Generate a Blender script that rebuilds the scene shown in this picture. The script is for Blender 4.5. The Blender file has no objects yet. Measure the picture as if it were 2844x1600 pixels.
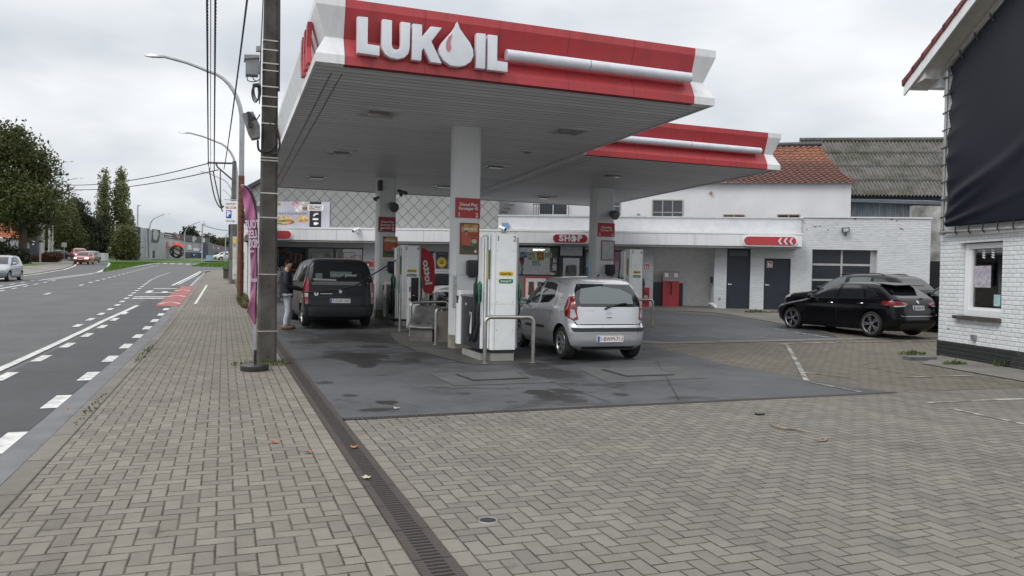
import bpy, bmesh, math, random
from mathutils import Vector, Matrix
from mathutils.bvhtree import BVHTree
random.seed(7)
R = math.radians
sc = bpy.context.scene
COL = sc.collection
# ------------------------------------------------------------------ survey (camera pose and terrain, used to measure real positions)
F = 2133.0; CX, CY = 1422.0, 800.0; EYE = 1.55
psi, pt, ro = R(20.6), R(0.97), R(1.05)
f0 = Vector((math.sin(psi), math.cos(psi), 0)); r0 = Vector((math.cos(psi), -math.sin(psi), 0)); Zv = Vector((0, 0, 1))
fw = f0*math.cos(pt) - Zv*math.sin(pt); up0 = f0*math.sin(pt) + Zv*math.cos(pt)
rt = r0*math.cos(ro) + up0*math.sin(ro); upv = up0*math.cos(ro) - r0*math.sin(ro)
CAM = Vector((0, 0, EYE))
def ray(x, y): return fw + rt*((x-CX)/F) - upv*((y-CY)/F)
def gz(X, Y):
    t = X*f0.x + Y*f0.y - 19
    return .028*(math.sqrt(t*t+16)+t)/2
def G(x, y, dz=0.0):
    d = ray(x, y); a = .5; b = a
    while b < 500:
        p = CAM + d*b
        if p.z < gz(p.x, p.y)+dz: break
        a = b; b += .25
    for _ in range(40):
        m = (a+b)/2; p = CAM + d*m
        if p.z < gz(p.x, p.y)+dz: b = m
        else: a = m
    return CAM + d*b
def atZ(x, y, Z): return CAM + ray(x, y)*Z
def atY(x, y, Y): d = ray(x, y); return CAM + d*(Y/d.y)
def atX(x, y, X): d = ray(x, y); return CAM + d*(X/d.x)
def atz(x, y, z): d = ray(x, y); return CAM + d*((z-EYE)/d.z)

# ------------------------------------------------------------------ node helper
class NT:
    def __init__(s, tree): s.t = tree; s.n = tree.nodes; s.l = tree.links
    def new(s, typ, **kw):
        n = s.n.new(typ)
        for k, v in kw.items(): setattr(n, k, v)
        return n
    def put(s, sock, v):
        if hasattr(v, 'is_output'): s.l.new(v, sock)
        elif v is not None:
            if sock.type == 'RGBA' and not isinstance(v, (int, float)) and len(v) == 3: v = (*v, 1)
            sock.default_value = v
    def m(s, op, *a):
        n = s.new('ShaderNodeMath', operation=op)
        for i, v in enumerate(a): s.put(n.inputs[i], v)
        return n.outputs[0]
    def mix(s, f, a, b, blend='MIX'):
        n = s.new('ShaderNodeMix', data_type='RGBA', blend_type=blend)
        s.put(n.inputs[0], f); s.put(n.inputs[6], a); s.put(n.inputs[7], b); return n.outputs[2]
    def noise(s, vec, scale, detail=4, rough=.55):
        n = s.new('ShaderNodeTexNoise'); s.put(n.inputs['Vector'], vec); n.inputs['Scale'].default_value = scale
        n.inputs['Detail'].default_value = detail; n.inputs['Roughness'].default_value = rough; return n.outputs[0]
    def pos(s): return s.new('ShaderNodeNewGeometry').outputs['Position']
    def obj(s): return s.new('ShaderNodeTexCoord').outputs['Object']
    def sep(s, v):
        n = s.new('ShaderNodeSeparateXYZ'); s.l.new(v, n.inputs[0]); return n.outputs
    def comb(s, x, y, z=0.0):
        n = s.new('ShaderNodeCombineXYZ')
        for i, v in enumerate((x, y, z)): s.put(n.inputs[i], v)
        return n.outputs[0]
    def ramp(s, f, lo, hi):
        n = s.new('ShaderNodeMapRange'); s.put(n.inputs[0], f); n.inputs[1].default_value = lo; n.inputs[2].default_value = hi; n.clamp = True
        return n.outputs[0]
    def bump(s, h, strength=.3, dist=.01):
        n = s.new('ShaderNodeBump'); s.put(n.inputs['Height'], h); n.inputs['Strength'].default_value = strength; n.inputs['Distance'].default_value = dist
        return n.outputs[0]
def newmat(name):
    m = bpy.data.materials.new(name); m.use_nodes = True; t = NT(m.node_tree)
    return m, t, t.n['Principled BSDF']
MATS = {}
def mat(name, col, rough=.5, metal=0., var=.08, vs=4., bump=0., bs=60., spec=.5, coat=0., dirt=0., emit=0., wet=False):
    if name in MATS: return MATS[name]
    m, t, b = newmat(name)
    p = t.pos(); nz = t.noise(p, vs, 5)
    c0 = tuple(max(0, c*(1-var*1.6)) for c in col); c1 = tuple(min(1, c*(1+var*1.6)) for c in col)
    c = t.mix(t.ramp(nz, .3, .7), c0, c1)
    if dirt:
        d = t.ramp(t.noise(p, vs*.35, 8, .7), .5, .75)
        c = t.mix(t.m('MULTIPLY', d, dirt), c, (.06, .055, .045))
    t.put(b.inputs['Base Color'], c)
    b.inputs['Metallic'].default_value = metal
    t.put(b.inputs['Roughness'], t.m('ADD', t.m('MULTIPLY', nz, .16), rough-.08))
    b.inputs['Specular IOR Level'].default_value = spec
    if coat: b.inputs['Coat Weight'].default_value = coat; b.inputs['Coat Roughness'].default_value = .04
    if bump: t.put(b.inputs['Normal'], t.bump(t.noise(p, bs, 6, .6), bump, .01))
    if emit: b.inputs['Emission Color'].default_value = (*col, 1); b.inputs['Emission Strength'].default_value = emit
    MATS[name] = m; return m

# ------------------------------------------------------------------ mesh helper
class Fr:
    """a vertical plane: origin, right axis, up axis; n points at the viewer of the plane"""
    def __init__(s, o, ux, uz=(0, 0, 1)):
        s.o = Vector(o); s.ux = Vector(ux).normalized(); s.uz = Vector(uz).normalized(); s.n = s.ux.cross(s.uz)
    def at(s, u, z, d=0): return s.o + s.ux*u + s.uz*z + s.n*d
    def px(s, x, y, off=0):
        d = ray(x, y); o = s.o + s.n*off; k = ((o-CAM).dot(s.n))/(d.dot(s.n)); p = CAM + d*k - s.o
        return p.dot(s.ux), p.dot(s.uz)
    def off(s, d): return Fr(s.o+s.n*d, s.ux, s.uz)
XZ = lambda Y, X=0., z=0.: Fr((X, Y, z), (1, 0, 0))
WT = {}
class MB:
    def __init__(s): s.v = []; s.f = []
    def add(s, vs, fs):
        o = len(s.v); s.v += [Vector(v) for v in vs]; s.f += [tuple(i+o for i in f) for f in fs]; return s
    def box(s, a, b):
        x0, y0, z0 = a; x1, y1, z1 = b
        return s.add([(x0,y0,z0),(x1,y0,z0),(x1,y1,z0),(x0,y1,z0),(x0,y0,z1),(x1,y0,z1),(x1,y1,z1),(x0,y1,z1)],
                     [(0,3,2,1),(4,5,6,7),(0,1,5,4),(1,2,6,5),(2,3,7,6),(3,0,4,7)])
    def fbox(s, fr, u0, u1, z0, z1, d0, d1, bev=0.):
        if bev: return s.fpoly(fr, rrect(u0, u1, z0, z1, bev), d0, d1)
        return s.fpoly(fr, [(u0,z0),(u1,z0),(u1,z1),(u0,z1)], d0, d1)
    def fpoly(s, fr, pts, d0, d1):
        n = len(pts)
        if sum(pts[i][0]*pts[(i+1)%n][1]-pts[(i+1)%n][0]*pts[i][1] for i in range(n)) < 0: pts = pts[::-1]
        vs = [fr.at(u, z, d0) for u, z in pts] + [fr.at(u, z, d1) for u, z in pts]
        fs = [tuple(range(n-1, -1, -1)), tuple(range(n, 2*n))] + [(i, (i+1) % n, n+(i+1) % n, n+i) for i in range(n)]
        if d1 < d0: fs = [f[::-1] for f in fs]
        return s.add(vs, fs)
    def tube(s, pts, r, n=8, cap=True):
        pts = [Vector(p) for p in pts]; rs = r if isinstance(r, (list, tuple)) else [r]*len(pts)
        ref = Vector((0, 0, 1)); vs = []; fs = []
        prev = None
        for i, p in enumerate(pts):
            d = (pts[min(i+1, len(pts)-1)] - pts[max(i-1, 0)]).normalized()
            if prev is None:
                a = d.cross(ref)
                if a.length < .05: a = d.cross(Vector((1, 0, 0)))
            else:
                a = prev - d*prev.dot(d)
            a.normalize(); prev = a; b = d.cross(a)
            for k in range(n):
                t = 2*math.pi*k/n; vs.append(p + (a*math.cos(t) + b*math.sin(t))*rs[i])
        for i in range(len(pts)-1):
            for k in range(n):
                fs.append((i*n+k, i*n+(k+1) % n, (i+1)*n+(k+1) % n, (i+1)*n+k))
        if cap:
            fs.append(tuple(range(n-1, -1, -1))); fs.append(tuple((len(pts)-1)*n+k for k in range(n)))
        return s.add(vs, fs)
    def lathe(s, prof, c, axis, n=24, cap=True):
        """prof: (radius, distance along axis)"""
        axis = Vector(axis).normalized(); c = Vector(c)
        a = axis.orthogonal().normalized(); b = axis.cross(a); vs = []; fs = []
        for r, h in prof:
            for k in range(n):
                t = 2*math.pi*k/n; vs.append(c + axis*h + (a*math.cos(t)+b*math.sin(t))*r)
        for i in range(len(prof)-1):
            for k in range(n): fs.append((i*n+k, i*n+(k+1) % n, (i+1)*n+(k+1) % n, (i+1)*n+k))
        if cap and prof[0][0] > 1e-4: fs.append(tuple(range(n-1, -1, -1)))
        if cap and prof[-1][0] > 1e-4: fs.append(tuple((len(prof)-1)*n+k for k in range(n)))
        return s.add(vs, fs)
    def cyl(s, c, axis, r, h, n=20): return s.lathe([(r, 0), (r, h)], c, axis, n)
    def grid(s, fn, nu, nv):
        vs = [fn(i/nu, j/nv) for j in range(nv+1) for i in range(nu+1)]
        return s.add(vs, [(j*(nu+1)+i, j*(nu+1)+i+1, (j+1)*(nu+1)+i+1, (j+1)*(nu+1)+i) for j in range(nv) for i in range(nu)])
    def build(s, name, m, parent=None, local=False, smooth=32, bevel=0.):
        me = bpy.data.meshes.new(name)
        base = Vector((0, 0, 0))
        if parent is not None:
            if not local: base = WT[parent.name]
        elif not local and s.v:
            xs = [v.x for v in s.v]; ys = [v.y for v in s.v]
            base = Vector(((min(xs)+max(xs))/2, (min(ys)+max(ys))/2, min(v.z for v in s.v)))
        me.from_pydata([v-base for v in s.v], [], s.f); me.update()
        me.materials.append(m)
        return link(me, name, parent, base if parent is None else None, smooth, bevel)
def link(me, name, parent=None, loc=None, smooth=32, bevel=0.):
    bm = bmesh.new(); bm.from_mesh(me); bmesh.ops.recalc_face_normals(bm, faces=bm.faces)
    if bevel: bmesh.ops.bevel(bm, geom=[e for e in bm.edges if len(e.link_faces) == 2 and e.calc_face_angle(0) > .6], offset=bevel, segments=2, affect='EDGES', profile=.7)
    bm.to_mesh(me); bm.free()
    if smooth:
        me.shade_smooth(); me.set_sharp_from_angle(angle=R(smooth))
    o = bpy.data.objects.new(name, me); COL.objects.link(o)
    if parent is not None: o.parent = parent; WT[o.name] = WT[parent.name].copy()
    else:
        o.location = loc or (0, 0, 0); WT[o.name] = Vector(o.location)
    return o
def tag(o, label=None, cat=None, group=None, kind=None):
    if label: o['label'] = label
    if cat: o['category'] = cat
    if group: o['group'] = group
    if kind: o['kind'] = kind
    return o
def thing(name, loc, label, cat, group=None, rz=0.):
    o = bpy.data.objects.new(name, None); COL.objects.link(o); o.location = loc; o.rotation_euler = (0, 0, rz)
    o.empty_display_size = .2; WT[o.name] = Vector(loc)
    return tag(o, label, cat, group)
def kids(o): return [c for c in list(COL.objects) if c.parent == o]
def copy_tree(o, parent=None):
    c = o.copy(); COL.objects.link(c)
    if parent is not None: c.parent = parent
    WT[c.name] = WT[o.name].copy()
    for k in kids(o): copy_tree(k, c)
    return c
def rrect(u0, u1, z0, z1, r, n=5):
    out = []
    for cx, cz, a in ((u1-r, z0+r, -90), (u1-r, z1-r, 0), (u0+r, z1-r, 90), (u0+r, z0+r, 180)):
        for k in range(n+1):
            t = R(a+90*k/n); out.append((cx+r*math.cos(t), cz+r*math.sin(t)))
    return out
def ell(cx, cz, rx, rz, n=24): return [(cx+rx*math.cos(2*math.pi*k/n), cz+rz*math.sin(2*math.pi*k/n)) for k in range(n)]
def text(body, fr, u, z, h, d, m, parent, name='lettering', width=None, bold=0., align='CENTER', thick=.004, mirror=False, rot=0., local=False):
    cu = bpy.data.curves.new(name, 'FONT'); cu.body = body; cu.size = h*1.38; cu.align_x = align; cu.align_y = 'CENTER'
    cu.extrude = thick/2; cu.offset = bold*h; cu.resolution_u = 2
    o = bpy.data.objects.new('tmp', cu); COL.objects.link(o); bpy.context.view_layer.update()
    me = bpy.data.meshes.new_from_object(o.evaluated_get(bpy.context.evaluated_depsgraph_get()))
    COL.objects.unlink(o); bpy.data.objects.remove(o)
    xs = [v.co.x for v in me.vertices] or [0]
    k = 1.
    if width: k = width/max(1e-5, max(xs)-min(xs))
    mx = (max(xs)+min(xs))/2 if align == 'CENTER' else min(xs)
    base = Vector((0, 0, 0)) if local else WT[parent.name]
    cr, sr = math.cos(rot), math.sin(rot)
    for v in me.vertices:
        a = (v.co.x-mx)*k*(-1 if mirror else 1); b = v.co.y
        v.co = fr.at(u+a*cr-b*sr, z+a*sr+b*cr, d+v.co.z) - base
    me.materials.append(m)
    return link(me, name, parent, smooth=0)
def sheet(name, poly, dz, m, kind='structure', label=None, cat=None, parent=None, under=0.):
    """a piece of ground that follows the terrain"""
    bm = bmesh.new()
    bm.faces.new([bm.verts.new((x, y, 0)) for x, y in poly])
    for Zc in [8, 11, 13, 14.5, 16, 17, 18, 19, 20, 21, 22, 23.5, 25, 27, 30, 35, 45, 70, 120, 250]:
        bmesh.ops.bisect_plane(bm, geom=bm.verts[:]+bm.edges[:]+bm.faces[:], plane_co=f0*Zc, plane_no=f0)
    for v in bm.verts: v.co.z = gz(v.co.x, v.co.y) + dz
    if under:
        r = bmesh.ops.extrude_face_region(bm, geom=bm.faces[:])
        for g in r['geom']:
            if isinstance(g, bmesh.types.BMVert): g.co.z += under
    me = bpy.data.meshes.new(name); bm.to_mesh(me); bm.free(); me.materials.append(m)
    o = link(me, name, parent, smooth=0) if parent else link(me, name, smooth=0)
    return tag(o, label, cat, None, kind)
def strip(mb, pts, w, dz):
    """painted strip along ground points, appended to a mesh"""
    pts = [Vector((p[0], p[1], 0)) for p in pts]
    fine = [pts[0]]
    for a, b in zip(pts, pts[1:]):
        n = max(1, int((b-a).length/1.0)); fine += [a.lerp(b, (i+1)/n) for i in range(n)]
    vs = []
    for i, p in enumerate(fine):
        d = (fine[min(i+1, len(fine)-1)]-fine[max(i-1, 0)]).normalized(); q = Vector((-d.y, d.x, 0))*w/2
        for s_ in (p+q, p-q): vs.append((s_.x, s_.y, gz(s_.x, s_.y)+dz))
    mb.add(vs, [(2*i, 2*i+1, 2*i+3, 2*i+2) for i in range(len(fine)-1)])
# ------------------------------------------------------------------ surface materials
def m_herring(name, bw, base, ox=0., oy=0., swap=False, jw=.035):
    m, t, b = newmat(name); p = t.pos(); X, Y, Z = t.sep(p)
    if swap: X, Y = Y, X
    wob = t.m('MULTIPLY', t.m('SUBTRACT', t.noise(p, 1.1, 2), .5), .10)
    wo2 = t.m('MULTIPLY', t.m('SUBTRACT', t.noise(p, 9., 2), .5), .05)
    x = t.m('ADD', t.m('ADD', t.m('DIVIDE', t.m('SUBTRACT', X, ox), bw), wob), wo2); y = t.m('ADD', t.m('DIVIDE', t.m('SUBTRACT', Y, oy), bw), t.m('SUBTRACT', wo2, wob))
    fx, fy = t.m('FLOOR', x), t.m('FLOOR', y); u, v = t.m('SUBTRACT', x, fx), t.m('SUBTRACT', y, fy)
    d = t.m('FLOORED_MODULO', t.m('SUBTRACT', fx, fy), 4.0)
    is1 = t.m('COMPARE', d, 1., .1); is2 = t.m('COMPARE', d, 2., .1); vert = t.m('GREATER_THAN', d, 1.5); hor = t.m('SUBTRACT', 1., vert)
    along = t.m('ADD', t.m('MULTIPLY', hor, t.m('ADD', u, is1)), t.m('MULTIPLY', vert, t.m('ADD', v, is2)))
    across = t.m('ADD', t.m('MULTIPLY', hor, v), t.m('MULTIPLY', vert, u))
    e = t.m('MINIMUM', t.m('MINIMUM', along, t.m('SUBTRACT', 2., along)), t.m('MINIMUM', across, t.m('SUBTRACT', 1., across)))
    wn = t.new('ShaderNodeTexWhiteNoise', noise_dimensions='2D'); t.put(wn.inputs['Vector'], t.comb(t.m('SUBTRACT', fx, is1), t.m('SUBTRACT', fy, is2)))
    rnd = wn.outputs['Value']
    return finish_pave(m, t, b, p, e, rnd, base, jw)
def finish_pave(m, t, b, p, e, rnd, base, jw):
    e = t.m('ADD', e, t.m('MULTIPLY', t.m('SUBTRACT', t.noise(p, 45, 3), .5), .11))
    joint = t.ramp(e, jw*2.0, jw*.75)       # 1 in the joint
    grit = t.noise(p, 260, 3, .7); blot = t.noise(p, .8, 6, .6); mid = t.noise(p, 9, 4)
    k = t.m('ADD', .63, t.m('ADD', t.m('MULTIPLY', rnd, .27), t.m('ADD', t.m('MULTIPLY', grit, .30), t.m('MULTIPLY', blot, .36))))
    k = t.m('MULTIPLY', k, t.m('ADD', .8, t.m('MULTIPLY', mid, .35)))
    vs = t.new('ShaderNodeVectorMath', operation='SCALE'); vs.inputs[0].default_value = base; t.put(vs.inputs[3], k)
    c = t.mix(t.ramp(t.noise(p, .35, 5), .45, .7), vs.outputs[0], tuple(base[i]*f for i, f in enumerate((.9, .92, .86))), 'MIX')
    dark = t.m('MULTIPLY', t.ramp(t.noise(p, 1.9, 8, .75), .575, .72), .6)
    c = t.mix(dark, vs.outputs[0], (.05, .05, .047))
    c = t.mix(t.m('MULTIPLY', t.m('GREATER_THAN', rnd, .94), .32), c, (.06, .058, .055)); tr_ = t.ramp(t.noise(t.comb(t.m('MULTIPLY', t.sep(p)[0], 1.1), t.m('MULTIPLY', t.sep(p)[1], .16)), 1., 5), .5, .72); c = t.mix(t.m('MULTIPLY', tr_, .30), c, (.07, .068, .064))
    moss = t.ramp(t.noise(p, .5, 4), .48, .68)
    c = t.mix(t.m('MULTIPLY', joint, t.m('ADD', .55, t.m('MULTIPLY', t.ramp(t.noise(p, 3.5, 4), .35, .6), .38))), c, t.mix(moss, (.028, .026, .022), (.05, .06, .03)))
    spot = t.m('GREATER_THAN', t.noise(p, 55, 2), .755)
    c = t.mix(t.m('MULTIPLY', spot, .45), c, (.40, .40, .38))
    t.put(b.inputs['Base Color'], c); b.inputs['Roughness'].default_value = .85; b.inputs['Specular IOR Level'].default_value = .3
    h = t.m('ADD', t.m('MULTIPLY', t.ramp(e, jw*.7, jw*3.2), 1.), t.m('ADD', t.m('MULTIPLY', grit, .35), t.m('MULTIPLY', rnd, .35)))
    t.put(b.inputs['Normal'], t.bump(h, .75, .012)); return m
def m_course(name, lw, ln, base, jw=.035, x0=0.):
    """a single row of blocks laid along the street"""
    m, t, b = newmat(name); p = t.pos(); X, Y, Z = t.sep(p)
    xx = t.m('DIVIDE', t.m('SUBTRACT', X, x0), lw); fx = t.m('FLOOR', xx); ux_ = t.m('SUBTRACT', xx, fx); y = t.m('ADD', t.m('DIVIDE', Y, ln), t.m('MULTIPLY', fx, .37)); fy = t.m('FLOOR', y); v = t.m('SUBTRACT', y, fy)
    e = t.m('MINIMUM', t.m('MULTIPLY', t.m('MINIMUM', v, t.m('SUBTRACT', 1., v)), ln/lw), t.m('MINIMUM', ux_, t.m('SUBTRACT', 1., ux_)))
    wn = t.new('ShaderNodeTexWhiteNoise', noise_dimensions='2D'); t.put(wn.inputs['Vector'], t.comb(fx, fy))
    return finish_pave(m, t, b, p, e, wn.outputs['Value'], base, jw)
STAINS = [(985, 990, 95, 11, 1.), (1010, 1003, 50, 11, 1.), (1018, 1016, 30, 6, 1.), (940, 978, 46, 5, .8), (1150, 1001, 26, 6, .9), (1040, 962, 50, 5, .8), (1535, 1036, 84, 16, .8), (1500, 1090, 48, 9, 1.), (1570, 1086, 46, 7, .9), (1545, 1102, 72, 9, .9),
    (1590, 1112, 44, 7, .8), (1725, 1095, 24, 5, .9), (1078, 1117, 32, 6, 1.), (1050, 1137, 50, 6, .9), (972, 1098, 24, 4, .8), (900, 1062, 30, 4, .8), (1290, 1093, 22, 3, .7), (1640, 1068, 34, 4, .7), (860, 950, 60, 6, .8), (900, 1140, 24, 4, .8), (1000, 935, 150, 12, .7), (1200, 985, 90, 9, .6), (1600, 1000, 120, 7, .7), (800, 925, 70, 9, .7), (1100, 945, 120, 8, .8), (1480, 1015, 60, 6, .8)]
def m_asphalt(name, base, rough=.8, patch=.25, stains=(), wet=0.):
    m, t, b = newmat(name); p = t.pos()
    g = t.noise(p, 180, 4, .75); bl = t.ramp(t.noise(p, .55, 8, .65), .36, .64); md = t.noise(p, 6, 5, .6)
    X, Y, Z = t.sep(p); st = t.noise(t.comb(t.m('MULTIPLY', X, 1.6), t.m('MULTIPLY', Y, .05)), 1., 4)
    k = t.m('ADD', .55, t.m('ADD', t.m('MULTIPLY', g, .45), t.m('ADD', t.m('MULTIPLY', bl, patch), t.m('MULTIPLY', t.m('ADD', t.ramp(md, .3, .7), st), .22))))
    vs = t.new('ShaderNodeVectorMath', operation='SCALE'); vs.inputs[0].default_value = base; t.put(vs.inputs[3], k); c = vs.outputs[0]
    r = rough
    if wet:
        # old oil and water blotches on the forecourt slab
        w = t.m('MULTIPLY', t.ramp(t.noise(t.comb(t.m('MULTIPLY', X, .6), Y), 1.5, 8, .68), .52, .62), t.ramp(t.noise(p, .33, 4), .44, .60))
        w = t.m('MAXIMUM', w, t.m('MULTIPLY', t.ramp(t.noise(t.comb(t.m('MULTIPLY', X, .5), Y, 3.), 3.2, 6, .65), .60, .66), .7))
        ns = t.m('MULTIPLY', t.m('SUBTRACT', t.noise(t.comb(t.m('MULTIPLY', X, .7), Y), 6.0, 9, .78), .5), 5.2)
        for sx_, sy_, rx_, ry_, k_ in stains:
            g_ = G(sx_, sy_); Zd = (g_-CAM).dot(fw); a_ = t.m('DIVIDE', t.m('SUBTRACT', X, g_.x), rx_*Zd/F); b_ = t.m('DIVIDE', t.m('SUBTRACT', Y, g_.y), ry_*Zd*Zd/(F*1.5))
            dd = t.m('ADD', t.m('ADD', t.m('MULTIPLY', a_, a_), t.m('MULTIPLY', b_, b_)), ns); w = t.m('MAXIMUM', w, t.m('MULTIPLY', t.ramp(dd, .95, .78), k_))
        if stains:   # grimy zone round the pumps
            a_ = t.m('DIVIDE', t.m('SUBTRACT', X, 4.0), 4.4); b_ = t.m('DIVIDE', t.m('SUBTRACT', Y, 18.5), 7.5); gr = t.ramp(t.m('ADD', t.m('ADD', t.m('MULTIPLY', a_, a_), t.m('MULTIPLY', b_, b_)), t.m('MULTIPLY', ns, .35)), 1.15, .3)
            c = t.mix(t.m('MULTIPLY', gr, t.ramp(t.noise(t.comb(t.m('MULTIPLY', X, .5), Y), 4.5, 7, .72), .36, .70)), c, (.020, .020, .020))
        lg = t.ramp(t.noise(p, .45, 5), .45, .7)
        c = t.mix(t.m('MULTIPLY', lg, .32), c, tuple(min(1, x*1.5) for x in base))
        c = t.mix(t.m('MULTIPLY', w, wet), c, (.014, .013, .012))
        r = t.m('SUBTRACT', rough, t.m('MULTIPLY', w, .28))
        # slab joints
    t.put(b.inputs['Base Color'], c); t.put(b.inputs['Roughness'], r); b.inputs['Specular IOR Level'].default_value = .35
    t.put(b.inputs['Normal'], t.bump(t.m('ADD', g, t.m('MULTIPLY', md, 1.2)), .6, .008)); return m
def m_brick(name, fr, base, bwid=.21, bh=.068, rows=None, chip=0., mort=None, relief=.8, dirt=.25):
    m, t, b = newmat(name); p = t.pos()
    dp = t.new('ShaderNodeVectorMath', operation='DOT_PRODUCT'); t.l.new(p, dp.inputs[0]); dp.inputs[1].default_value = fr.ux
    U = dp.outputs['Value']; Z = t.sep(p)[2]
    wob = t.m('MULTIPLY', t.m('SUBTRACT', t.noise(p, 6, 3), .5), .012)
    v = t.m('DIVIDE', t.m('ADD', Z, wob), bh); fv = t.m('FLOOR', v); fr_v = t.m('SUBTRACT', v, fv)
    u = t.m('ADD', t.m('DIVIDE', U, bwid), t.m('MULTIPLY', t.m('FLOORED_MODULO', fv, 2.), .5)); fu = t.m('FLOOR', u); fr_u = t.m('SUBTRACT', u, fu)
    e = t.m('MINIMUM', t.m('MULTIPLY', t.m('MINIMUM', fr_u, t.m('SUBTRACT', 1., fr_u)), bwid/bh), t.m('MINIMUM', fr_v, t.m('SUBTRACT', 1., fr_v)))
    e = t.m('ADD', e, t.m('MULTIPLY', t.m('SUBTRACT', t.noise(p, 30, 3), .5), .10))
    wn = t.new('ShaderNodeTexWhiteNoise', noise_dimensions='2D'); t.put(wn.inputs['Vector'], t.comb(fu, fv)); rnd = wn.outputs['Value']
    joint = t.ramp(e, .14, .03)
    k = t.m('ADD', .93, t.m('MULTIPLY', rnd, .09))
    vs = t.new('ShaderNodeVectorMath', operation='SCALE'); vs.inputs[0].default_value = base; t.put(vs.inputs[3], k); c = vs.outputs[0]
    c = t.mix(t.m('MULTIPLY', joint, t.m('ADD', .12, t.m('MULTIPLY', t.ramp(t.noise(p, 2.6, 5, .65), .42, .62), .34))), c, mort or tuple(x*.66 for x in base))
    c = t.mix(t.m('MULTIPLY', t.ramp(t.noise(p, 1.3, 8, .7), .52, .78), dirt), c, (.20, .195, .18))
    if chip:
        ch = t.m('MULTIPLY', t.ramp(t.noise(t.comb(t.m('MULTIPLY', U, 1.), 0., Z), 2.6, 2), .655, .67), t.m('MULTIPLY', t.m('GREATER_THAN', Z, 3.45), t.m('LESS_THAN', joint, .5)))
        c = t.mix(t.m('MULTIPLY', ch, chip), c, (.22, .09, .05))
    t.put(b.inputs['Base Color'], c); b.inputs['Roughness'].default_value = .6
    h = t.m('ADD', t.m('SUBTRACT', 1., joint), t.m('ADD', t.m('MULTIPLY', rnd, .5), t.m('MULTIPLY', t.noise(p, 40, 4), .5)))
    t.put(b.inputs['Normal'], t.bump(h, relief, .014)); return m
def m_slate(name, fr, s=.345):
    m, t, b = newmat(name); p = t.pos()
    dp = t.new('ShaderNodeVectorMath', operation='DOT_PRODUCT'); t.l.new(p, dp.inputs[0]); dp.inputs[1].default_value = fr.ux
    U = dp.outputs['Value']; Z = t.sep(p)[2]; q = 1/(s*1.4142)
    a = t.m('MULTIPLY', t.m('ADD', U, Z), q); c_ = t.m('MULTIPLY', t.m('SUBTRACT', U, Z), q)
    fa, fc = t.m('FLOOR', a), t.m('FLOOR', c_); ga, gc = t.m('SUBTRACT', a, fa), t.m('SUBTRACT', c_, fc)
    lo = t.m('MINIMUM', ga, t.m('SUBTRACT', 1., gc)); hi = t.m('MINIMUM', t.m('SUBTRACT', 1., ga), gc)
    wn = t.new('ShaderNodeTexWhiteNoise', noise_dimensions='2D'); t.put(wn.inputs['Vector'], t.comb(fa, fc)); rnd = wn.outputs['Value']
    k = t.m('ADD', .86, t.m('ADD', t.m('MULTIPLY', rnd, .14), t.m('MULTIPLY', t.noise(p, 2.5, 6, .7), .2)))
    vs = t.new('ShaderNodeVectorMath', operation='SCALE'); vs.inputs[0].default_value = (.25, .262, .252); t.put(vs.inputs[3], k)
    line = t.m('MAXIMUM', t.ramp(lo, .06, .028), t.m('MULTIPLY', t.ramp(hi, .03, .01), .6))  # lower slate edges drawn stronger: overlap shadow painted into the joint lines
    t.put(b.inputs['Base Color'], t.mix(t.m('MULTIPLY', line, .9), vs.outputs[0], (.05, .05, .05))); b.inputs['Roughness'].default_value = .75
    t.put(b.inputs['Normal'], t.bump(t.m('ADD', t.m('SUBTRACT', 1., line), t.m('MULTIPLY', hi, .5)), .5, .02)); return m
def m_paint(name, col, rough=.22, metal=.35, coat=1., flake=0.):
    if name in MATS: return MATS[name]
    m, t, b = newmat(name); p = t.obj()
    n = t.noise(p, 3, 4); d = t.ramp(t.sep(p)[2], .55, .2)
    c = t.mix(t.m('MULTIPLY', d, t.m('MULTIPLY', n, .35 if col[0] > .02 else .06)), col, (.10, .095, .085))
    if col[0] < .02: b.inputs['Specular IOR Level'].default_value = .22; coat = .12
    t.put(b.inputs['Base Color'], c); b.inputs['Metallic'].default_value = metal
    t.put(b.inputs['Roughness'], t.m('ADD', rough, t.m('MULTIPLY', n, .1)))
    b.inputs['Coat Weight'].default_value = coat; b.inputs['Coat Roughness'].default_value = .05
    MATS[name] = m; return m
def m_glass(name, tint=(.02, .024, .026), trans=.0, rough=.02):
    if name in MATS: return MATS[name]
    m, t, b = newmat(name)
    b.inputs['Base Color'].default_value = (*tint, 1); b.inputs['Roughness'].default_value = rough; b.inputs['Specular IOR Level'].default_value = .75
    if trans:
        tr = t.new('ShaderNodeBsdfTransparent'); tr.inputs[0].default_value = (.86, .9, .9, 1)
        fr = t.new('ShaderNodeFresnel'); fr.inputs[0].default_value = 1.5
        gl = t.new('ShaderNodeBsdfGlossy'); gl.inputs['Roughness'].default_value = .02
        mx = t.new('ShaderNodeMixShader'); t.l.new(t.m('ADD', fr.outputs[0], 1-trans-.04), mx.inputs[0]); t.l.new(tr.outputs[0], mx.inputs[1]); t.l.new(gl.outputs[0], mx.inputs[2])
        t.l.new(mx.outputs[0], t.n['Material Output'].inputs[0])
    MATS[name] = m; return m
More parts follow.
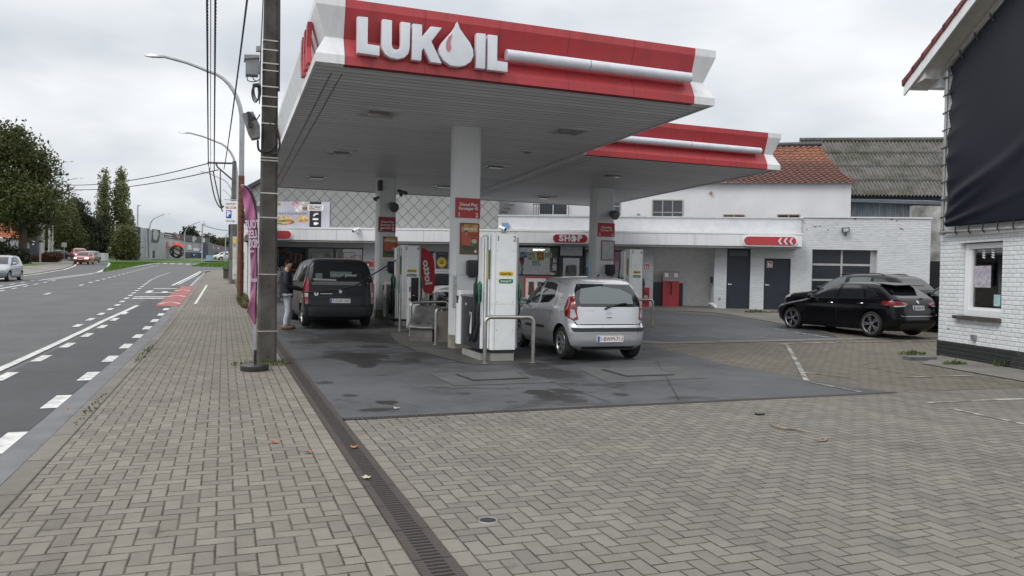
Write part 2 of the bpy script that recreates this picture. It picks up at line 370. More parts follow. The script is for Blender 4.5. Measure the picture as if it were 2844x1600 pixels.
def m_leaf(name, c0, c1, c2):
    m, t, b = newmat(name); p = t.pos()
    n = t.noise(p, .55, 3); n2 = t.noise(p, 7, 2)
    c = t.mix(t.ramp(n, .35, .65), c0, c1); c = t.mix(t.ramp(n2, .5, .75), c, c2)
    t.put(b.inputs['Base Color'], c); b.inputs['Roughness'].default_value = .6
    b.inputs['Specular IOR Level'].default_value = .25
    tr = t.new('ShaderNodeBsdfTranslucent'); t.put(tr.inputs[0], c); mx = t.new('ShaderNodeMixShader'); mx.inputs[0].default_value = .25
    t.l.new(b.outputs[0], mx.inputs[1]); t.l.new(tr.outputs[0], mx.inputs[2]); t.l.new(mx.outputs[0], t.n['Material Output'].inputs[0]); return m

PAVE_A = m_herring('sidewalk blocks', .107, (.190, .175, .148), ox=-.025, jw=.030)
PAVE_B = m_herring('yard blocks', .107, (.176, .166, .146), ox=1.305, oy=.03, jw=.029)
PAVE_C = m_herring('old yard blocks', .107, (.160, .146, .118), ox=.05, oy=.4, jw=.034)
EDGE = m_course('edge course', .12, .214, (.190, .175, .148), jw=.030, x0=.725); EDGE2 = m_course('forecourt course', .12, .214, (.18, .167, .143), jw=.030, x0=1.185)
KERB = m_course('kerb stone', .18, 1.0, (.175, .165, .142), jw=.03, x0=-1.45)
CONC = mat('gutter concrete', (.135, .14, .148), .7, var=.12, vs=2, bump=.25, bs=120, dirt=.4)
ASPH = m_asphalt('road asphalt', (.092, .094, .095), .8)
ASPH2 = m_asphalt('cycle lane asphalt', (.060, .061, .064), .75)
FLOOR = m_asphalt('station slab', (.070, .073, .077), .70, .5, STAINS, wet=.82)
FLOOR2 = m_asphalt('side slab', (.066, .069, .075), .62, .35, wet=.45)
APRON = mat('apron concrete', (.17, .163, .142), .8, var=.15, vs=1.5, bump=.3, bs=90, dirt=.35)
ROADP = mat('road paint', (.56, .56, .54), .6, var=.2, vs=9, dirt=.55)
OLDP, t, b = newmat('worn paint'); p = t.pos()
wn = t.new('ShaderNodeTexWhiteNoise', noise_dimensions='2D'); X, Y, Z = t.sep(p); t.put(wn.inputs['Vector'], t.comb(t.m('FLOOR', t.m('DIVIDE', X, .214)), t.m('FLOOR', t.m('DIVIDE', Y, .107))))
w_ = t.ramp(t.m('ADD', t.m('MULTIPLY', t.noise(p, 9, 6, .7), .6), t.m('ADD', t.m('MULTIPLY', t.noise(p, 1.6, 3), .3), t.m('MULTIPLY', wn.outputs['Value'], .28))), .55, .72)
t.put(b.inputs['Base Color'], t.mix(w_, (.15, .145, .125), (.42, .42, .40))); b.inputs['Roughness'].default_value = .8
REDP = mat('red surfacing', (.29, .095, .085), .75, var=.12, vs=3, bump=.2)
SOIL = mat('soil', (.10, .095, .06), .95, var=.3, vs=1, bump=.3)
GRASS = mat('verge grass', (.065, .13, .022), .9, var=.3, vs=1.2, bump=.8, bs=14)
WHITE2 = mat('white render', (.64, .655, .67), .7, var=.05, vs=.7, bump=.15, bs=40, dirt=.12)
PWHITE = mat('pump white', (.86, .88, .88), .3, var=.03, dirt=.10)
GREYM = mat('grey metal', (.32, .33, .34), .4, .6, var=.1)
STEEL = mat('brushed steel', (.42, .40, .37), .32, .9, var=.08, vs=9, dirt=.15)
DSTEEL = mat('galvanised', (.30, .31, .31), .45, .6, var=.2, vs=6, dirt=.3)
BLACK = mat('black plastic', (.018, .019, .022), .4, var=.15)
DBLUE = mat('anthracite door', (.022, .028, .042), .42, var=.1)
def m_streak(name, col, rough, amt, fade):
    m, t, b = newmat(name); p = t.pos(); X, Y, Z = t.sep(p)
    s1 = t.ramp(t.noise(t.comb(t.m('MULTIPLY', X, 7.), t.m('MULTIPLY', Y, 7.), t.m('MULTIPLY', Z, .7)), 1., 5, .6), .48, .75); s2 = t.noise(p, .5, 5)
    c = t.mix(t.m('MULTIPLY', s2, fade), col, tuple(min(1, x*.8+.07) for x in col)); c = t.mix(t.m('MULTIPLY', s1, amt), c, (.07, .055, .05))
    t.put(b.inputs['Base Color'], c); t.put(b.inputs['Roughness'], t.m('ADD', rough, t.m('MULTIPLY', s1, .2))); t.put(b.inputs['Normal'], t.bump(t.noise(p, 2.2, 3), .12, .03)); MATS[name] = m; return m
RED = m_streak('station red', (.44, .028, .036), .42, .30, .5); WHITE = m_streak('white panel', (.75, .765, .78), .36, .16, .3)
DRED = mat('deep red', (.30, .016, .025), .4, var=.06)
SIGNW = mat('sign white', (.80, .81, .82), .4, var=.02)
SIGNB = mat('sign blue', (.02, .08, .32), .4, var=.03)
YEL = mat('fuel yellow', (.75, .50, .03), .4, var=.03)
GRN = mat('fuel green', (.01, .17, .075), .4, var=.03)
PCONC = mat('pole concrete', (.072, .067, .060), .85, var=.28, vs=3, bump=.5, bs=70, dirt=.3)
RUBBER = mat('rubber', (.014, .014, .015), .65, var=.2)
CABLE = mat('cable', (.02, .02, .022), .6)
RUST = mat('rust', (.13, .05, .028), .8, var=.35, vs=8)
# ------------------------------------------------------------------ ground, road, pavements
sheet('ground', [(-400, -20), (420, -20), (420, 520), (-400, 520)], -.16, SOIL)
sheet('road', [(-10.2, -12), (-1.76, -12), (-1.76, 72), (-.9, 79), (2, 90), (6, 100), (30, 116), (30, 132), (-9, 150), (-30, 150), (-40, 131), (-18, 112), (-14.6, 90), (-13.3, 77), (-12.9, 64), (-13.2, 58), (-13.6, 20), (-13.6, -12), (-12, -12)], -.07, ASPH)
sheet('cycle_lane', [(-3.0, -12), (-1.76, -12), (-1.76, 46), (-2.6, 46), (-3.0, 30)], -.062, ASPH2)
sheet('gutter', [(-1.75, -12), (-1.43, -12), (-1.43, 60), (-1.2, 70), (-.6, 79), (-.9, 79), (-1.5, 70), (-1.75, 60)], -.058, CONC)
sheet('kerb', [(-1.45, -12), (-1.27, -12), (-1.27, 60), (-1.0, 70), (-.4, 79), (-.58, 79), (-1.2, 70), (-1.45, 60)], .0, KERB, under=-.12)
sheet('sidewalk', [(-1.27, -12), (.725, -12), (.725, 31), (.55, 60), (.5, 79), (-.4, 79), (-1.0, 70), (-1.27, 60)], -.004, PAVE_A)
sheet('sidewalk_edge', [(.725, -12), (.965, -12), (.965, 30.5), (.725, 30.5)], -.003, EDGE)
sheet('left_pavement', [(-30, -12), (-13.62, -12), (-13.62, 20), (-13.2, 58), (-12.9, 64), (-13.3, 77), (-14.6, 90), (-18, 112), (-26, 112), (-22, 84), (-24, 60), (-30, 40)], .01, mat('left pavement concrete', (.20, .19, .17), .85, var=.2, vs=.6, bump=.2, dirt=.4), under=-.12)
sheet('forecourt', [(1.305, -12), (40, -12), (40, 6.2), (9.0, 8.12), (1.305, 8.03)], -.002, PAVE_B)
sheet('forecourt_edge', [(1.185, -12), (1.305, -12), (1.305, 8.03), (1.185, 8.03)], -.0015, EDGE2)
sheet('yard', [(1.24, 8.14), (9.62, 8.14), (40, 6.2), (40, 34), (1.24, 38)], -.008, PAVE_C)
sheet('station_floor', [(1.185, 8.17), (8.75, 8.18), (8.5, 9.42), (8.45, 11.5), (8.7, 13.02), (9.0, 15.1), (9.9, 15.6), (14.9, 15.6), (15.6, 16.5), (16, 20), (16.6, 23), (12, 32), (1.185, 38)], -.004, FLOOR)
sheet('side_floor', [(9.9, 15.62), (15.0, 15.62), (16.4, 19.0), (16.6, 23.2), (12, 26), (9, 24)], .001, FLOOR2)
sheet('shop_apron', [(15.6, 16.6), (19.5, 22), (23, 23), (22, 25.5), (2, 36), (2, 33.2), (11, 28.6), (15.2, 26.2), (17.2, 24.2), (16.7, 20.5)], .006, APRON)
sheet('kerb_band', [(9.2, 15.3), (9.9, 15.18), (19.8, 15.25), (24, 15.4), (24, 15.68), (15, 15.62), (9.9, 15.6), (9.0, 16.2)], .002, APRON)
mb = MB()
for a, b in (((4.45, 10.2), (4.45, 8.3)), ((4.0, 12.35), (9.2, 12.3)), ((3.9, 12.4), (3.0, 20)), ((8.9, 9.2), (7.4, 12.2)), ((1.3, 14.6), (4.0, 14.4)), ((5.4, 8.3), (7.4, 12.1))):
    strip(mb, [a, b], .011, .0045)
tag(mb.build('slab_joints', mat('joint tar', (.03, .03, .03), .8)), kind='structure')
# pale concrete islands under the pumps
for nm, poly in (('pump_island', [(3.55, 14.6), (4.0, 12.42), (5.35, 12.35), (5.6, 16.9), (3.9, 19.0), (3.6, 17)]), ('pump_island', [(3.85, 19.3), (5.2, 19.1), (5.6, 24.6), (4.2, 24.8)]), ('pump_island', [(11.3, 19.6), (12.9, 19.4), (13.2, 23.2), (11.5, 23.4)])):
    sheet(nm, poly, .002, mat('island concrete', (.072, .071, .066), .75, var=.25, vs=2.2, bump=.3, dirt=.7))
# worn pads round the two tank covers
for c in ((1185-60, 1045), (1560, 1032)): pass
def pad(pts, nm, m_, dz): return sheet(nm, [(G(*p).x, G(*p).y) for p in pts], dz, m_)
pad([(1190, 1038), (1430, 1030), (1545, 1062), (1262, 1071)], 'cover_pad', mat('pad concrete', (.088, .091, .091), .7, var=.15, vs=2, dirt=.5), .0015)
pad([(1600, 1022), (1880, 1018), (1965, 1050), (1690, 1064)], 'cover_pad', MATS['pad concrete'], .0015)
def plate(p4, name, label):
    m, t, b = newmat('tread plate'); p = t.pos(); X, Y, Z = t.sep(p)
    w = t.m('MULTIPLY', t.m('SINE', t.m('MULTIPLY', t.m('ADD', X, Y), 90.)), t.m('SINE', t.m('MULTIPLY', t.m('SUBTRACT', X, Y), 90.)))
    t.put(b.inputs['Base Color'], t.mix(t.ramp(w, 0, .5), (.10, .104, .108), (.25, .26, .265))); b.inputs['Metallic'].default_value = .5; b.inputs['Roughness'].default_value = .5
    t.put(b.inputs['Normal'], t.bump(w, .6, .01))
    q = [G(*c) for c in p4]; cx = sum((v.x for v in q))/4; cy = sum((v.y for v in q))/4
    r = thing('tank_cover', (cx, cy, gz(cx, cy)), label, 'manhole cover', 'tread plate covers in the slab')
    for nm, k, z0, z1, mm in (('frame', 1.07, 0, .012, mat('cover frame', (.03, .03, .032), .6)), ('plate', 1., .0, .02, m)):
        vs = [(cx+(v.x-cx)*k, cy+(v.y-cy)*k, gz(v.x, v.y)+z) for z in (z0, z1) for v in q]
        MB().add(vs, [(3, 2, 1, 0), (4, 5, 6, 7), (0, 1, 5, 4), (1, 2, 6, 5), (2, 3, 7, 6), (3, 0, 4, 7)]).build(nm, mm, r)
plate([(1272, 1042), (1432, 1035), (1462, 1052), (1318, 1058)], 'tank_cover', 'steel tread plate cover in the slab before the pump marked 1 and 2')
plate([(1676, 1028), (1806, 1023), (1868, 1042), (1742, 1046)], 'tank_cover', 'steel tread plate cover set in the slab behind the silver hatchback')
# ------------------------------------------------------------------ painted markings
mk = MB(); DZ = -.055
def dash(x, y0, y1, w): strip(mk, [(x, y0), (x, y1)], w, DZ)
strip(mk, [(-3.2, -8), (-3.2, 20), (-3.16, 24), (-2.9, 30.8)], .14, DZ)
for k in range(24): dash(-1.83, 7.6+2.3*(k-4), 7.6+2.3*(k-4)+.95, .17) if 7.6+2.3*(k-4) < 30 else None
for k in range(12): dash(-2.93, 7.65+2.38*(k-3), 7.65+2.38*(k-3)+.95, .16) if 7.65+2.38*(k-3) < 29.5 else None
for k in range(24):
    y = 22.4+2.05*k; x = -3.56 - max(0, min(1, (y-30)/25))*.85 + max(0, (y-62)/18)*.4
    dash(x, y, y+.85, .16)
for k in range(20): dash(-7.25, 50+2.6*k, 51.2+2.6*k, .16)
for y in (-2, 7, 16, 27.5, 38, 46.5): dash(-7.2, y, y+1.3, .15)
strip(mk, [(-2.67, 46.8), (-2.3, 60), (-1.97, 74.8), (-1.2, 77.5), (0, 79)], .16, DZ); strip(mk, [(-2.42, 48), (-2.05, 61), (-1.8, 73)], .1, DZ)
for k in range(12): dash(-1.7+k*.012, 47+2.2*k, 47.9+2.2*k, .14)
strip(mk, [(-10.1, 34), (-10.0, 43), (-9.95, 48)], .18, DZ)
strip(mk, [(-10.35, 53), (-10.1, 60), (-9.6, 66), (-9.3, 72)], .18, DZ); strip(mk, [(-9.9, 53), (-9.6, 60), (-9.3, 66)], .12, DZ)
for k in range(8): dash(-10.6, 36+2.3*k, 37+2.3*k, .14); dash(-9.5, 36+2.3*k, 37+2.3*k, .14)
strip(mk, [(-13.0, 40), (-12.8, 58), (-12.7, 64), (-13.1, 77), (-14.4, 90), (-17.4, 111)], .2, DZ)
strip(mk, [(-9.5, 70), (-10.5, 84), (-12.4, 100), (-13.6, 110)], .35, DZ); strip(mk, [(-9.5, 70), (-9.1, 80), (-8.6, 104), (-7.9, 113)], .35, DZ)
for k in range(6): strip(mk, [(-8.1+k*.95, 108.5-k*.75), (-8.1+k*.95, 112-k*.75)], .5, DZ)
# BUS lane letters and arrows reduced to worn bars as seen from here
for x0, x1, y in ((-3.35, -2.25, 43.2), (-3.4, -2.2, 39.4), (-3.55, -2.25, 36.1), (-3.5, -2.3, 35.0)): strip(mk, [(x0, y), (x1, y)], .5 if y != 39.4 else .35, DZ)
strip(mk, [(-3.3, 39.4), (-3.3, 41.4)], .25, DZ); strip(mk, [(-2.6, 39.4), (-2.6, 40.5)], .25, DZ)
tag(mk.build('road_markings', ROADP), kind='structure')
sheet('red_crossing', [(-2.3, 30.4), (-1.5, 30.2), (-1.47, 45.1), (-2.15, 45.9)], -.052, REDP)
mk = MB()
for y in (31.5, 36, 41): strip(mk, [(-2.25, y), (-1.9, y+1.1), (-1.52, y)], .16, -.046)
strip(mk, [(-.96, 30.5), (-.86, 46)], .1, .006)
tag(mk.build('red_crossing_marks', ROADP), kind='structure')
mk = MB()
def gp(x, y): g = G(x, y); return (g.x, g.y)
for l, w in (([(2135, 911), (2335, 942), (2420, 943)], .09), ([(2185, 957), (2215, 1010), (2240, 1058)], .08), ([(2168, 957), (2205, 953)], .1), ([(2225, 953), (2604, 947)], .09), ([(2240, 1060), (2320, 1075), (2390, 1089)], .07),
             ([(2580, 1119), (2700, 1112), (2844, 1108)], .09), ([(2640, 1135), (2844, 1178)], .07), ([(2205, 1032), (2360, 1048)], .05), ([(2510, 1048), (2700, 1043)], .05), ([(2400, 1018), (2560, 1042)], .03)):
    strip(mk, [gp(*p) for p in l], w, .0035)
tag(mk.build('yard_markings', OLDP), kind='structure')
# ------------------------------------------------------------------ drains
def grate(name, label, x0, x1, y0, y1, cast, slot, along):
    """channel drain: rails and slots at their real spacing"""
    m, t, b = newmat(name+' iron'); p = t.pos(); X, Y, Z = t.sep(p)
    q = Y if along else X; w = X if along else Y; lo, hi = (x0, x1) if along else (y0, y1)
    inn = t.m('MULTIPLY', t.m('GREATER_THAN', w, lo+(hi-lo)*.24), t.m('LESS_THAN', w, lo+(hi-lo)*.76))
    s = t.m('SINE', t.m('MULTIPLY', q, 2*math.pi/slot)); hole = t.m('MULTIPLY', t.ramp(s, -.25, .2), inn)
    rib = t.ramp(t.m('SINE', t.m('MULTIPLY', t.m('ADD', q, t.m('MULTIPLY', w, .4)), 2*math.pi/(slot*.55))), -.3, .6)
    n = t.noise(p, 14, 5)
    c = t.mix(rib, tuple(c*.5 for c in cast), cast); c = t.mix(t.m('MULTIPLY', n, .5), c, (.075, .055, .05)); c = t.mix(t.m('MULTIPLY', hole, .93), c, (.006, .006, .006))
    seg = t.m('FLOORED_MODULO', t.m('ADD', q, 50.), .5); c = t.mix(t.m('LESS_THAN', seg, .012), c, (.006, .006, .006))
    t.put(b.inputs['Base Color'], c); b.inputs['Roughness'].default_value = .65; b.inputs['Metallic'].default_value = .2
    t.put(b.inputs['Normal'], t.bump(t.m('SUBTRACT', t.m('MULTIPLY', rib, .4), hole), .9, .02))
    return sheet(name, [(x0, y0), (x1, y0), (x1, y1), (x0, y1)], .001, m, None, label, 'drain')
grate('channel_drain', 'long rusty cast iron channel drain between the sidewalk and the forecourt', .965, 1.185, -2, 30, (.10, .083, .075), .05, True)
grate('slot_drain', 'narrow slotted drain across the front edge of the station slab', 1.2, 8.8, 8.05, 8.17, (.085, .08, .075), .045, False)
# ------------------------------------------------------------------ litter and weeds
LEAF_W = m_leaf('weed leaf', (.06, .11, .02), (.09, .13, .03), (.16, .14, .05))
def weeds(name, label, cx, cy, rx, ry, h, n, m_=None, cat='weeds', leaf=.05):
    mb = MB()
    for i in range(n):
        a = random.random()*6.283; r = math.sqrt(random.random()); x = cx+rx*r*math.cos(a); y = cy+ry*r*math.sin(a); z = gz(x, y)
        hh = h*random.uniform(.3, 1)*(1.1-r*.6); t_ = random.random()*6.283; lean = random.uniform(.1, .9)*hh; w = leaf*random.uniform(.12, .3)
        dx, dy = math.cos(t_), math.sin(t_)
        p0 = Vector((x, y, z)); p1 = p0+Vector((dx*lean*.4, dy*lean*.4, hh*.7)); p2 = p0+Vector((dx*lean, dy*lean, hh*random.uniform(.6, 1)))
        s_ = Vector((-dy, dx, 0))*w
        mb.add([p0-s_*.5, p0+s_*.5, p1+s_, p1-s_, p2], [(0, 1, 2, 3), (3, 2, 4)])
    return tag(mb.build(name, m_ or LEAF_W, smooth=0), label, cat)
weeds('weed_clump', 'low green weeds round the foot of the concrete utility pole', .62, 13.1, .5, .3, .11, 170)
g = G(2545, 985); weeds('weed_clump', 'green weeds beside the concrete curb stub by the corner of the white house', g.x, g.y+.1, .36, .2, .13, 150)
g = G(2650, 1012); weeds('weed_clump', 'small dark weed tuft in front of the black plinth of the white house', g.x, g.y, .3, .15, .12, 120)
g = G(2810, 1018); weeds('weed_clump', 'taller weeds against the black plinth below the house window', g.x, g.y, .35, .25, .3, 220)
g = G(2095, 868); weeds('weed_clump', 'weeds at the foot of the wall between the two anthracite doors', g.x, g.y, .5, .18, .2, 160)
g = G(2160, 869); weeds('weed_clump', 'weeds under the anthracite door with the fire sign', g.x, g.y, .9, .15, .13, 160)
weeds('weed_clump', 'dry brown and green weeds along the foot of the white side building', .74, 31.8, .22, 4.0, .38, 800, m_leaf('dry weed', (.07, .09, .025), (.12, .10, .05), (.2, .15, .08)), leaf=.12)

weeds('weed_clump', 'thin line of weeds in the kerb joint beside the cycle lane', -1.31, 15.2, .07, 1.6, .07, 90)
weeds('weed_clump', 'few weeds in the kerb joint nearer the viewer', -1.33, 9.4, .05, 1.1, .05, 45)
# ------------------------------------------------------------------ shop building
_p = G(1811, 852); TH = R(27)
SF = Fr((_p.x, _p.y, 0), (math.cos(TH), -math.sin(TH), 0))
S = SF.px
BRK = m_brick('white painted brick', SF, (.62, .645, .67), chip=1.)
BRK2 = m_brick('grey white brick', SF, (.84, .84, .84), mort=(.76, .76, .76), relief=.5, dirt=.15)
SLATE = m_slate('diamond slate', SF)
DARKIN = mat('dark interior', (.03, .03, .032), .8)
STONE = mat('grey base panel', (.19, .18, .165), .6, var=.1, vs=3)
SHUT = mat('shutter grey', (.42, .42, .41), .5, var=.04)
FRAMEM = mat('window frame dark', (.035, .037, .042), .4)
GLS = m_glass('shop glass', trans=.86)
shop = thing('shop_building', SF.at(-6, .3), 'low white service station shop with grey diamond slate upper storey and anthracite doors', 'building')
w = MB()
def wall(u0, u1, z0, z1, d0=-.3, d1=0.): w.fbox(SF, u0, u1, z0, z1, d0, d1)
for u0, u1 in ((-17.4, -16.15), (-12.2, -10.3), (-7.6, -5.6), (-.54, .02), (2.46, 2.95), (3.88, 4.42)): wall(u0, u1, -.4, 2.9)
wall(4.42, 5.45, 2.41, 2.9); wall(2.95, 3.88, 2.78, 2.9); wall(.02, 2.46, 2.78, 2.9); wall(-16.15, -12.2, 2.8, 2.9); wall(-10.3, -7.6, 2.8, 2.9); wall(-5.6, -.54, 2.8, 2.9)
wall(5.45, 6.26, -.4, 2.9); wall(6.26, 8.76, 2.79, 2.9); wall(8.76, 10.74, -.4, 2.9); wall(4.42, 10.74, 2.9, 4.06)
w.fbox(SF, 10.44, 10.74, -.4, 4.055, -9, -.3)
w.build('wall', BRK, shop)
w = MB(); w.fbox(SF, -17.4, 5.0, 2.9, 3.4, -.3, 0); w.fbox(SF, -17.4, -17.1, -.4, 3.4, -9, -.3); w.build('wall', WHITE2, shop)
w = MB(); w.fbox(SF, 5.86, 10.78, 4.06, 4.11, -.34, .05); w.build('coping', WHITE2, shop)
a = MB(); a.fbox(SF, .0, 2.46, -.2, .32, -1.5, .03); a.build('step', mat('step concrete', (.16, .155, .14), .8, var=.2, dirt=.4), shop)
a = MB(); a.fbox(SF, -.1, 2.6, .3, 2.9, -1.5, -1.3); a.fbox(SF, -.2, .021, .32, 2.9, -1.3, -.301); a.fbox(SF, 2.459, 2.7, .32, 2.9, -1.3, -.301); a.fbox(SF, -.1, 2.6, 2.78, 2.9, -1.3, -.301)
a.build('alcove', BRK2, shop)
# fascia, ledge, parapet
f = MB(); f.fpoly(SF, [(-17.2, 2.86), (5.66, 2.86), (5.66, 3.33), (-17.2, 3.33)], .0, .8); f.build('fascia', WHITE, shop)
f = MB(); f.fbox(SF, -17.22, 5.68, 3.33, 3.40, .0, .82); f.build('ledge', SIGNW, shop)
f = MB()
for u in (-13.1, -9.4, -5.6, -1.9, 1.55): f.fbox(SF, u, u+.012, 2.87, 3.32, .8, .803)
f.build('panel_seams', GREYM, shop)
f = MB(); f.fbox(SF, -17.2, 5.64, 2.78, 2.86, .0, .76); f.build('soffit', mat('soffit grey', (.30, .30, .30), .6), shop)
f = MB(); f.fpoly(SF, [(-6.4, 3.42), (5.8, 3.42), (5.8, 4.0), (-6.4, 4.0)], -.2, .1); f.build('parapet', mat('parapet panel', (.56, .575, .60), .45, var=.04, dirt=.12), shop)
f = MB(); f.fbox(SF, -6.45, 5.85, 4.0, 4.05, -.25, .15); f.build('parapet_cap', mat('cap grey', (.5, .51, .52), .5), shop)
f = MB(); f.fpoly(SF, [(-17.3, 3.36), (-6.4, 3.36), (-6.4, 6.0), (-15.4, 6.0), (-17.3, 5.1)], -.25, .02); f.build('slate_storey', SLATE, shop)
f = MB(); f.fpoly(SF, [(-17.4, 5.02), (-15.3, 6.05), (-6.3, 6.05), (-6.3, 6.15), (-15.4, 6.2), (-17.55, 5.1)], -6, .15); f.build('roof', mat('dark roof', (.06, .06, .065), .7), shop)
f = MB(); f.fbox(SF, -6.4, 10.7, 3.9, 3.95, -9, -.3); f.build('flat_roof', mat('roof felt', (.10, .10, .10), .9), shop)
# windows with a real room behind
def interior(u0, u1, z0, z1, d, shelves):
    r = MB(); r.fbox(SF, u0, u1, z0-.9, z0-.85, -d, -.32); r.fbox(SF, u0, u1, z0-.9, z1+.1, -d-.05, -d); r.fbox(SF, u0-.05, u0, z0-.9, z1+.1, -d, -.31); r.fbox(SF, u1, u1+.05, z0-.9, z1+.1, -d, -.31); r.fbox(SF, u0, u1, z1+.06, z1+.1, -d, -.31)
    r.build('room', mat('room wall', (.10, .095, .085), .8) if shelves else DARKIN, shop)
    if not shelves: return
    for k in range(4):
        z = z0-.28+k*.38; sh = MB(); sh.fbox(SF, u0+.05, u1-.1, z, z+.03, -1.1, -.75); so = sh.build('shelf', mat('shelf cream', (.5, .46, .34), .5), shop)
        for c in range(6):
            it = MB(); u = u0+.08+c*(u1-u0-.3)/6
            for q in range(3):
                uu = u+q*(u1-u0-.3)/19; h = random.uniform(.14, .27); it.fbox(SF, uu, uu+random.uniform(.05, .075), z+.03, z+.03+h, -.95, -.78)
            it.build('packet', mat('packet %d' % ((c*2+k) % 6), [(.5, .30, .05), (.45, .06, .03), (.5, .45, .32), (.28, .14, .05), (.12, .16, .22), (.55, .4, .1)][(c*2+k) % 6], .5), so)
def window(u0, u1, z0, z1, mull=(), glass=GLS, shutter=.22, base=True, fm=FRAMEM):
    f = MB(); t = .07
    for a_, b_, c_, d_ in [(u0, u1, z1-t, z1), (u0, u1, z0, z0+t), (u0, u0+t, z0, z1), (u1-t, u1, z0, z1)] + [(m_-t/2, m_+t/2, z0, z1) for m_ in mull]: f.fbox(SF, a_, b_, c_, d_, -.20, -.08)
    wi = f.build('window', fm, shop)
    g = MB(); g.fbox(SF, u0+.03, u1-.03, z0+.03, z1-.03, -.15, -.142); g.build('pane', glass, wi)
    if shutter: s_ = MB(); s_.fbox(SF, u0+.02, u1-.02, z1-.01, z1+shutter, -.2, -.04); s_.build('shutter_box', SHUT, wi)
    if base: b_ = MB(); b_.fbox(SF, u0, u1, -.4, z0, -.25, -.03); b_.build('base_panel', STONE, shop)
    return wi
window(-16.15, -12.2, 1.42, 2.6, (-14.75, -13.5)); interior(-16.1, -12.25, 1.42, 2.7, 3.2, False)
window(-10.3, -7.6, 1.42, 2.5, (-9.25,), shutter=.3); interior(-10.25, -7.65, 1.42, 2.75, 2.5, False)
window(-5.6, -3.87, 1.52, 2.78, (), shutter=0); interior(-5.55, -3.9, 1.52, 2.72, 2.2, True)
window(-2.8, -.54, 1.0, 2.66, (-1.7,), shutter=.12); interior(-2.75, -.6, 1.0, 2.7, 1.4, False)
# things seen inside, lit
lampm = mat('lamp tube', (1., .93, .72), .5, emit=5.)
for u, wd, z in ((-13.3, .55, 2.60), (-5.0, .5, 2.62)):
    l = MB(); l.fbox(SF, u, u+wd, z, z+.05, -.9, -.8); l.build('ceiling_lamp', lampm, shop)
ORG = mat('orange line', (.55, .12, .04), .5)
def ring(fr, u0, u1, z0, z1, t, d):
    m_ = MB()
    for a_ in ((u0, u1, z1-t, z1), (u0, u1, z0, z0+t), (u0, u0+t, z0+t, z1-t), (u1-t, u1, z0+t, z1-t)): m_.fbox(fr, *a_, d, d+.006)
    return m_
for x0, y0, x1, y1 in ((764, 683, 793, 697), (806, 706, 822, 729), (806, 706, 837, 750), (952, 701, 986, 716), (976, 709, 1001, 740)):
    a0 = S(x0, y1, -.13); a1 = S(x1, y0, -.13); ring(SF, a0[0], a1[0], a0[1], a1[1], .025, -.138).build('window_graphic', ORG, shop)
a0 = S(782, 746, -.13); text('Smile', SF, a0[0]-.12, a0[1], .2, -.13, SIGNW, shop, width=.85)
GLSP = {}
for k, (x0, y0, x1, y1, c) in enumerate(((791, 683, 806, 703, (.35, .33, .25)), (806, 680, 835, 700, (.06, .12, .25)), (866, 705, 900, 724, (.42, .32, .12)), (918, 700, 934, 727, (.35, .17, .09)), (862, 722, 905, 728, (.05, .16, .4)), (990, 705, 1004, 728, (.3, .2, .13)))):
    a0 = S(x0, y1, -.7); a1 = S(x1, y0, -.7); b_ = MB(); b_.fbox(SF, a0[0], a1[0], a0[1], a1[1], -.9, -.7, .03); b_.build('display_item', mat('display %d' % k, c, .5, var=.4, vs=9), shop)
for k, (x0, y0, x1, y1, c) in enumerate(((1444, 700, 1465, 716, (.25, .4, .55)), (1467, 701, 1487, 722, (.5, .52, .4)), (1490, 700, 1511, 723, (.5, .28, .04)), (1513, 702, 1533, 716, (.45, .5, .42)), (1478, 724, 1500, 738, (.3, .42, .42)), (1536, 716, 1546, 731, (.6, .6, .6)), (1534, 733, 1547, 752, (.55, .55, .55)), (1514, 757, 1540, 764, (.6, .45, .45)), (1445, 714, 1456, 733, (.35, .08, .06)))):
    a0 = S(x0, y1, -.13); a1 = S(x1, y0, -.13); b_ = MB(); b_.fbox(SF, a0[0], a1[0], a0[1], a1[1], -.139, -.133); b_.build('window_poster', mat('window poster %d' % k, c, .5, var=.5, vs=14), shop)
# shop door
d = MB()
for q in ((-3.85, -2.83, 2.3, 2.4), (-3.85, -2.83, .3, .55), (-3.85, -3.68, .55, 2.3), (-3.0, -2.83, .55, 2.3)): d.fbox(SF, *q, -.22, -.08)
do = d.build('shop_door', FRAMEM, shop)
d = MB(); d.fbox(SF, -3.68, -3.0, .55, 2.3, -.16, -.15); d.build('pane', GLS, do)
d = MB(); d.fbox(SF, -3.08, -3.03, 1.1, 1.6, -.08, -.04); d.build('handle', STEEL, do)
d = MB(); d.fbox(SF, -3.8, -2.88, 2.4, 2.78, -.2, -.06); d.build('shutter_box', mat('shutter white', (.55, .56, .57), .5), do)
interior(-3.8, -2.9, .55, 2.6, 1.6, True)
for (x0, y0, x1, y1, c, nm) in ((1626, 695, 1652, 775, (.34, .46, .60), 'blue_poster'), (1627, 742, 1652, 775, (.06, .22, .52), 'blue_poster'), (1706, 695, 1734, 748, (.42, .26, .36), 'pink_poster'), (1706, 772, 1734, 785, (.15, .38, .6), 'blue_poster')):
    a0 = S(x0, y1, -.1); a1 = S(x1, y0, -.1); dd = -.136 if y0 < 740 else -.13
    b_ = MB(); b_.fbox(SF, a0[0], a1[0], a0[1], a1[1], dd-.004, dd); b_.build(nm, mat(nm+str(y0), c, .4, var=.35, vs=2.5), shop)
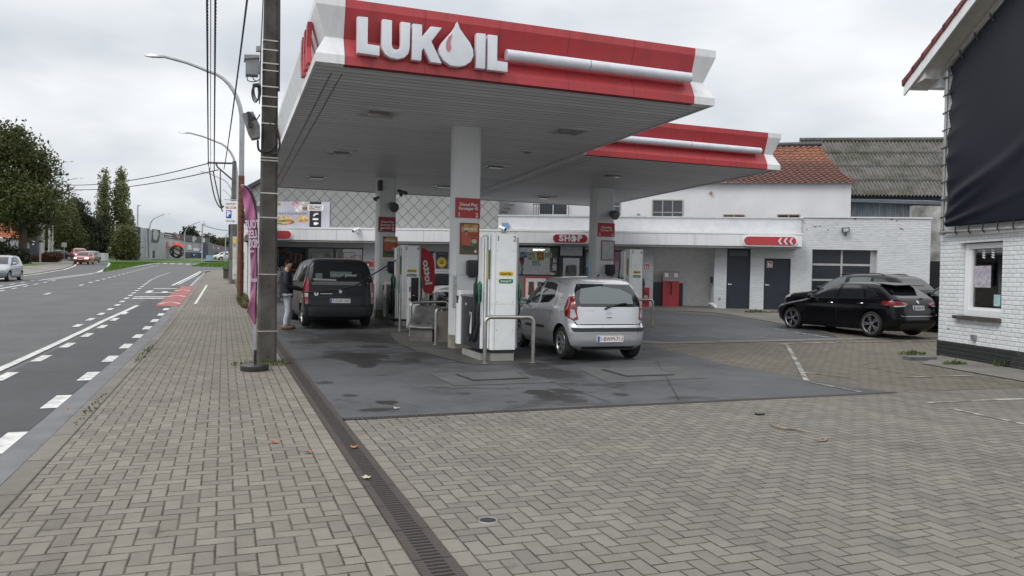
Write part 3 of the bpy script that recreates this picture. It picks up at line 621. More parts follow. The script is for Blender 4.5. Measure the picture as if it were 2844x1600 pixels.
# anthracite doors, garage door
def adoor(u0, u1, z0, z1, lite):
    d = MB(); d.fbox(SF, u0, u1, z0+.06, z1, -.16, -.1); o = d.build('service_door', DBLUE, shop)
    d = MB(); d.fbox(SF, u0+.08, u0+.22, 1.32, 1.35, -.1, -.05); d.fbox(SF, u0+.08, u0+.1, 1.3, 1.37, -.1, -.06); d.build('handle', SIGNW, o)
    d = MB(); d.fbox(SF, u0, u1, z0-.2, z0+.06, -.2, -.06); d.build('threshold', DSTEEL, o)
    if lite: d = MB(); d.fbox(SF, u0+.1, u1-.1, z1-.29, z1-.08, -.1, -.094); d.build('grille', mat('door grille', (.10, .115, .13), .5), o)
adoor(2.95, 3.88, .28, 2.78, True); adoor(4.42, 5.45, .26, 2.41, False)
d = MB(); d.fbox(SF, 6.26, 8.76, -.3, 2.79, -.22, -.2); gd = d.build('garage_door', mat('garage glazing', (.018, .023, .032), .12, spec=.6), shop)
d = MB()
for k, z in enumerate((.35, .98, 1.58, 2.2)): d.fbox(SF, 6.26, 8.62, z-.04, z+.04, -.2, -.17)
for u in (6.26, 7.42): d.fbox(SF, u, u+.07, -.2, 2.78, -.2, -.172)
d.fbox(SF, 8.55, 8.76, -.2, 2.79, -.2, -.171); d.build('frame', mat('door rails', (.42, .42, .43), .45, .3), gd)
# gutter pipe end, vents
a0 = S(1975, 846, 0); d = MB(); d.tube([SF.at(2.35, .52, -.2), SF.at(2.42, .50, .1), SF.at(2.55, .36, .35)], .065, 10); d.build('drain_pipe', WHITE, shop)
d = MB(); d.cyl(SF.at(2.68, .74, 0), SF.n, .055, .02, 14); d.build('wall_vent', GREYM, shop)
d = MB(); d.fbox(SF, 2.36, 2.46, 1.35, 1.62, -.42, -.31); d.build('switch_box', DBLUE, shop)
# signs on the fascia
def pill(name, label, u0, u1, z0, z1, mt, cat='sign'):
    r = thing(name, SF.at((u0+u1)/2, z0, .8), label, cat)
    b_ = MB(); h = (z1-z0)/2; b_.fpoly(SF, rrect(u0-.05, u1+.05, z0-.05, z1+.05, h+.049, 10), .8, .86); b_.build('surround', SIGNW, r)
    b_ = MB(); b_.fpoly(SF, rrect(u0, u1, z0, z1, h-.001, 10), .86, .885); b_.build('sign_face', mt, r)
    return r
r_ = pill('shop_sign', 'dark red pill sign reading SHOP on the white shop fascia', -4.06, -2.68, 2.9, 3.22, DRED)
GLOSSW = mat('letter white', (.62, .64, .68), .35, var=.04)
text('S', SF, -3.72, 3.06, .245, .886, GLOSSW, r_, bold=.06, width=.2, thick=.02); text('H', SF, -3.48, 3.06, .245, .886, GLOSSW, r_, bold=.06, width=.22, thick=.02); text('P', SF, -2.97, 3.06, .245, .886, GLOSSW, r_, bold=.06, width=.19, thick=.02)
def drop(cu, z0, z1, w_, n=16):
    h = z1-z0; rr = w_/2; cz = z0+rr; out = []
    a0 = R(38)
    for k in range(n+1):
        t_ = math.pi-a0-0 + (math.pi+2*a0)*k/n; out.append((cu+rr*math.cos(t_), cz+rr*math.sin(t_)))
    p1 = out[-1]; p0 = out[0]
    out += [(cu+(p1[0]-cu)*(1-q)**1.25, p1[1]+(z1-p1[1])*q) for q in (.3, .6, .85)] + [(cu, z1)] + [(cu+(p0[0]-cu)*(1-q)**1.25, p0[1]+(z1-p0[1])*q) for q in (.85, .6, .3)]
    return out
b_ = MB(); b_.fpoly(SF, drop(-3.23, 2.925, 3.23, .25), .885, .905); b_.build('drop_emblem', GLOSSW, r_)
b_ = MB(); b_.fpoly(SF, [(-3.31, 3.0), (-3.285, 2.99), (-3.275, 3.06), (-3.29, 3.1), (-3.315, 3.05)], .905, .907); b_.build('drop_mark', BLACK, r_)
r_ = pill('fascia_sign', 'plain red pill sign with three white chevrons at the right end of the shop fascia', 3.45, 5.42, 2.9, 3.23, RED)
b_ = MB()
for u in (4.72, 4.93, 5.14): b_.fpoly(SF, [(u+.10, 3.2), (u+.17, 3.2), (u+.09, 3.065), (u+.17, 2.93), (u+.10, 2.93), (u+.01, 3.065)], .886, .9)
b_.build('chevrons', GLOSSW, r_)
r_ = pill('fascia_sign', 'plain red pill sign on the shop fascia beside the concrete utility pole', -17.0, -15.05, 2.9, 3.23, RED)
# billboard over the fascia
bb = thing('billboard', SF.at(-15.2, 3.44, .05), 'pale sandwich billboard reading DELIWAY on the diamond slates', 'billboard')
b_ = MB(); b_.fbox(SF, -16.9, -13.68, 3.44, 4.53, .04, .06); b_.build('panel', mat('billboard pale', (.47, .47, .54), .5, var=.08, vs=2), bb)
b_ = MB(); b_.fbox(SF, -14.57, -14.05, 3.44, 4.53, .06, .063); b_.build('strip', BLACK, bb)
b_ = MB(); b_.fpoly(SF, rrect(-14.66, -13.95, 4.14, 4.42, .1), .063, .07); b_.build('nameplate', SIGNW, bb)
text('DELIWAY', SF, -14.305, 4.29, .15, .071, BLACK, bb, width=.58, bold=.03)
b_ = MB(); b_.fbox(SF, -14.56, -14.06, 4.17, 4.2, .07, .073); b_.build('underline', RED, bb)
text('lentement préparé et ça se goûte!', SF, -15.72, 4.03, .13, .061, mat('text navy', (.04, .05, .09), .6), bb, width=2.1)
def food(nm, pts): 
    for k, (cx, cz, rx, rz, c) in enumerate(pts): m_ = MB(); m_.fpoly(SF, ell(cx, cz, rx, rz), .06, .064+.002*k); m_.build(nm, mat('food %.2f %.2f %.2f' % c, c, .6, var=.35, vs=9), bb)
food('sandwich', [(-15.72, 3.66, .5, .13, (.30, .16, .06)), (-15.72, 3.75, .42, .17, (.55, .40, .22)), (-15.7, 3.70, .40, .05, (.12, .22, .04)), (-15.5, 3.72, .12, .06, (.42, .16, .08))])
food('baguette', [(-14.88, 3.78, .28, .15, (.50, .30, .12)), (-14.8, 3.84, .2, .07, (.6, .42, .2))])
food('sandwich', [(-16.35, 4.40, .5, .10, (.5, .3, .12)), (-16.3, 4.42, .35, .045, (.4, .10, .04)), (-16.2, 4.46, .3, .025, (.12, .25, .05))])
food('pastry', [(-15.2, 4.43, .15, .10, (.55, .16, .26)), (-15.2, 4.43, .05, .035, (.5, .48, .5)), (-15.05, 4.25, .2, .16, (.66, .62, .6)), (-14.78, 4.25, .12, .09, (.30, .19, .14)), (-14.8, 4.48, .18, .05, (.66, .6, .5))])
m_ = MB(); m_.fpoly(SF, [(-14.42, 3.93), (-14.36, 4.02), (-14.22, 4.06), (-14.16, 4.0), (-14.28, 3.98), (-14.38, 3.9)], .063, .066); m_.fbox(SF, -14.43, -14.17, 3.75, 3.83, .063, .066, .035); m_.fpoly(SF, rrect(-14.38, -14.22, 3.54, 3.66, .03), .063, .066); m_.fbox(SF, -14.22, -14.17, 3.58, 3.64, .063, .065); m_.build('icons', SIGNW, bb)
# cctv cameras, floodlight, little boxes: each hangs on the building
def cctv(fr, u, z, d, label, col=SIGNW, yaw=.4, s=1.):
    r = thing('security_camera', fr.at(u, z, d), label, 'security camera')
    dr = (fr.n + fr.ux*yaw - fr.uz*.45).normalized(); b = MB(); c0 = fr.at(u, z, d)+fr.n*.16*s
    b.lathe([(.0, -.14*s), (.05*s, -.14*s), (.05*s, .12*s), (.058*s, .12*s), (.058*s, .15*s), (0, .15*s)], c0, dr, 12); o = b.build('housing', col, r)
    b = MB(); b.cyl(c0+dr*.151*s, dr, .04*s, .006, 12); b.build('lens', BLACK, o)
    b = MB(); b.tube([fr.at(u, z-.05*s, d), fr.at(u, z-.12*s, d+.06*s), c0-fr.uz*.03*s], .018*s, 6); b.fbox(fr, u-.05*s, u+.05*s, z-.1*s, z+.0, d-.01, d+.02); b.build('bracket', col, r)
cctv(SF, -12.2, 3.30, .8, 'white bullet camera on the shop fascia above the dark van', yaw=-.5, s=1.25)
cctv(SF, -6.1, 3.43, .86, 'white bullet camera on the shop fascia just above the pump marked 1 and 2', yaw=1.2, s=1.3)
cctv(SF, -10.95, 3.25, .8, 'white camera on the shop fascia half behind the pillar marked 3 and 4', yaw=-.3, s=1.2)
a0 = S(1404, 628, .1)
r_ = thing('price_reader', SF.at(a0[0], a0[1]-.14, .1), 'small grey box with a blue screen on the white parapet', 'box')
b_ = MB(); b_.fbox(SF, a0[0]-.14, a0[0]+.14, a0[1]-.11, a0[1]+.12, .1, .2, .02); b_.build('case', GREYM, r_)
b_ = MB(); b_.fbox(SF, a0[0]-.07, a0[0]+.07, a0[1]-.07, a0[1]+.06, .2, .205); b_.build('screen', mat('screen blue', (.06, .2, .5), .3, emit=.25), r_)
r_ = thing('floodlight', SF.at(7.5, 3.45, 0), 'black floodlight high on the white brick garage wall', 'floodlight')
b_ = MB(); b_.add([SF.at(u, z, d_) for u, z, d_ in ((7.36, 3.64, .10), (7.64, 3.68, .10), (7.62, 3.50, .2), (7.34, 3.46, .2), (7.36, 3.66, .02), (7.64, 3.7, .02), (7.62, 3.52, .12), (7.34, 3.48, .12))], [(0, 1, 2, 3), (4, 7, 6, 5), (0, 4, 5, 1), (1, 5, 6, 2), (2, 6, 7, 3), (3, 7, 4, 0)]); o = b_.build('housing', BLACK, r_)
b_ = MB(); b_.add([SF.at(u, z, d_) for u, z, d_ in ((7.4, 3.63, .125), (7.6, 3.655, .125), (7.585, 3.525, .197), (7.385, 3.5, .197))], [(0, 1, 2, 3)]); b_.build('lens', mat('lamp glass', (.25, .26, .27), .2), o)
b_ = MB(); b_.tube([SF.at(7.52, 3.5, .1), SF.at(7.53, 3.42, .08), SF.at(7.53, 3.36, .0)], .02, 6); b_.build('bracket', BLACK, r_)
def flatsign(name, label, x0, y0, x1, y1, off, face, parts=(), cat='sign', fr=SF, edge=None, grp=None):
    a0 = fr.px(x0, y1, off); a1 = fr.px(x1, y0, off); b_ = MB(); b_.fbox(fr, a0[0], a1[0], a0[1], a1[1], off-.012, off)
    r = thing(name, fr.at((a0[0]+a1[0])/2, a0[1], off), label, cat, grp); b_.build('panel', edge or face, r)
    if edge:
        i = min(a1[0]-a0[0], a1[1]-a0[1])*.07; b_ = MB(); b_.fbox(fr, a0[0]+i, a1[0]-i, a0[1]+i, a1[1]-i, off, off+.003); b_.build('face', face, r)
    W_, H_ = a1[0]-a0[0], a1[1]-a0[1]
    for k, (nm, m_, pts) in enumerate(parts):
        b_ = MB(); b_.fpoly(fr, [(a0[0]+p*W_, a0[1]+q*H_) for p, q in pts], off+.004, off+.006+.001*k); b_.build(nm, m_, r)
    return r, a0, W_, H_
ext = [('extinguisher', SIGNW, [(.2, .15), (.42, .15), (.42, .7), (.31, .85), (.2, .7)]), ('flame', SIGNW, [(.58, .15), (.82, .15), (.8, .5), (.72, .8), (.6, .5)])]
flatsign('fire_sign', 'small red fire extinguisher sign on the white brick pier beside pump 5 and 6', 1788, 733, 1804, 748, .01, RED, ext, edge=SIGNW)
flatsign('fire_sign', 'small red fire extinguisher sign on an anthracite door', 2130, 726, 2146, 743, -.085, RED, ext, edge=SIGNW)
flatsign('fire_sign', 'upper red fire sign on the white brick pier right of the van', 1029, 718, 1039, 728, .01, RED, ext, edge=SIGNW)
flatsign('warning_sign', 'wide red and white warning sign on the white pier right of the van', 1013, 726, 1051, 741, .01, RED, [('white_field', SIGNW, [(.03, .1), (.3, .1), (.3, .5), (.03, .5)]), ('orange_field', mat('sign orange', (.6, .22, .06), .5), [(.6, .1), (.97, .1), (.97, .9), (.6, .9)])])
flatsign('letter_box', 'grey metal box on the white pier right of the van', 1020, 743, 1043, 769, .12, GREYM, [('flap', BLACK, [(.1, .7), (.9, .7), (.9, .78), (.1, .78)])], 'box')
def redcab(x0, y0, x1, y1, label, bands=True):
    r, a0, W_, H_ = flatsign('extinguisher_cabinet', label, x0, y0, x1, y1, .22, RED, [('door_panel', DRED, [(.12, .08), (.88, .08), (.88, .8), (.12, .8)])] + ([('decal', mat('cab decal', (.5, .45, .44), .5), [(.25, .45), (.75, .45), (.75, .58), (.25, .58)])] if bands else []), 'cabinet')
    b_ = MB(); b_.fbox(SF, a0[0], a0[0]+W_, a0[1], a0[1]+H_, .0, .207); b_.build('body', RED, r)
redcab(1783, 799, 1804, 851, 'red extinguisher cabinet on the pier behind pump 5 and 6'); redcab(1026, 788, 1043, 838, 'red cabinet on the white pier half behind the van', False)
r, a0, W_, H_ = flatsign('framed_poster', 'red framed poster with drink crates under the lit shop window', 1454, 769, 1521, 862, .03, mat('poster white', (.62, .66, .68), .4), [('bottle_pack', mat('pack brown', (.13, .05, .04), .5, var=.5, vs=20), [(.18, .45), (.44, .45), (.42, .85), (.2, .85)]), ('bottle_pack', MATS['pack brown'], [(.56, .45), (.82, .45), (.8, .85), (.58, .85)]), ('round_label', RED, [(.12+.12*math.cos(t*.4), .16+.08*math.sin(t*.4)) for t in range(16)])], 'poster', edge=RED)
r, a0, W_, H_ = flatsign('framed_poster', 'black framed poster with a yellow disc reading 25 in the shop window', 1207, 697, 1247, 751, -.04, mat('poster black', (.02, .024, .03), .3), [], 'poster', edge=mat('frame silver', (.5, .5, .5), .4))
b_ = MB(); b_.fpoly(SF, ell(a0[0]+W_*.5, a0[1]+H_*.42, W_*.38, W_*.38), -.036, -.034); b_.build('ring', mat('medal rim', (.30, .27, .14), .4), r); b_ = MB(); b_.fpoly(SF, ell(a0[0]+W_*.5, a0[1]+H_*.42, W_*.31, W_*.31), -.034, -.031); b_.build('disc', YEL, r)
text('25', SF, a0[0]+W_*.5, a0[1]+H_*.4, .12, -.03, BLACK, r, bold=.05); text('GARANTIE', SF, a0[0]+W_*.5, a0[1]+H_*.84, .05, -.036, mat('text pale', (.3, .4, .42), .5), r)
a0 = S(1237, 757, -.05); text('CARWASH', SF, a0[0], a0[1], .1, -.13, SIGNW, shop, width=.62, bold=.03)
r, a0, W_, H_ = flatsign('menu_board', 'tall sandwich menu board under the shop window behind the man', 766, 752, 794, 838, .1, mat('board pale', (.52, .5, .52), .5, var=.12), [('sandwich_picture', mat('food pic', (.5, .25, .10), .5, var=.4, vs=12), [(.1, .55), (.45, .5), (.6, .62), (.3, .72)]), ('red_line', RED, [(.2, .1), (.8, .12), (.8, .16), (.2, .14)])], 'sign')
text('A.J.RES', SF, a0[0]+W_*.5, a0[1]+H_*.30, .07, .108, BLACK, r, width=W_*.8); text('OUR', SF, a0[0]+W_*.5, a0[1]+H_*.2, .06, .108, RED, r)
# red air and water machine in the alcove
r = thing('air_machine', SF.at(.78, .33, -.9), 'red tyre air and water machine standing in the white alcove', 'air machine')
b_ = MB(); b_.fbox(SF, .46, 1.12, .33, 1.42, -.95, -.5, .02); b_.build('cabinet', RED, r, bevel=0)
b_ = MB(); b_.add([SF.at(u, z, d_) for d_ in (-.95,) for u, z in ((.46, 1.42), (1.12, 1.42), (1.12, 1.84), (.46, 1.84))] + [SF.at(.46, 1.42, -.5), SF.at(1.12, 1.42, -.5), SF.at(1.12, 1.84, -.62), SF.at(.46, 1.84, -.62)], [(3, 2, 1, 0), (4, 5, 6, 7), (0, 1, 5, 4), (1, 2, 6, 5), (2, 3, 7, 6), (3, 0, 4, 7)]); b_.build('head', mat('head grey', (.36, .30, .31), .5), r)
for u, m2 in ((.53, SIGNW), (.72, mat('gauge', (.35, .33, .25), .3)), (.92, SIGNW)):
    b_ = MB(); b_.add([SF.at(u, 1.58, -.53), SF.at(u+.15, 1.58, -.53), SF.at(u+.15, 1.75, -.585), SF.at(u, 1.75, -.585)], [(0, 1, 2, 3)]); b_.build('gauge', m2, r)
b_ = MB(); b_.fbox(SF, .46, 1.12, 1.42, 1.5, -.5, -.49); b_.build('strip', GREYM, r)
b_ = MB(); b_.tube([SF.at(.72, 1.38, -.47), SF.at(.8, 1.3, -.44), SF.at(.82, 1.1, -.45), SF.at(.78, .95, -.47), SF.at(.83, .85, -.47)], .02, 6); b_.build('hose', RUBBER, r)
b_ = MB(); b_.fbox(SF, .05, .46, .33, 1.36, -.95, -.7, .03); b_.fbox(SF, 1.12, 1.3, .33, 1.34, -.95, -.7, .03); b_.build('side_panels', DBLUE, r)
# ------------------------------------------------------------------ buildings behind the shop
UF = SF.off(-5); ub = thing('rear_house', UF.at(2, .3), 'white rendered upper house with a weathered orange tile roof behind the shop', 'house')
b_ = MB(); b_.fpoly(UF, [(-9, -.3), (9.25, -.3), (9.25, 6.13), (-9, 5.9)], -5, 0); b_.build('wall', WHITE2, ub)
def uwin(u0, u1, z0, z1, nu, nz, fm):
    b = MB(); t = .05
    for k in range(nu+1): b.fbox(UF, u0+(u1-u0)*k/nu-t/2, u0+(u1-u0)*k/nu+t/2, z0, z1, .0, .05)
    for k in range(nz+1): b.fbox(UF, u0, u1, z0+(z1-z0)*k/nz-t/2, z0+(z1-z0)*k/nz+t/2, .0, .048)
    o = b.build('window', fm, ub); b = MB(); b.fbox(UF, u0, u1, z0, z1, .002, .012); b.build('pane', m_glass('old panes', (.03, .038, .05), rough=.08), o)
FRO = mat('old frame', (.30, .29, .26), .6)
uwin(.27, 1.66, 4.05, 5.21, 3, 2, FRO); uwin(-2.2, -1.25, 3.9, 5.4, 2, 3, FRO); uwin(-5.1, -3.75, 3.9, 5.05, 2, 2, SIGNW); uwin(3.55, 4.5, 3.7, 4.55, 2, 1, mat('brick frame', (.4, .25, .2), .7)); uwin(6.0, 6.98, 3.7, 4.58, 2, 1, MATS['brick frame'])
for x, y in ((1974, 536),): a0 = UF.px(x, y); b_ = MB(); b_.cyl(UF.at(*a0), UF.n, .07, .12, 10); b_.build('vent_pipe', mat('terracotta', (.35, .17, .11), .7), ub)
a0 = UF.px(1773, 597); b_ = MB(); b_.cyl(UF.at(*a0), UF.n, .08, .1, 10); b_.build('vent_pipe', FRO, ub)
# window guard and white steel stair of the rear house
b_ = MB()
for k in range(15): b_.tube([UF.at(-5.35+k*.12, 4.2, .15), UF.at(-5.35+k*.12, 5.0, .15)], .012, 5)
for z in (4.25, 4.95): b_.tube([UF.at(-5.4, z, .15), UF.at(-3.6, z, .15)], .015, 5)
b_.build('railing', BLACK, ub)
b_ = MB()
for k in range(7): b_.fbox(UF, -7.35+k*.16, -7.05+k*.16, 4.02+k*.17, 4.05+k*.17, .3, .9)
for o_ in (0, .35): b_.tube([UF.at(-7.4, 3.9+o_*2, .9), UF.at(-6.2, 5.3+o_*2, .9)], .03, 6)
for k in range(4): b_.tube([UF.at(-7.3+k*.33, 4.0+k*.38, .9), UF.at(-7.3+k*.33, 4.8+k*.38, .9)], .018, 5)
b_.build('outside_stair', mat('stair steel', (.45, .5, .52), .4, .3), ub)
TILE_OLD = mat('weathered tiles', (.26, .085, .05), .85, var=.5, vs=2.2, bump=.3, dirt=.85)
m, t, b = newmat('orange tiles'); p = t.pos()
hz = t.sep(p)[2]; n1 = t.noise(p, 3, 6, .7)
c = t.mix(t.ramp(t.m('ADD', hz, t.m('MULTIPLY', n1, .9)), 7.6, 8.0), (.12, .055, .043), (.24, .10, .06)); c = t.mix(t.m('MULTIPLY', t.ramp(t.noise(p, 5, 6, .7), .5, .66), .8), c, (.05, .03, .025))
t.put(b.inputs['Base Color'], c); b.inputs['Roughness'].default_value = .85; TILE = m
def roof_surface(fr, eave, ridge, n_rows, n_cols, amp, step, flare=0., sub=6):
    """eave/ridge: ((u0, z, d), (u1, z, d))"""
    b = MB(); e0, e1 = (fr.at(*e) for e in eave); q0, q1 = (fr.at(*e) for e in ridge)
    nrm = ((e1-e0).cross(q0-e0)).normalized(); 
    if nrm.z < 0: nrm = -nrm
    def fn(i, j):
        s_ = j*n_rows; row = min(int(s_+1e-6), n_rows-1); fr_ = s_-row
        p = e0.lerp(e1, i).lerp(q0.lerp(q1, i), j)
        h = amp*math.sin(2*math.pi*i*n_cols) + step*(1-fr_) - flare*4*j*(1-j)
        return p + nrm*h
    vs = []; js = []
    for r_i in range(n_rows): js += [r_i/n_rows+1e-5, (r_i+.999)/n_rows]
    nu = n_cols*sub
    for j in js: vs += [fn(i/nu, j) for i in range(nu+1)]
    b.add(vs, [(r*(nu+1)+i, r*(nu+1)+i+1, (r+1)*(nu+1)+i+1, (r+1)*(nu+1)+i) for r in range(len(js)-1) for i in range(nu)])
    return b
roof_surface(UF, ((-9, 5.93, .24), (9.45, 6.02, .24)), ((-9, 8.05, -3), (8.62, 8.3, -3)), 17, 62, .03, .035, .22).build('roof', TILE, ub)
b_ = MB(); b_.tube([UF.at(3, 8.24, -3), UF.at(8.7, 8.36, -3)], .12, 8); b_.build('ridge', mat('ridge dark', (.06, .065, .075), .6), ub)
sh = thing('corrugated_shed', SF.at(12, .3, -7), 'old shed with a mossy grey corrugated roof behind the white brick garage', 'shed')
m, t, b = newmat('corrugated cement'); p = t.pos()
dp = t.new('ShaderNodeVectorMath', operation='DOT_PRODUCT'); t.l.new(p, dp.inputs[0]); dp.inputs[1].default_value = SF.ux
st = t.noise(t.comb(t.m('MULTIPLY', dp.outputs['Value'], 9.), 0., t.m('MULTIPLY', t.sep(p)[2], .8)), 1., 5, .65)
c = t.mix(t.ramp(st, .3, .72), (.07, .068, .064), (.185, .18, .168)); moss = t.m('MULTIPLY', t.ramp(t.noise(p, .9, 5, .65), .46, .62), .75)
c = t.mix(moss, c, (.048, .052, .028)); t.put(b.inputs['Base Color'], c); b.inputs['Roughness'].default_value = .9; CORR = m
roof_surface(SF, ((8.4, 5.60, -6.4), (15.5, 5.60, -6.4)), ((8.9, 9.36, -13), (17.2, 9.38, -13)), 4, 44, .055, .06, 0., 6).build('roof', CORR, sh)
b_ = MB(); b_.tube([SF.at(8.9, 9.44, -13), SF.at(17.2, 9.46, -13)], .13, 8); b_.build('ridge', CORR, sh)
b_ = MB(); b_.fbox(SF, 9.4, 15.4, -.3, 5.7, -13, -6.9); b_.fbox(SF, 9.4, 15.4, 5.7, 6.5, -13, -8.7); b_.build('wall', mat('shed dark', (.03, .03, .033), .8), sh)
b_ = MB(); b_.fbox(SF, 9.3, 15.5, 5.42, 5.66, -6.75, -6.6); b_.build('fascia_board', mat('dark board', (.02, .022, .028), .6), sh)
m, t, b = newmat('corrugated sheet'); p = t.pos(); n_ = t.noise(t.comb(t.m('MULTIPLY', t.sep(p)[0], 4.), t.m('MULTIPLY', t.sep(p)[2], .5)), 1.5, 4)
t.put(b.inputs['Base Color'], t.mix(t.ramp(n_, .35, .7), (.20, .25, .29), (.36, .39, .40))); b.inputs['Metallic'].default_value = .25; b.inputs['Roughness'].default_value = .5; SHEETM = m
b_ = MB(); b_.grid(lambda i, j: SF.at(9.25+3.5*i, 3.6+1.75*j, -5.6+.03*math.sin(i*3.5*2*math.pi/.12)), 280, 1); b_.build('corrugated_wall', SHEETM, sh)
b_ = MB(); b_.fbox(SF, 12.75, 13.0, 3.6, 5.3, -5.8, -5.55); b_.build('rusty_sheet', mat('rusty sheet', (.16, .10, .08), .8, var=.5, vs=9), sh)
b_ = MB(); b_.add([SF.at(9.0, 5.35, -5.1), SF.at(13.4, 5.25, -5.1), SF.at(13.4, 5.45, -6.6), SF.at(9.0, 5.5, -6.6), SF.at(9.0, 5.21, -5.1), SF.at(13.4, 5.1, -5.1), SF.at(13.4, 5.3, -6.6), SF.at(9.0, 5.36, -6.6)], [(0, 1, 2, 3), (7, 6, 5, 4), (0, 4, 5, 1), (1, 5, 6, 2), (2, 6, 7, 3), (3, 7, 4, 0)]); b_.build('lean_to_roof', mat('lean to felt', (.10, .115, .14), .6, var=.15), sh)
cw = MB(); cw.fbox(SF, 10.77, 14.5, 2.45, 4.75, -2.2, -1.9); cw = cw.build('concrete_wall', mat('stained concrete', (.30, .30, .29), .85, var=.35, vs=1.6, bump=.3, dirt=.6), None)
tag(cw, 'stained grey concrete lintel wall between the white garage and the white house', 'wall')
cw = MB(); cw.fbox(SF, 10.8, 14.5, -.4, 2.45, -4.0, -3.8); tag(cw.build('passage_shade', DARKIN), 'dark sheet standing for shade in the passage between the white garage and the white house', 'gate')  # dark sheet paints the shade of the open passage, no gate stands here
# ------------------------------------------------------------------ white house on the right
_g = G(2604, 985); HF = Fr((_g.x, _g.y, 0), (math.cos(R(108)), -math.sin(R(108)), 0)); Hx = HF.px
BRH = m_brick('house brick', HF, (.76, .79, .81), .20, .083, mort=(.60, .62, .63), relief=.8, dirt=.12)
BLKB = m_brick('black plinth brick', HF, (.026, .028, .03), .2, .083, mort=(.012, .012, .012))
hs = thing('white_house', HF.at(2, 0), 'white painted brick house with a black plinth and red tiled verge', 'house')
SL = .515; E0 = 6.12; UR = 4.6
w = MB(); rid = E0+SL*UR
for q in ([(0, .34), (.66, .34), (.66, E0+SL*.66), (0, E0)], [(.66, .34), (1.93, .34), (1.93, .9), (.66, .9)], [(.66, 2.36), (1.93, 2.36), (1.93, E0+SL*1.93), (.66, E0+SL*.66)], [(1.93, .34), (9.2, .34), (9.2, E0), (UR, rid), (1.93, E0+SL*1.93)]): w.fpoly(HF, q, -.32, 0)
w.fbox(HF, 0, .3, .34, E0, -9, -.32); w.build('wall', BRH, hs)
w = MB(); w.fbox(HF, .0, 9.2, -.3, .34, -9, .025); w.build('plinth', BLKB, hs)
b_ = MB()
for lo, hi, d0, d1, nm in ((.0, .09, .05, .48, 0),): b_.fpoly(HF, [(-.62, E0-.62*SL-.02), (UR, rid-.02), (UR, rid-.06), (-.62, E0-.62*SL-.06)], .0, .46)
b_.build('verge_soffit', mat('soffit cream', (.58, .56, .50), .6, var=.04), hs)
b_ = MB(); b_.fpoly(HF, [(-.70, E0-.7*SL-.12), (UR, rid-.12), (UR, rid+.14), (-.70, E0-.7*SL+.14)], .46, .5); b_.build('barge_board', WHITE, hs)
b_ = MB(); b_.fpoly(HF, [(.02, E0-.26), (UR, rid-.26), (UR, rid-.06), (.02, E0-.06)], .0, .05); b_.build('inner_board', mat('inner board', (.6, .6, .58), .6, dirt=.3), hs)
b_ = MB(); b_.fpoly(HF, [(-.72, E0-.7*SL+.16), (UR, rid+.2), (9.9, E0-.7*SL+.16), (9.9, E0-.7*SL+.08), (UR, rid+.12), (-.72, E0-.7*SL+.08)], -9, .4); b_.build('roof', mat('house tiles', (.16, .035, .03), .7, var=.35, vs=6), hs)
b_ = MB()
for k in range(14):
    u = -.72+k*.36; z = E0+u*SL+.15; b_.fpoly(HF, [(u, z-.05), (u+.44, z+.44*SL-.03), (u+.44, z+.44*SL+.05), (u-.02, z+.075)], .3, .53)
b_.build('verge_tiles', MATS['house tiles'], hs)
b_ = MB(); b_.fpoly(HF, [(-.62, E0-.36), (.0, E0-.28), (.0, E0-.02), (-.62, E0-.17)], .02, .44); b_.build('eave_box', mat('weathered white wood', (.58, .575, .55), .6, var=.1, vs=8, dirt=.6), hs)
b_ = MB(); b_.fpoly(HF, [(-.62, E0-.36), (.05, E0-.28), (.05, E0-.1), (-.62, E0-.17)], -9, .0); b_.build('eave_board', WHITE, hs)
b_ = MB(); b_.fpoly(HF, [(-.35, E0-.40), (.0, E0-.46), (.0, E0-.27), (-.35, E0-.31)], -.4, .12); b_.build('eave_bracket', WHITE2, hs)
b_ = MB(); b_.tube([HF.at(-.7, E0-.23, .5), HF.at(-.7, E0-.23, -9)], .06, 8); b_.build('gutter', mat('zinc', (.16, .18, .2), .5, .5), hs)
# window of the house
w = MB(); 
for q in ((.68, .80, .9, 2.34), (1.83, 1.93, .9, 2.34), (.80, 1.83, 2.24, 2.34), (.80, 1.83, .9, 1.03)): w.fbox(HF, *q, -.2, -.1)
w.fbox(HF, .8, .87, 1.03, 2.24, -.18, -.12); w.fbox(HF, .87, 1.83, 1.03, 1.08, -.18, -.12)
hw = w.build('window', SIGNW, hs)
w = MB(); w.fbox(HF, .8, 1.85, 1.03, 2.25, -.17, -.162); w.build('pane', m_glass('house pane', trans=.82), hw)
w = MB(); w.fbox(HF, .6, 1.95, .83, .9, -.15, .09); w.build('sill', mat('bluestone sill', (.075, .068, .062), .6, var=.2), hw)
w = MB(); w.fbox(HF, .4, 2.4, .6, 2.6, -1.7, -1.6); w.fbox(HF, .4, 2.4, .55, .6, -1.7, -.33); w.fbox(HF, .35, .4, .55, 2.6, -1.6, -.33); w.fbox(HF, 2.4, 2.45, .55, 2.6, -1.6, -.33); w.fbox(HF, .4, 2.4, 2.6, 2.65, -1.6, -.33); w.build('room', mat('room brown', (.075, .045, .032), .7, var=.5, vs=2), hs)
for q, c in (((.95, 1.1, 1.05, 2.2), (.32, .14, .05)), ((1.35, 1.5, 1.3, 2.3), (.34, .16, .06)), ((1.5, 2.1, 1.4, 1.7), (.22, .09, .04)), ((1.0, 2.2, 1.75, 2.0), (.2, .03, .03))):
    w = MB(); w.fbox(HF, *q, -.9, -.85); w.build('furniture', mat('wood %.2f' % c[0], c, .5), hs)
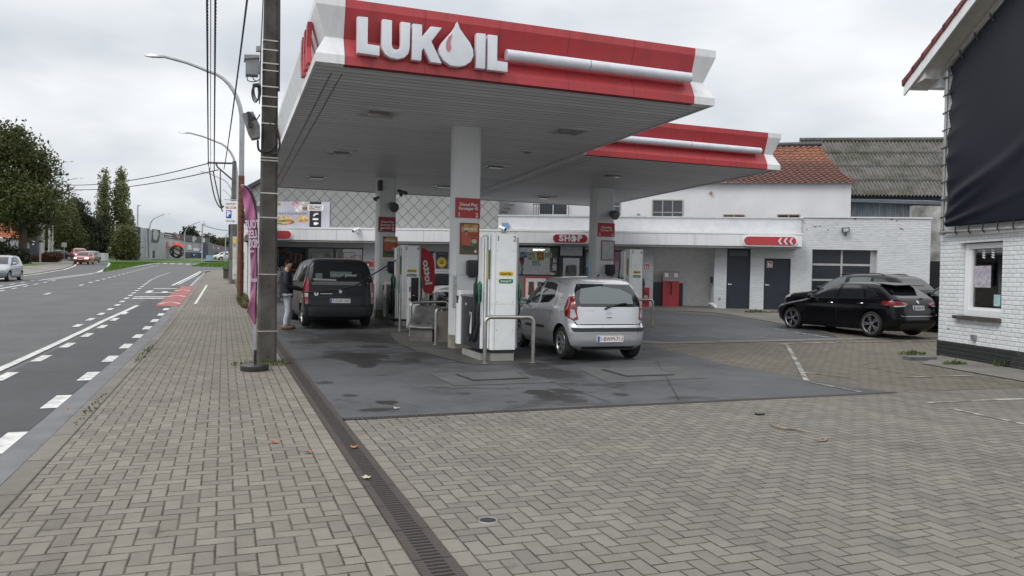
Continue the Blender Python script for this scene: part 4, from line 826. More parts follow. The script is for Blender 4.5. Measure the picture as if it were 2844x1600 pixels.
for p4, nm, c in (((2704, 738, 2752, 798), 'paper_sheet', (.42, .40, .46)), ((2759, 819, 2778, 850), 'notice', (.35, .55, .58))):
    a0 = Hx(p4[0], p4[3], -.15); a1 = Hx(p4[2], p4[1], -.15); w = MB(); w.fbox(HF, a0[0], a1[0], a0[1], a1[1], -.158, -.154); w.build(nm, mat(nm+' paper', c, .6, var=.2, vs=12), hw)
for cx in (1.15, 1.42):
    w = MB()
    for k in range(4): w.fpoly(HF, [(cx-.03, 2.06+k*.045), (cx+.05, 2.04+k*.045), (cx+.055, 2.065+k*.045), (cx-.02, 2.085+k*.045)], -.16, -.155)
    w.build('window_decal', SIGNW, hw)
a0 = Hx(2708, 937, 0); w = MB(); w.fbox(HF, a0[0]-.05, a0[0]+.06, a0[1]-.05, a0[1]+.05, 0, .06, .01); w.build('socket_box', GREYM, hs)
a0 = Hx(2630, 913, 0); text('2018', HF, a0[0]+.05, a0[1], .035, .002, GREYM, hs)
# tarpaulin stretched in a tube frame
ta = thing('tarpaulin', HF.at(1.5, 2.7, .08), 'large dark navy tarpaulin stretched over the upper wall of the white house', 'tarpaulin')
m, t, b = newmat('navy pvc'); p = t.pos(); n_ = t.noise(p, 1.3, 4)
t.put(b.inputs['Base Color'], t.mix(n_, (.004, .006, .013), (.007, .010, .021))); b.inputs['Roughness'].default_value = .5; b.inputs['Specular IOR Level'].default_value = .3; TARP = m
def tp(i, j):
    u = .42+i*4.1; top = min(E0-.1+SL*(u-.02)-.25, E0+SL*UR-.25); z = 2.70 - .03*i + (top-2.70)*j
    d = .13 + .05*math.sin(i*9+j*4)*math.exp(-((j-.45)/.3)**2) - .03*abs(math.sin(j*22))*math.exp(-i*22)
    d += .09*math.exp(-((j-.16-.30*i)/.035)**2)*math.exp(-i*3.2)*(1-math.exp(-i*14)) + .06*math.exp(-((j-.07-.42*i)/.03)**2)*math.exp(-i*4.5) + .07*math.exp(-((j-.02-.2*i)/.02)**2)*math.exp(-i*5)
    return HF.at(u - (.05*abs(math.sin(j*20)) if i == 0 else 0), z, d)
b_ = MB(); b_.grid(tp, 90, 110); o = b_.build('sheet', TARP, ta, smooth=80); md = o.modifiers.new('t', 'SOLIDIFY'); md.thickness = .004
fr_ = thing('tarp_frame', HF.at(.25, 2.6, .08), 'galvanised tube frame with black ties round the navy tarpaulin', 'frame')
PIPE = mat('frame tube', (.40, .40, .38), .35, .7, var=.1)
b_ = MB(); b_.tube([HF.at(4.6, 2.52, .1), HF.at(.25, 2.60, .1)], .033, 10); b_.build('bottom_tube', PIPE, fr_)
b_ = MB(); b_.tube([HF.at(.2, 2.6, .1), HF.at(.24, 5.95, .1)], .033, 10); b_.build('side_tube', PIPE, fr_)
b_ = MB(); b_.tube([HF.at(.26, 6.02, .1), HF.at(3.4, 6.02+3.14*SL-.1, .1)], .033, 10); b_.build('rake_tube', PIPE, fr_)
for u, z in ((.2, 2.59), (.24, 5.98)): b_ = MB(); b_.lathe([(.045, -.05), (.045, .07)], HF.at(u, z, .1), HF.uz, 10); b_.lathe([(.045, -.05), (.045, .07)], HF.at(u, z, .1), HF.ux, 10); b_.build('elbow', GREYM, fr_)
for k in range(9):
    z = 2.9+k*.36; b_ = MB(); b_.tube([HF.at(.14, z, .1), HF.at(.2, z+.01, .15), HF.at(.44, z+.03, .13)], .012, 5); b_.build('tie', BLACK, fr_)
for k in range(7):
    u = .7+k*.42; b_ = MB(); b_.tube([HF.at(u, 2.53, .1), HF.at(u+.01, 2.58, .15), HF.at(u+.02, 2.72, .14)], .013, 5); b_.build('tie', BLACK, fr_)
for k in range(6):
    u = .7+k*.45; z = 6.0+(u-.26)*(SL-.032); b_ = MB(); b_.tube([HF.at(u-.04, z+.04, .12), HF.at(u+.03, z-.05, .16), HF.at(u+.12, z-.16, .14)], .015, 5); b_.build('tie', BLACK, fr_)
for k in range(3): 
    z = 3.3+k*1.1; b_ = MB(); b_.fbox(HF, .17, .30, z-.05, z+.05, .0, .12); b_.build('clamp', GREYM, fr_)
g = G(2480, 1000)
cs = MB(); cs.add([(g.x+x, g.y+y, gz(g.x, g.y)+z) for z in (-.1, .06) for x, y in ((.35, -.1), (.95, -.18), (1., .08), (.4, .14))], [(3, 2, 1, 0), (4, 5, 6, 7), (0, 1, 5, 4), (1, 2, 6, 5), (2, 3, 7, 6), (3, 0, 4, 7)]); tag(cs.build('curb_stub', CONC), 'low grey concrete curb stub by the corner of the white house', 'curb')
sh_ = MB(); sh_.fpoly(Fr((HF.o.x, HF.o.y, 0), (HF.n.x, HF.n.y, 0)), [(0, 0), (.01, 0), (.01, .01)], 0, .01)
_a, _b, _c, _d = (G(*p) for p in ((2560, 1010), (2620, 985), (2844, 1028), (2844, 1060)))
sheet('house_strip', [(_a.x, _a.y), (_b.x-.05, _b.y), (_c.x+.1, _c.y), (_c.x-.2, _c.y-3), (_d.x, _d.y-3.4), (_d.x, _d.y)], .006, APRON)
# ------------------------------------------------------------------ white side building on the street
sb = thing('side_building', (1.0, 32, gz(1, 32)), 'white brick side building with a dark gate on the sidewalk behind the pink flag', 'building')
XF = Fr((.92, 30.2, 0), (0, -1, 0)); BRS = m_brick('side brick', XF, (.66, .665, .66), dirt=.4)
b_ = MB(); b_.fbox(XF, -8.6, -3.9, -.2, 3.75, -.5, 0); b_.fbox(XF, -2.2, 0, -.2, 3.9, -.5, 0); b_.fbox(XF, -3.9, -2.2, 2.75, 3.8, -.5, 0); b_.build('wall', BRS, sb)
b_ = MB(); b_.fbox(XF, -3.9, -2.2, .2, 2.75, -.35, -.3); b_.build('gate', mat('gate grey', (.10, .11, .13), .5, var=.2, vs=6), sb)
b_ = MB(); b_.fbox(XF, -4.1, -2.0, 2.72, 2.95, -.1, .12); b_.build('lintel', CONC, sb)
b_ = MB(); b_.fbox(XF, -8.7, .05, 3.76, 3.95, -.6, .15); b_.build('coping', CONC, sb)
# ------------------------------------------------------------------ far buildings
def farbox(name, label, cat, P4, h, m_, depth=20):
    """facade between two ground points, real depth"""
    a, b = P4; a = Vector(a); b = Vector(b); fr = Fr((a.x, a.y, gz(a.x, a.y)-1), (b.x-a.x, b.y-a.y, 0)); L = (Vector((b.x-a.x, b.y-a.y))).length
    r = thing(name, (a.x, a.y, gz(a.x, a.y)), label, cat); w_ = MB(); w_.fpoly(fr, [(0, 0), (L, 0), (L, h[1]+1), (0, h[0]+1)], -depth, 0); w_.build('wall', m_, r)
    return r, fr, L
A_ = atZ(382, 716, 118); B_ = atZ(583, 716, 165)  # its near end is masked by the trees
def hgt(x, y, q): Z = (q-CAM).dot(fw); return (atZ(x, y, Z).z - gz(q.x, q.y))
br, bf, bl = farbox('mural_hall', 'long grey hall covered in a printed mural with red neon lettering beyond the roundabout', 'building', ((A_.x, A_.y), (B_.x, B_.y)), (hgt(382, 630, A_), hgt(583, 659, B_)), mat('hall grey', (.28, .29, .315), .6, var=.15, vs=.3), 3.)
def bpoly(nm, c, pts, d=.03, e=0., var=.2):
    w_ = MB(); w_.fpoly(bf, [bf.px(*q) for q in pts], 0., d); return w_.build(nm, mat('%s %.3f' % (nm, c[0]), c, .6, var=var, vs=.6, emit=e), br)
bpoly('mural_panel', (.05, .052, .058), [(457, 645), (583, 661), (583, 678), (512, 672), (505, 668), (455, 660)])
bpoly('mural_panel', (.045, .047, .055), [(423, 636), (445, 639), (441, 668), (437, 675), (420, 673)], .05)
bpoly('mural_face', (.36, .37, .39), [(427, 638), (436, 640), (440, 650), (434, 668), (424, 664), (423, 648)], .08)
bpoly('mural_panel', (.26, .28, .31), [(390, 633), (409, 634), (410, 715), (389, 715)], .03)
bpoly('mural_panel', (.10, .11, .125), [(409, 634), (413, 634), (414, 715), (411, 715)], .05)
bpoly('mural_pipe', (.32, .15, .15), [(480, 645), (488, 646), (500, 658), (496, 668), (488, 655)], .06)
bpoly('mural_pipe', (.34, .34, .36), [(457, 649), (474, 652), (476, 656), (457, 652)], .07); bpoly('mural_pipe', (.30, .27, .28), [(457, 656), (480, 659), (480, 662), (457, 659)], .07)
bpoly('mural_panel', (.34, .35, .38), [(464, 666), (505, 672), (505, 696), (463, 694)], .04)
bpoly('mural_figure', (.36, .37, .38), [(533, 658), (540, 655), (546, 664), (540, 668), (538, 676), (534, 670)], .08)
bpoly('banner', (.52, .53, .54), [(517, 680), (530, 681), (531, 694), (517, 693)], .1); bpoly('banner', (.60, .60, .60), [(536, 689), (566, 692), (566, 698), (536, 696)], .1); bpoly('banner', (.5, .51, .5), [(562, 662), (567, 662), (567, 690), (561, 690)], .15)
bpoly('shopfront', (.03, .032, .038), [(515, 700), (583, 703), (583, 717), (512, 717)], .05)
bpoly('mural_panel', (.22, .15, .12), [(466, 684), (495, 688), (495, 697), (466, 696)], .06)
bpoly('entrance', (.012, .014, .018), [(424, 696), (429, 696), (429, 716), (424, 716)], .05)
bpoly('dark_edge', (.012, .014, .018), [(382, 630), (389, 631), (388, 717), (382, 717)], .04)
NEON = mat('neon red', (1., .05, .04), .5, emit=.3)
_u0 = bf.px(486, 678); _u1 = bf.px(503, 680); text('Wa.dor', bf, (_u0[0]+_u1[0])/2-.3, (_u0[1]+_u1[1])/2-.2, 0.8, .12, NEON, br, width=6.0, bold=.06, thick=.1)
bpoly('neon_emblem', (.5, .08, .07), [(462, 674), (466, 670), (467, 684), (463, 690), (461, 684)], .1)
A2 = atZ(578, 716, 158); B2 = atZ(640, 716, 185)
b2, bf2, bl2 = farbox('grey_hall', 'low blue grey hall beyond the roundabout left of the tall black pole', 'building', ((A2.x, A2.y), (B2.x, B2.y)), (hgt(578, 673, A2), hgt(640, 681, B2)), mat('hall blue grey', (.10, .11, .135), .6, var=.1, vs=.3))
for q, c in (([(597, 700), (607, 700), (607, 716), (597, 716)], (.015, .017, .02)), ([(614, 700), (626, 700), (626, 716), (614, 716)], (.35, .36, .36)), ([(616, 703), (624, 703), (624, 716), (616, 716)], (.06, .06, .055)), ([(590, 684), (594, 685), (594, 692), (590, 692)], (.4, .3, .08))):
    w_ = MB(); w_.fpoly(bf2, [bf2.px(*z) for z in q], 0, .04+c[0]*.05); w_.build('opening', mat('opening %.3f' % c[0], c, .6), b2)
# orange roofed house on the left
A3 = atZ(-60, 728, 105); B3 = atZ(52, 726, 118)
b3, bf3, bl3 = farbox('roofed_house', 'white house with an orange tiled roof behind the hedge at the left', 'house', ((A3.x, A3.y), (B3.x, B3.y)), (hgt(-60, 657, A3), hgt(52, 660, B3)), WHITE2, 9)
e0 = bf3.px(-60, 656); e1 = bf3.px(52, 662); q0 = bf3.px(-60, 600, -4); q1 = bf3.px(26, 607, -4)
roof_surface(bf3, ((e0[0], e0[1], .4), (e1[0], e1[1], .4)), ((q0[0], q0[1], -4.), (q1[0], q1[1], -4.)), 14, 30, .04, .05, 0., 4).build('roof', mat('far orange tiles', (.36, .115, .05), .8, var=.25, vs=1.5), b3)
w_ = MB(); z0 = bf3.px(36, 645, -1.5); w_.fbox(bf3, z0[0]-.4, z0[0]+.45, z0[1]-.1, z0[1]+.55, -1.6, -1.2); w_.build('roof_window', SIGNW, b3)
w_ = MB(); z0 = bf3.px(36, 690, 2.5); w_.add([bf3.at(z0[0]-1.6, z0[1]-1.2, 3), bf3.at(z0[0]+1.4, z0[1]-1.2, 3), bf3.at(z0[0]+1.2, z0[1]+1.2, .05), bf3.at(z0[0]-1., z0[1]+1.2, .05)], [(0, 1, 2, 3)]); o = w_.build('porch_roof', mat('porch tiles', (.24, .075, .045), .8, var=.2), b3); o.modifiers.new('t', 'SOLIDIFY').thickness = .1
# ------------------------------------------------------------------ canopies
m, t, b = newmat('soffit planks'); p = t.pos(); Y_ = t.sep(p)[1]
q = t.m('DIVIDE', Y_, .2); fq = t.m('FLOOR', q); e = t.m('SUBTRACT', q, fq); e = t.m('MINIMUM', e, t.m('SUBTRACT', 1., e))
wn = t.new('ShaderNodeTexWhiteNoise', noise_dimensions='1D'); t.put(wn.inputs['W'], fq)
n_ = t.noise(p, .7, 5); k = t.m('ADD', t.m('MULTIPLY', wn.outputs['Value'], .10), t.m('ADD', .54, t.m('MULTIPLY', n_, .16)))
c = t.mix(t.ramp(e, .11, .04), t.comb(k, k, t.m('MULTIPLY', k, 1.03)), (.22, .22, .22)); t.put(b.inputs['Base Color'], c); b.inputs['Roughness'].default_value = .45
t.put(b.inputs['Normal'], t.bump(t.m('ADD', t.ramp(e, .02, .12), t.m('MULTIPLY', t.noise(p, 5, 3), .25)), .5, .02)); SOFF = m
MAROON = mat('maroon lip', (.16, .02, .03), .5)
SL_ = -.0171
def canopy(name, label, x0, x1, y0, y1, zb, left=True):
    zt = lambda Y: SL_*(Y-y0)
    r = thing(name, ((x0+x1)/2, y0+3.5, gz((x0+x1)/2, y0+3.5)), label, 'canopy')
    pr = [(.14, .0), (.0, .0), (.0, .13), (.15, .42), (.0, .84), (.0, .965), (.3, .965)]
    def P(side, t_, d, z, out=0.):   # a point on the perimeter, mitred corners
        d -= out
        if side == 'F': return Vector((t_(d), y0+d, zb+z+zt(y0+d)))
        if side == 'B': return Vector((t_(d), y1-d, zb+z+zt(y1-d)))
        if side == 'L': return Vector((x0+d, t_(d), zb+z+zt(t_(d))))
        return Vector((x1-d, t_(d), zb+z+zt(t_(d))))
    def run(nm, mt, side, a, b_, out=0., prof=pr):
        m_ = MB(); vs = [P(side, a, d, z, out) for d, z in prof] + [P(side, b_, d, z, out) for d, z in prof]; n = len(prof)
        m_.add(vs, [(i, i+1, n+i+1, n+i) for i in range(n-1)]); o = m_.build(nm, mt, r, smooth=0)
        s_ = o.modifiers.new('t', 'SOLIDIFY'); s_.thickness = .01; s_.offset = -1
        return o
    C_ = .42
    LC = C_ if left else .0
    run('fascia', RED, 'F', lambda d: x0+LC+.002, lambda d: x1-C_-.002, -.012)
    if left: run('corner_panel', WHITE, 'F', lambda d: x0+d, lambda d: x0+C_)
    run('corner_panel', WHITE, 'F', lambda d: x1-C_, lambda d: x1-d)
    ps = [(.03, 0.)]+pr[1:]
    run('side_fascia', WHITE, 'L', lambda d: y0+d, lambda d: y1-d, prof=ps); run('side_fascia', WHITE, 'R', lambda d: y0+d, lambda d: y1-d, prof=ps)
    run('rear_fascia', WHITE, 'B', lambda d: x0+d, lambda d: x1-d)
    for k in range(1, 5):
        xs_ = x0+C_+(x1-x0-2*C_)*k/5; run('panel_seam', MAROON, 'F', lambda d: xs_, lambda d: xs_+.009, -.0105)
    m_ = MB(); m_.add([(x0+C_, y0+.016, zb-.004), (x1-C_, y0+.016, zb-.004), (x1-C_, y0+.15, zb-.006), (x0+C_, y0+.15, zb-.006)], [(0, 1, 2, 3)]); m_.build('maroon_lip', MAROON, r)
    m_ = MB(); i = .03
    m_.add([(x0+i, y0+i, zb+.02+zt(y0)), (x1-i, y0+i, zb+.02+zt(y0)), (x1-i, y1-i, zb+.02+zt(y1)), (x0+i, y1-i, zb+.02+zt(y1)), (x0+i, y0+i, zb+.1+zt(y0)), (x1-i, y0+i, zb+.1+zt(y0)), (x1-i, y1-i, zb+.1+zt(y1)), (x0+i, y1-i, zb+.1+zt(y1))], [(0, 3, 2, 1), (4, 5, 6, 7), (0, 1, 5, 4), (1, 2, 6, 5), (2, 3, 7, 6), (3, 0, 4, 7)])
    k_ = .2; m2 = MB(); m2.add([(x, y, zb+z+zt(y)) for z in (.80, .9) for x, y in ((x0+k_, y0+k_), (x1-k_, y0+k_), (x1-k_, y1-k_), (x0+k_, y1-k_))], [(0, 3, 2, 1), (4, 5, 6, 7), (0, 1, 5, 4), (1, 2, 6, 5), (2, 3, 7, 6), (3, 0, 4, 7)]); m2.build('roof_deck', GREYM, r)
    m_.build('soffit', SOFF, r)
    m_ = MB()
    for dx in (.30, .46): m_.add([(x0+dx, y0+.6, zb+.016+zt(y0+.6)), (x0+dx+.02, y0+.6, zb+.016+zt(y0+.6)), (x0+dx+.02, y1-.3, zb+.016+zt(y1)), (x0+dx, y1-.3, zb+.016+zt(y1))], [(0, 1, 2, 3)])
    m_.build('soffit_seam', mat('seam dark', (.20, .20, .205), .7), r)
    return r, zt
cA, ztA = canopy('canopy', 'large red and white canopy with raised white lettering over the nearest pumps', 1.21, 8.08, 11.5, 27.0, 4.60)
cB, ztB = canopy('canopy', 'farther red and white canopy without lettering over the right-hand pump', 8.14, 13.93, 16.8, 27.3, 4.49, False)
# raised letters of the front canopy, drawn on the plane of its fascia
LW = mat('acrylic white', (.66, .69, .74), .3, var=.03, dirt=.08)
LETF = XZ(11.49)
def lp(pts): return [LETF.px(780+x/2.4143, y/2.4143) for x, y in pts]
def letter(nm, pts, d0=-.02, d1=.10, mt=LW, par=None):
    m_ = MB(); m_.fpoly(LETF, lp(pts), d0, d1); return m_.build(nm, mt, par or cA, smooth=40, bevel=.018 if mt == LW else 0)
letter('letter_L', [(505,122),(578,128),(575,307),(656,318),(654,387),(505,365)])
letter('letter_U', [(672,140),(738,149),(736,318),(745,338),(765,344),(785,338),(793,318),(795,157),(860,166),(856,330),(845,372),(820,398),(775,408),(725,398),(690,375),(672,340),(667,318)])
letter('letter_K', [(873,170),(938,177),(938,255),(995,188),(1071,197),(1000,290),(1070,438),(994,428),(948,335),(936,352),(932,419),(868,411)])
dr = letter('drop_emblem', [(1172,155),(1190,205),(1225,255),(1258,300),(1278,345),(1280,385),(1262,425),(1225,450),(1178,458),(1125,450),(1078,415),(1053,370),(1050,335),(1065,300),(1100,260),(1140,215),(1160,185)])
letter('drop_mark', [(1138,240),(1112,262),(1095,300),(1097,340),(1108,360),(1122,355),(1130,335),(1125,300),(1132,262)], .10, .106, mat('pale red', (.48, .20, .22), .4), dr)
letter('letter_I', [(1300,232),(1362,238),(1358,474),(1297,466)])
letter('letter_L', [(1376,242),(1441,250),(1437,418),(1508,428),(1507,494),(1373,477)])
TUBEW = mat('tube white', (.64, .66, .72), .35, var=.04, dirt=.1)
for xa, xb in ((4.15, 5.60), (5.62, 7.56)):
    m_ = MB(); m_.cyl((xa, 11.50, 5.035), (1, 0, 0), .088, xb-xa, 20); m_.build('tube_light', TUBEW, cA)
for xa, xb in ((8.6, 11.1), (11.12, 13.28)):
    m_ = MB(); m_.cyl((xa, 16.82, 4.955), (1, 0, 0), .085, xb-xa, 20); m_.build('tube_light', TUBEW, cB)
def chev(par, y, x, zb):
    for k in range(3):
        yy = y+k*.42; fr = Fr((x, yy, zb), (0, -1, 0)); m_ = MB()
        m_.fpoly(fr, [(0, .14), (-.2, .14), (-.34, .42), (-.2, .76), (0, .76), (-.14, .42)], -.02, .05); m_.build('chevron', RED, par)
chev(cA, 12.15, 1.21, 4.60); chev(cA, 20.4, 1.21, 4.45)
def soffit_light(par, x, y, zb, zt, s=.36, y0=11.5):
    z = zb+.02+SL_*(y-y0); o = MB()
    for q in ((-s, s, -s, -s+.06), (-s, s, s-.06, s), (-s, -s+.06, -s+.06, s-.06), (s-.06, s, -s+.06, s-.06)): o.box((x+q[0], y+q[2], z-.025), (x+q[1], y+q[3], z+.01))
    o = o.build('soffit_light', mat('light frame', (.55, .56, .56), .4, .4), par)
    l = MB(); l.box((x-s+.06, y-s+.06, z-.008), (x+s-.06, y+s-.06, z+.01)); l.build('reflector', mat('reflector', (.42, .43, .43), .25, .5, var=.3, vs=9), o)
    l = MB(); l.box((x-s*.55, y-s*.28, z-.05), (x+s*.55, y+s*.28, z-.008)); l.build('lamp_lens', mat('lens grey', (.24, .25, .25), .15), o)
for x, y in ((1052, 313), (947, 424), (880, 494), (1578, 364), (1376, 463), (1232, 519), (1465, 421)):
    p = atz(x, y, 4.55); p = atz(x, y, 4.62+SL_*(p.y-11.5)); soffit_light(cA, p.x, p.y, 4.60, ztA, .36 if x != 1465 else .15)
for x, y in ((1702, 488), (1510, 541)):
    p = atz(x, y, 4.45); soffit_light(cB, p.x, p.y, 4.49, ztB, .38, 16.8)
# pillars with their panels
PILW = mat('pillar white', (.66, .675, .68), .4, var=.04, vs=1.2, dirt=.14)
POSTC = mat('poster field', (.05, .15, .03), .45, var=.3, vs=5)
def pillar(par, pxl, pxr, ybase, Y, ztop, nums, fuels, dep=.34, ch=.07, poster=True):
    x0 = atY(pxl, ybase, Y).x; x1 = atY(pxr, ybase, Y).x; z0 = gz(x0, Y)-.05
    m_ = MB(); pts = [(x0+ch, Y), (x1-ch, Y), (x1, Y+ch), (x1, Y+dep-ch), (x1-ch, Y+dep), (x0+ch, Y+dep), (x0, Y+dep-ch), (x0, Y+ch)]
    def pris(z0_, z1_, g=0.):
        cx, cy = (x0+x1)/2, Y+dep/2; k = 1+g; m2 = MB(); n = 8
        v = [((x-cx)*k+cx, (y-cy)*k+cy, z) for z in (z0_, z1_) for x, y in pts]
        return m2.add(v, [tuple(range(7, -1, -1)), tuple(range(8, 16))] + [(i, (i+1) % n, n+(i+1) % n, n+i) for i in range(n)])
    pi = pris(z0+.30, ztop).build('pillar', PILW, par, smooth=0)
    pris(z0, z0+.33, .012).build('pillar_base', mat('pillar base', (.27, .25, .20), .8, var=.2, vs=7, dirt=.3), pi, smooth=0)
    pris(z0+1.55, z0+1.556, .004).build('pillar_seam', GREYM, pi, smooth=0)
    fr = XZ(Y); w_ = x1-x0
    return pi, fr, x0, x1, z0
PW = mat('lettering white', (.75, .75, .75), .5, var=.02)
def price_panel(pi, fr, x0, x1, p_top, p_bot, lines, a_, b_, deep=False):
    z1 = fr.px((0), p_top)[1] if False else p_top; z0 = p_bot
    m_ = MB(); m_.fbox(fr, x0+.035, x1-.015, z0, z1, -.05, .012); o = m_.build('price_panel', DRED if deep else mat('panel red', (.40, .022, .03), .4), pi)
    h = z1-z0; cx = (x0+x1)/2
    for k, s_ in enumerate(lines): text(s_, fr, cx+.02, z1-h*(.33+.2*k), .062, .013, PW, o, bold=.03, width=.055*len(s_)*.62)
    text(a_, fr, x0+.11, z0+h*.15, .085, .013, PW, o, bold=.03); text(b_, fr, x1-.09, z0+h*.15, .085, .013, PW, o, bold=.03)
p1, fr1, a1, b1, z1_ = pillar(cA, 1254, 1329, 955, 15.05, 4.62, None, None)
zz = lambda fr, x, y: fr.px(x, y)[1]
price_panel(p1, fr1, a1, b1, zz(fr1, 1307, 551), zz(fr1, 1307, 606), ['Diesel Plus', 'Eurosuper 95'], '1', '2')
p2, fr2, a2, b2_, z2_ = pillar(cA, 1044, 1096, 880, 23.15, 4.5, None, None, .4)
price_panel(p2, fr2, a2, b2_, zz(fr2, 1082, 603), zz(fr2, 1082, 645), ['Diesel Plus', 'Eurosuper 95', 'Superplus 98'], '3', '4', True)
p3, fr3, a3, b3_, z3_ = pillar(cB, 1646, 1703, 880, 22.3, 4.42, None, None, .45)
price_panel(p3, fr3, a3+.08, b3_, zz(fr3, 1690, 620), zz(fr3, 1690, 658), ['Diesel Plus', 'Eurosuper 95'], '5', '6')
def poster(fr, x0, y0, x1, y1, label, full=True, d=.012):
    a0 = fr.px(x0, y1); a1 = fr.px(x1, y0); W_, H_ = a1[0]-a0[0], a1[1]-a0[1]
    r = thing('poster', fr.at((a0[0]+a1[0])/2, a0[1], 0), label, 'poster')
    ring(fr, a0[0], a1[0], a0[1], a1[1], .025, d).build('frame', mat('poster frame', (.22, .03, .025), .4), r)
    L = lambda pts: [(a0[0]+p*W_, a0[1]+q*H_) for p, q in pts]
    m_ = MB(); m_.fbox(fr, a0[0]+.02, a1[0]-.02, a0[1]+.02, a1[1]-.02, 0, d-.004); m_.build('sheet', (mat('poster red', (.42, .07, .03), .45, var=.3, vs=3) if full else mat('poster blank', (.42, .43, .43), .5)), r)
    if not full: return
    for k, (nm, m2, pts) in enumerate((('gold_band', mat('poster gold', (.55, .34, .10), .45, var=.2), [(.06, .72), (.94, .72), (.94, .96), (.06, .96)]), ('grass_field', POSTC, [(.06, .04), (.94, .04), (.94, .36), (.7, .44), (.4, .38), (.06, .34)]),
        ('shirt', mat('shirt red', (.50, .10, .06), .5), [(.14, .30), (.52, .22), (.56, .5), (.44, .56), (.36, .62), (.2, .58), (.12, .5)]), ('shorts', mat('shorts', (.09, .05, .05), .5), [(.14, .16), (.75, .12), (.78, .24), (.5, .28), (.16, .3)]),
        ('face', mat('skin print', (.42, .24, .16), .5), [(.25, .62), (.38, .60), (.41, .70), (.33, .75), (.24, .71)]), ('hair', mat('hair print', (.025, .018, .015), .5), [(.22, .68), (.27, .77), (.38, .77), (.41, .70), (.33, .73), (.26, .69)]),
        ('bubble', mat('bubble', (.40, .45, .32), .5), ell(.74, .42, .14, .07, 14)), ('ball', SIGNW, ell(.82, .1, .06, .045, 12)), ('emblem', RED, [(.06, .88), (.2, .88), (.2, .98), (.06, .98)]))):
        m_ = MB(); m_.fpoly(fr, L(pts), d-.004, d-.003+k*.0006); m_.build(nm, m2, r)
    text('RED DEVIL', fr, a0[0]+W_*.55, a0[1]+H_*.80, H_*.07, d+.004, SIGNW, r, width=W_*.66, bold=.05); text('ÉTÉ', fr, a0[0]+W_*.55, a0[1]+H_*.90, H_*.05, d+.004, mat('print red', (.4, .03, .03), .5), r)
poster(fr1, 1276, 621, 1331, 706, 'red and green football poster on the nearest white pillar')
poster(fr2, 1063, 658, 1104, 714, 'dim red and green football poster on the pillar marked 3 and 4')
poster(fr3, 1669, 669, 1707, 723, 'empty red framed poster on the pillar marked 5 and 6', False)
def towel(fr, x0, y0, x1, y1, label):
    a0 = fr.px(x0, y1); a1 = fr.px(x1, y0); r = thing('towel_dispenser', fr.at((a0[0]+a1[0])/2, a0[1], 0), label, 'dispenser', 'black towel dispensers on the pillars')
    m_ = MB(); m_.fbox(fr, a0[0], a1[0], a0[1]+.02, a1[1], 0, .16, .045); m_.build('case', BLACK, r, bevel=.012)
    m_ = MB(); m_.fbox(fr, a0[0]+.05, a1[0]-.05, a0[1]-.02, a0[1]+.04, .03, .1, .01); m_.build('outlet', BLACK, r)
towel(fr1, 1294, 723, 1324, 768, 'black towel dispenser on the nearest white pillar'); towel(fr2, 1075, 726, 1096, 757, 'black towel dispenser on the pillar marked 3 and 4'); towel(fr3, 1680, 735, 1703, 764, 'black towel dispenser on the pillar marked 5 and 6')
def keybox(fr, x0, y0, x1, y1, label, m_col):
    a0 = fr.px(x0, y1); a1 = fr.px(x1, y0); r = thing('call_box', fr.at((a0[0]+a1[0])/2, a0[1], 0), label, 'box', 'small boxes beside the towel dispensers')
    W_, H_ = a1[0]-a0[0], a1[1]-a0[1]
    m_ = MB(); m_.fbox(fr, a0[0], a1[0], a0[1], a1[1], -.02, .10, .015); m_.build('case', m_col, r)
    for k in range(3): m_ = MB(); m_.fbox(fr, a0[0]+W_*.3, a1[0]-W_*.25, a0[1]+H_*(.32+.2*k), a0[1]+H_*(.45+.2*k), .1, .104); m_.build('key', DSTEEL, r)
keybox(fr1, 1323, 744, 1342, 785, 'white call box on the right edge of the nearest pillar', PWHITE); keybox(fr2, 1091, 739, 1103, 767, 'white call box on the pillar marked 3 and 4', PWHITE); keybox(fr3, 1698, 749, 1724, 775, 'grey call box on the pillar marked 5 and 6', GREYM)
def speaker(fr, x, y, label, s=1.):
    a0 = fr.px(x, y); r = thing('loudspeaker', fr.at(a0[0], a0[1]-.2, 0), label, 'loudspeaker'); d_ = Vector((.35, -.9, -.35)).normalized()
    m_ = MB(); m_.lathe([(.0, -.12), (.09*s, -.12), (.13*s, .06), (.13*s, .12), (0, .125)], fr.at(a0[0], a0[1], .2), d_, 14); o = m_.build('horn', mat('speaker grey', (.10, .10, .095), .5), r)
    m_ = MB(); m_.tube([fr.at(a0[0]-.05, a0[1]+.05, -.02), fr.at(a0[0], a0[1], .12)], .02, 6); m_.build('bracket', BLACK, r)
speaker(fr2, 1087, 575, 'grey horn loudspeaker on the shaded pillar right of the van', 1.15); speaker(fr3, 1697, 597, 'grey horn loudspeaker above the empty red frame on the right-hand pillar', 1.15)
DKC = mat('camera dark', (.05, .055, .06), .4)
cctv(XZ(23.2), fr2.px(1126, 545)[0]-.15, fr2.px(1126, 545)[1]+.1, .1, 'dark camera on the right side of the pillar marked 3 and 4', DKC, 1.1, 1.05)
cctv(XZ(23.2), fr2.px(1052, 552)[0]-.1, fr2.px(1052, 552)[1], .1, 'dark camera on the left side of the pillar marked 3 and 4', DKC, -1.2, .75)
a0 = fr2.px(1056, 516); m_ = MB(); m_.fbox(fr2, a0[0]-.07, a0[0]+.06, a0[1]-.16, a0[1]+.16, -.1, .1, .02); tag(m_.build('sensor_box', DKC), 'dark box high on the left edge of the pillar marked 3 and 4', 'box')
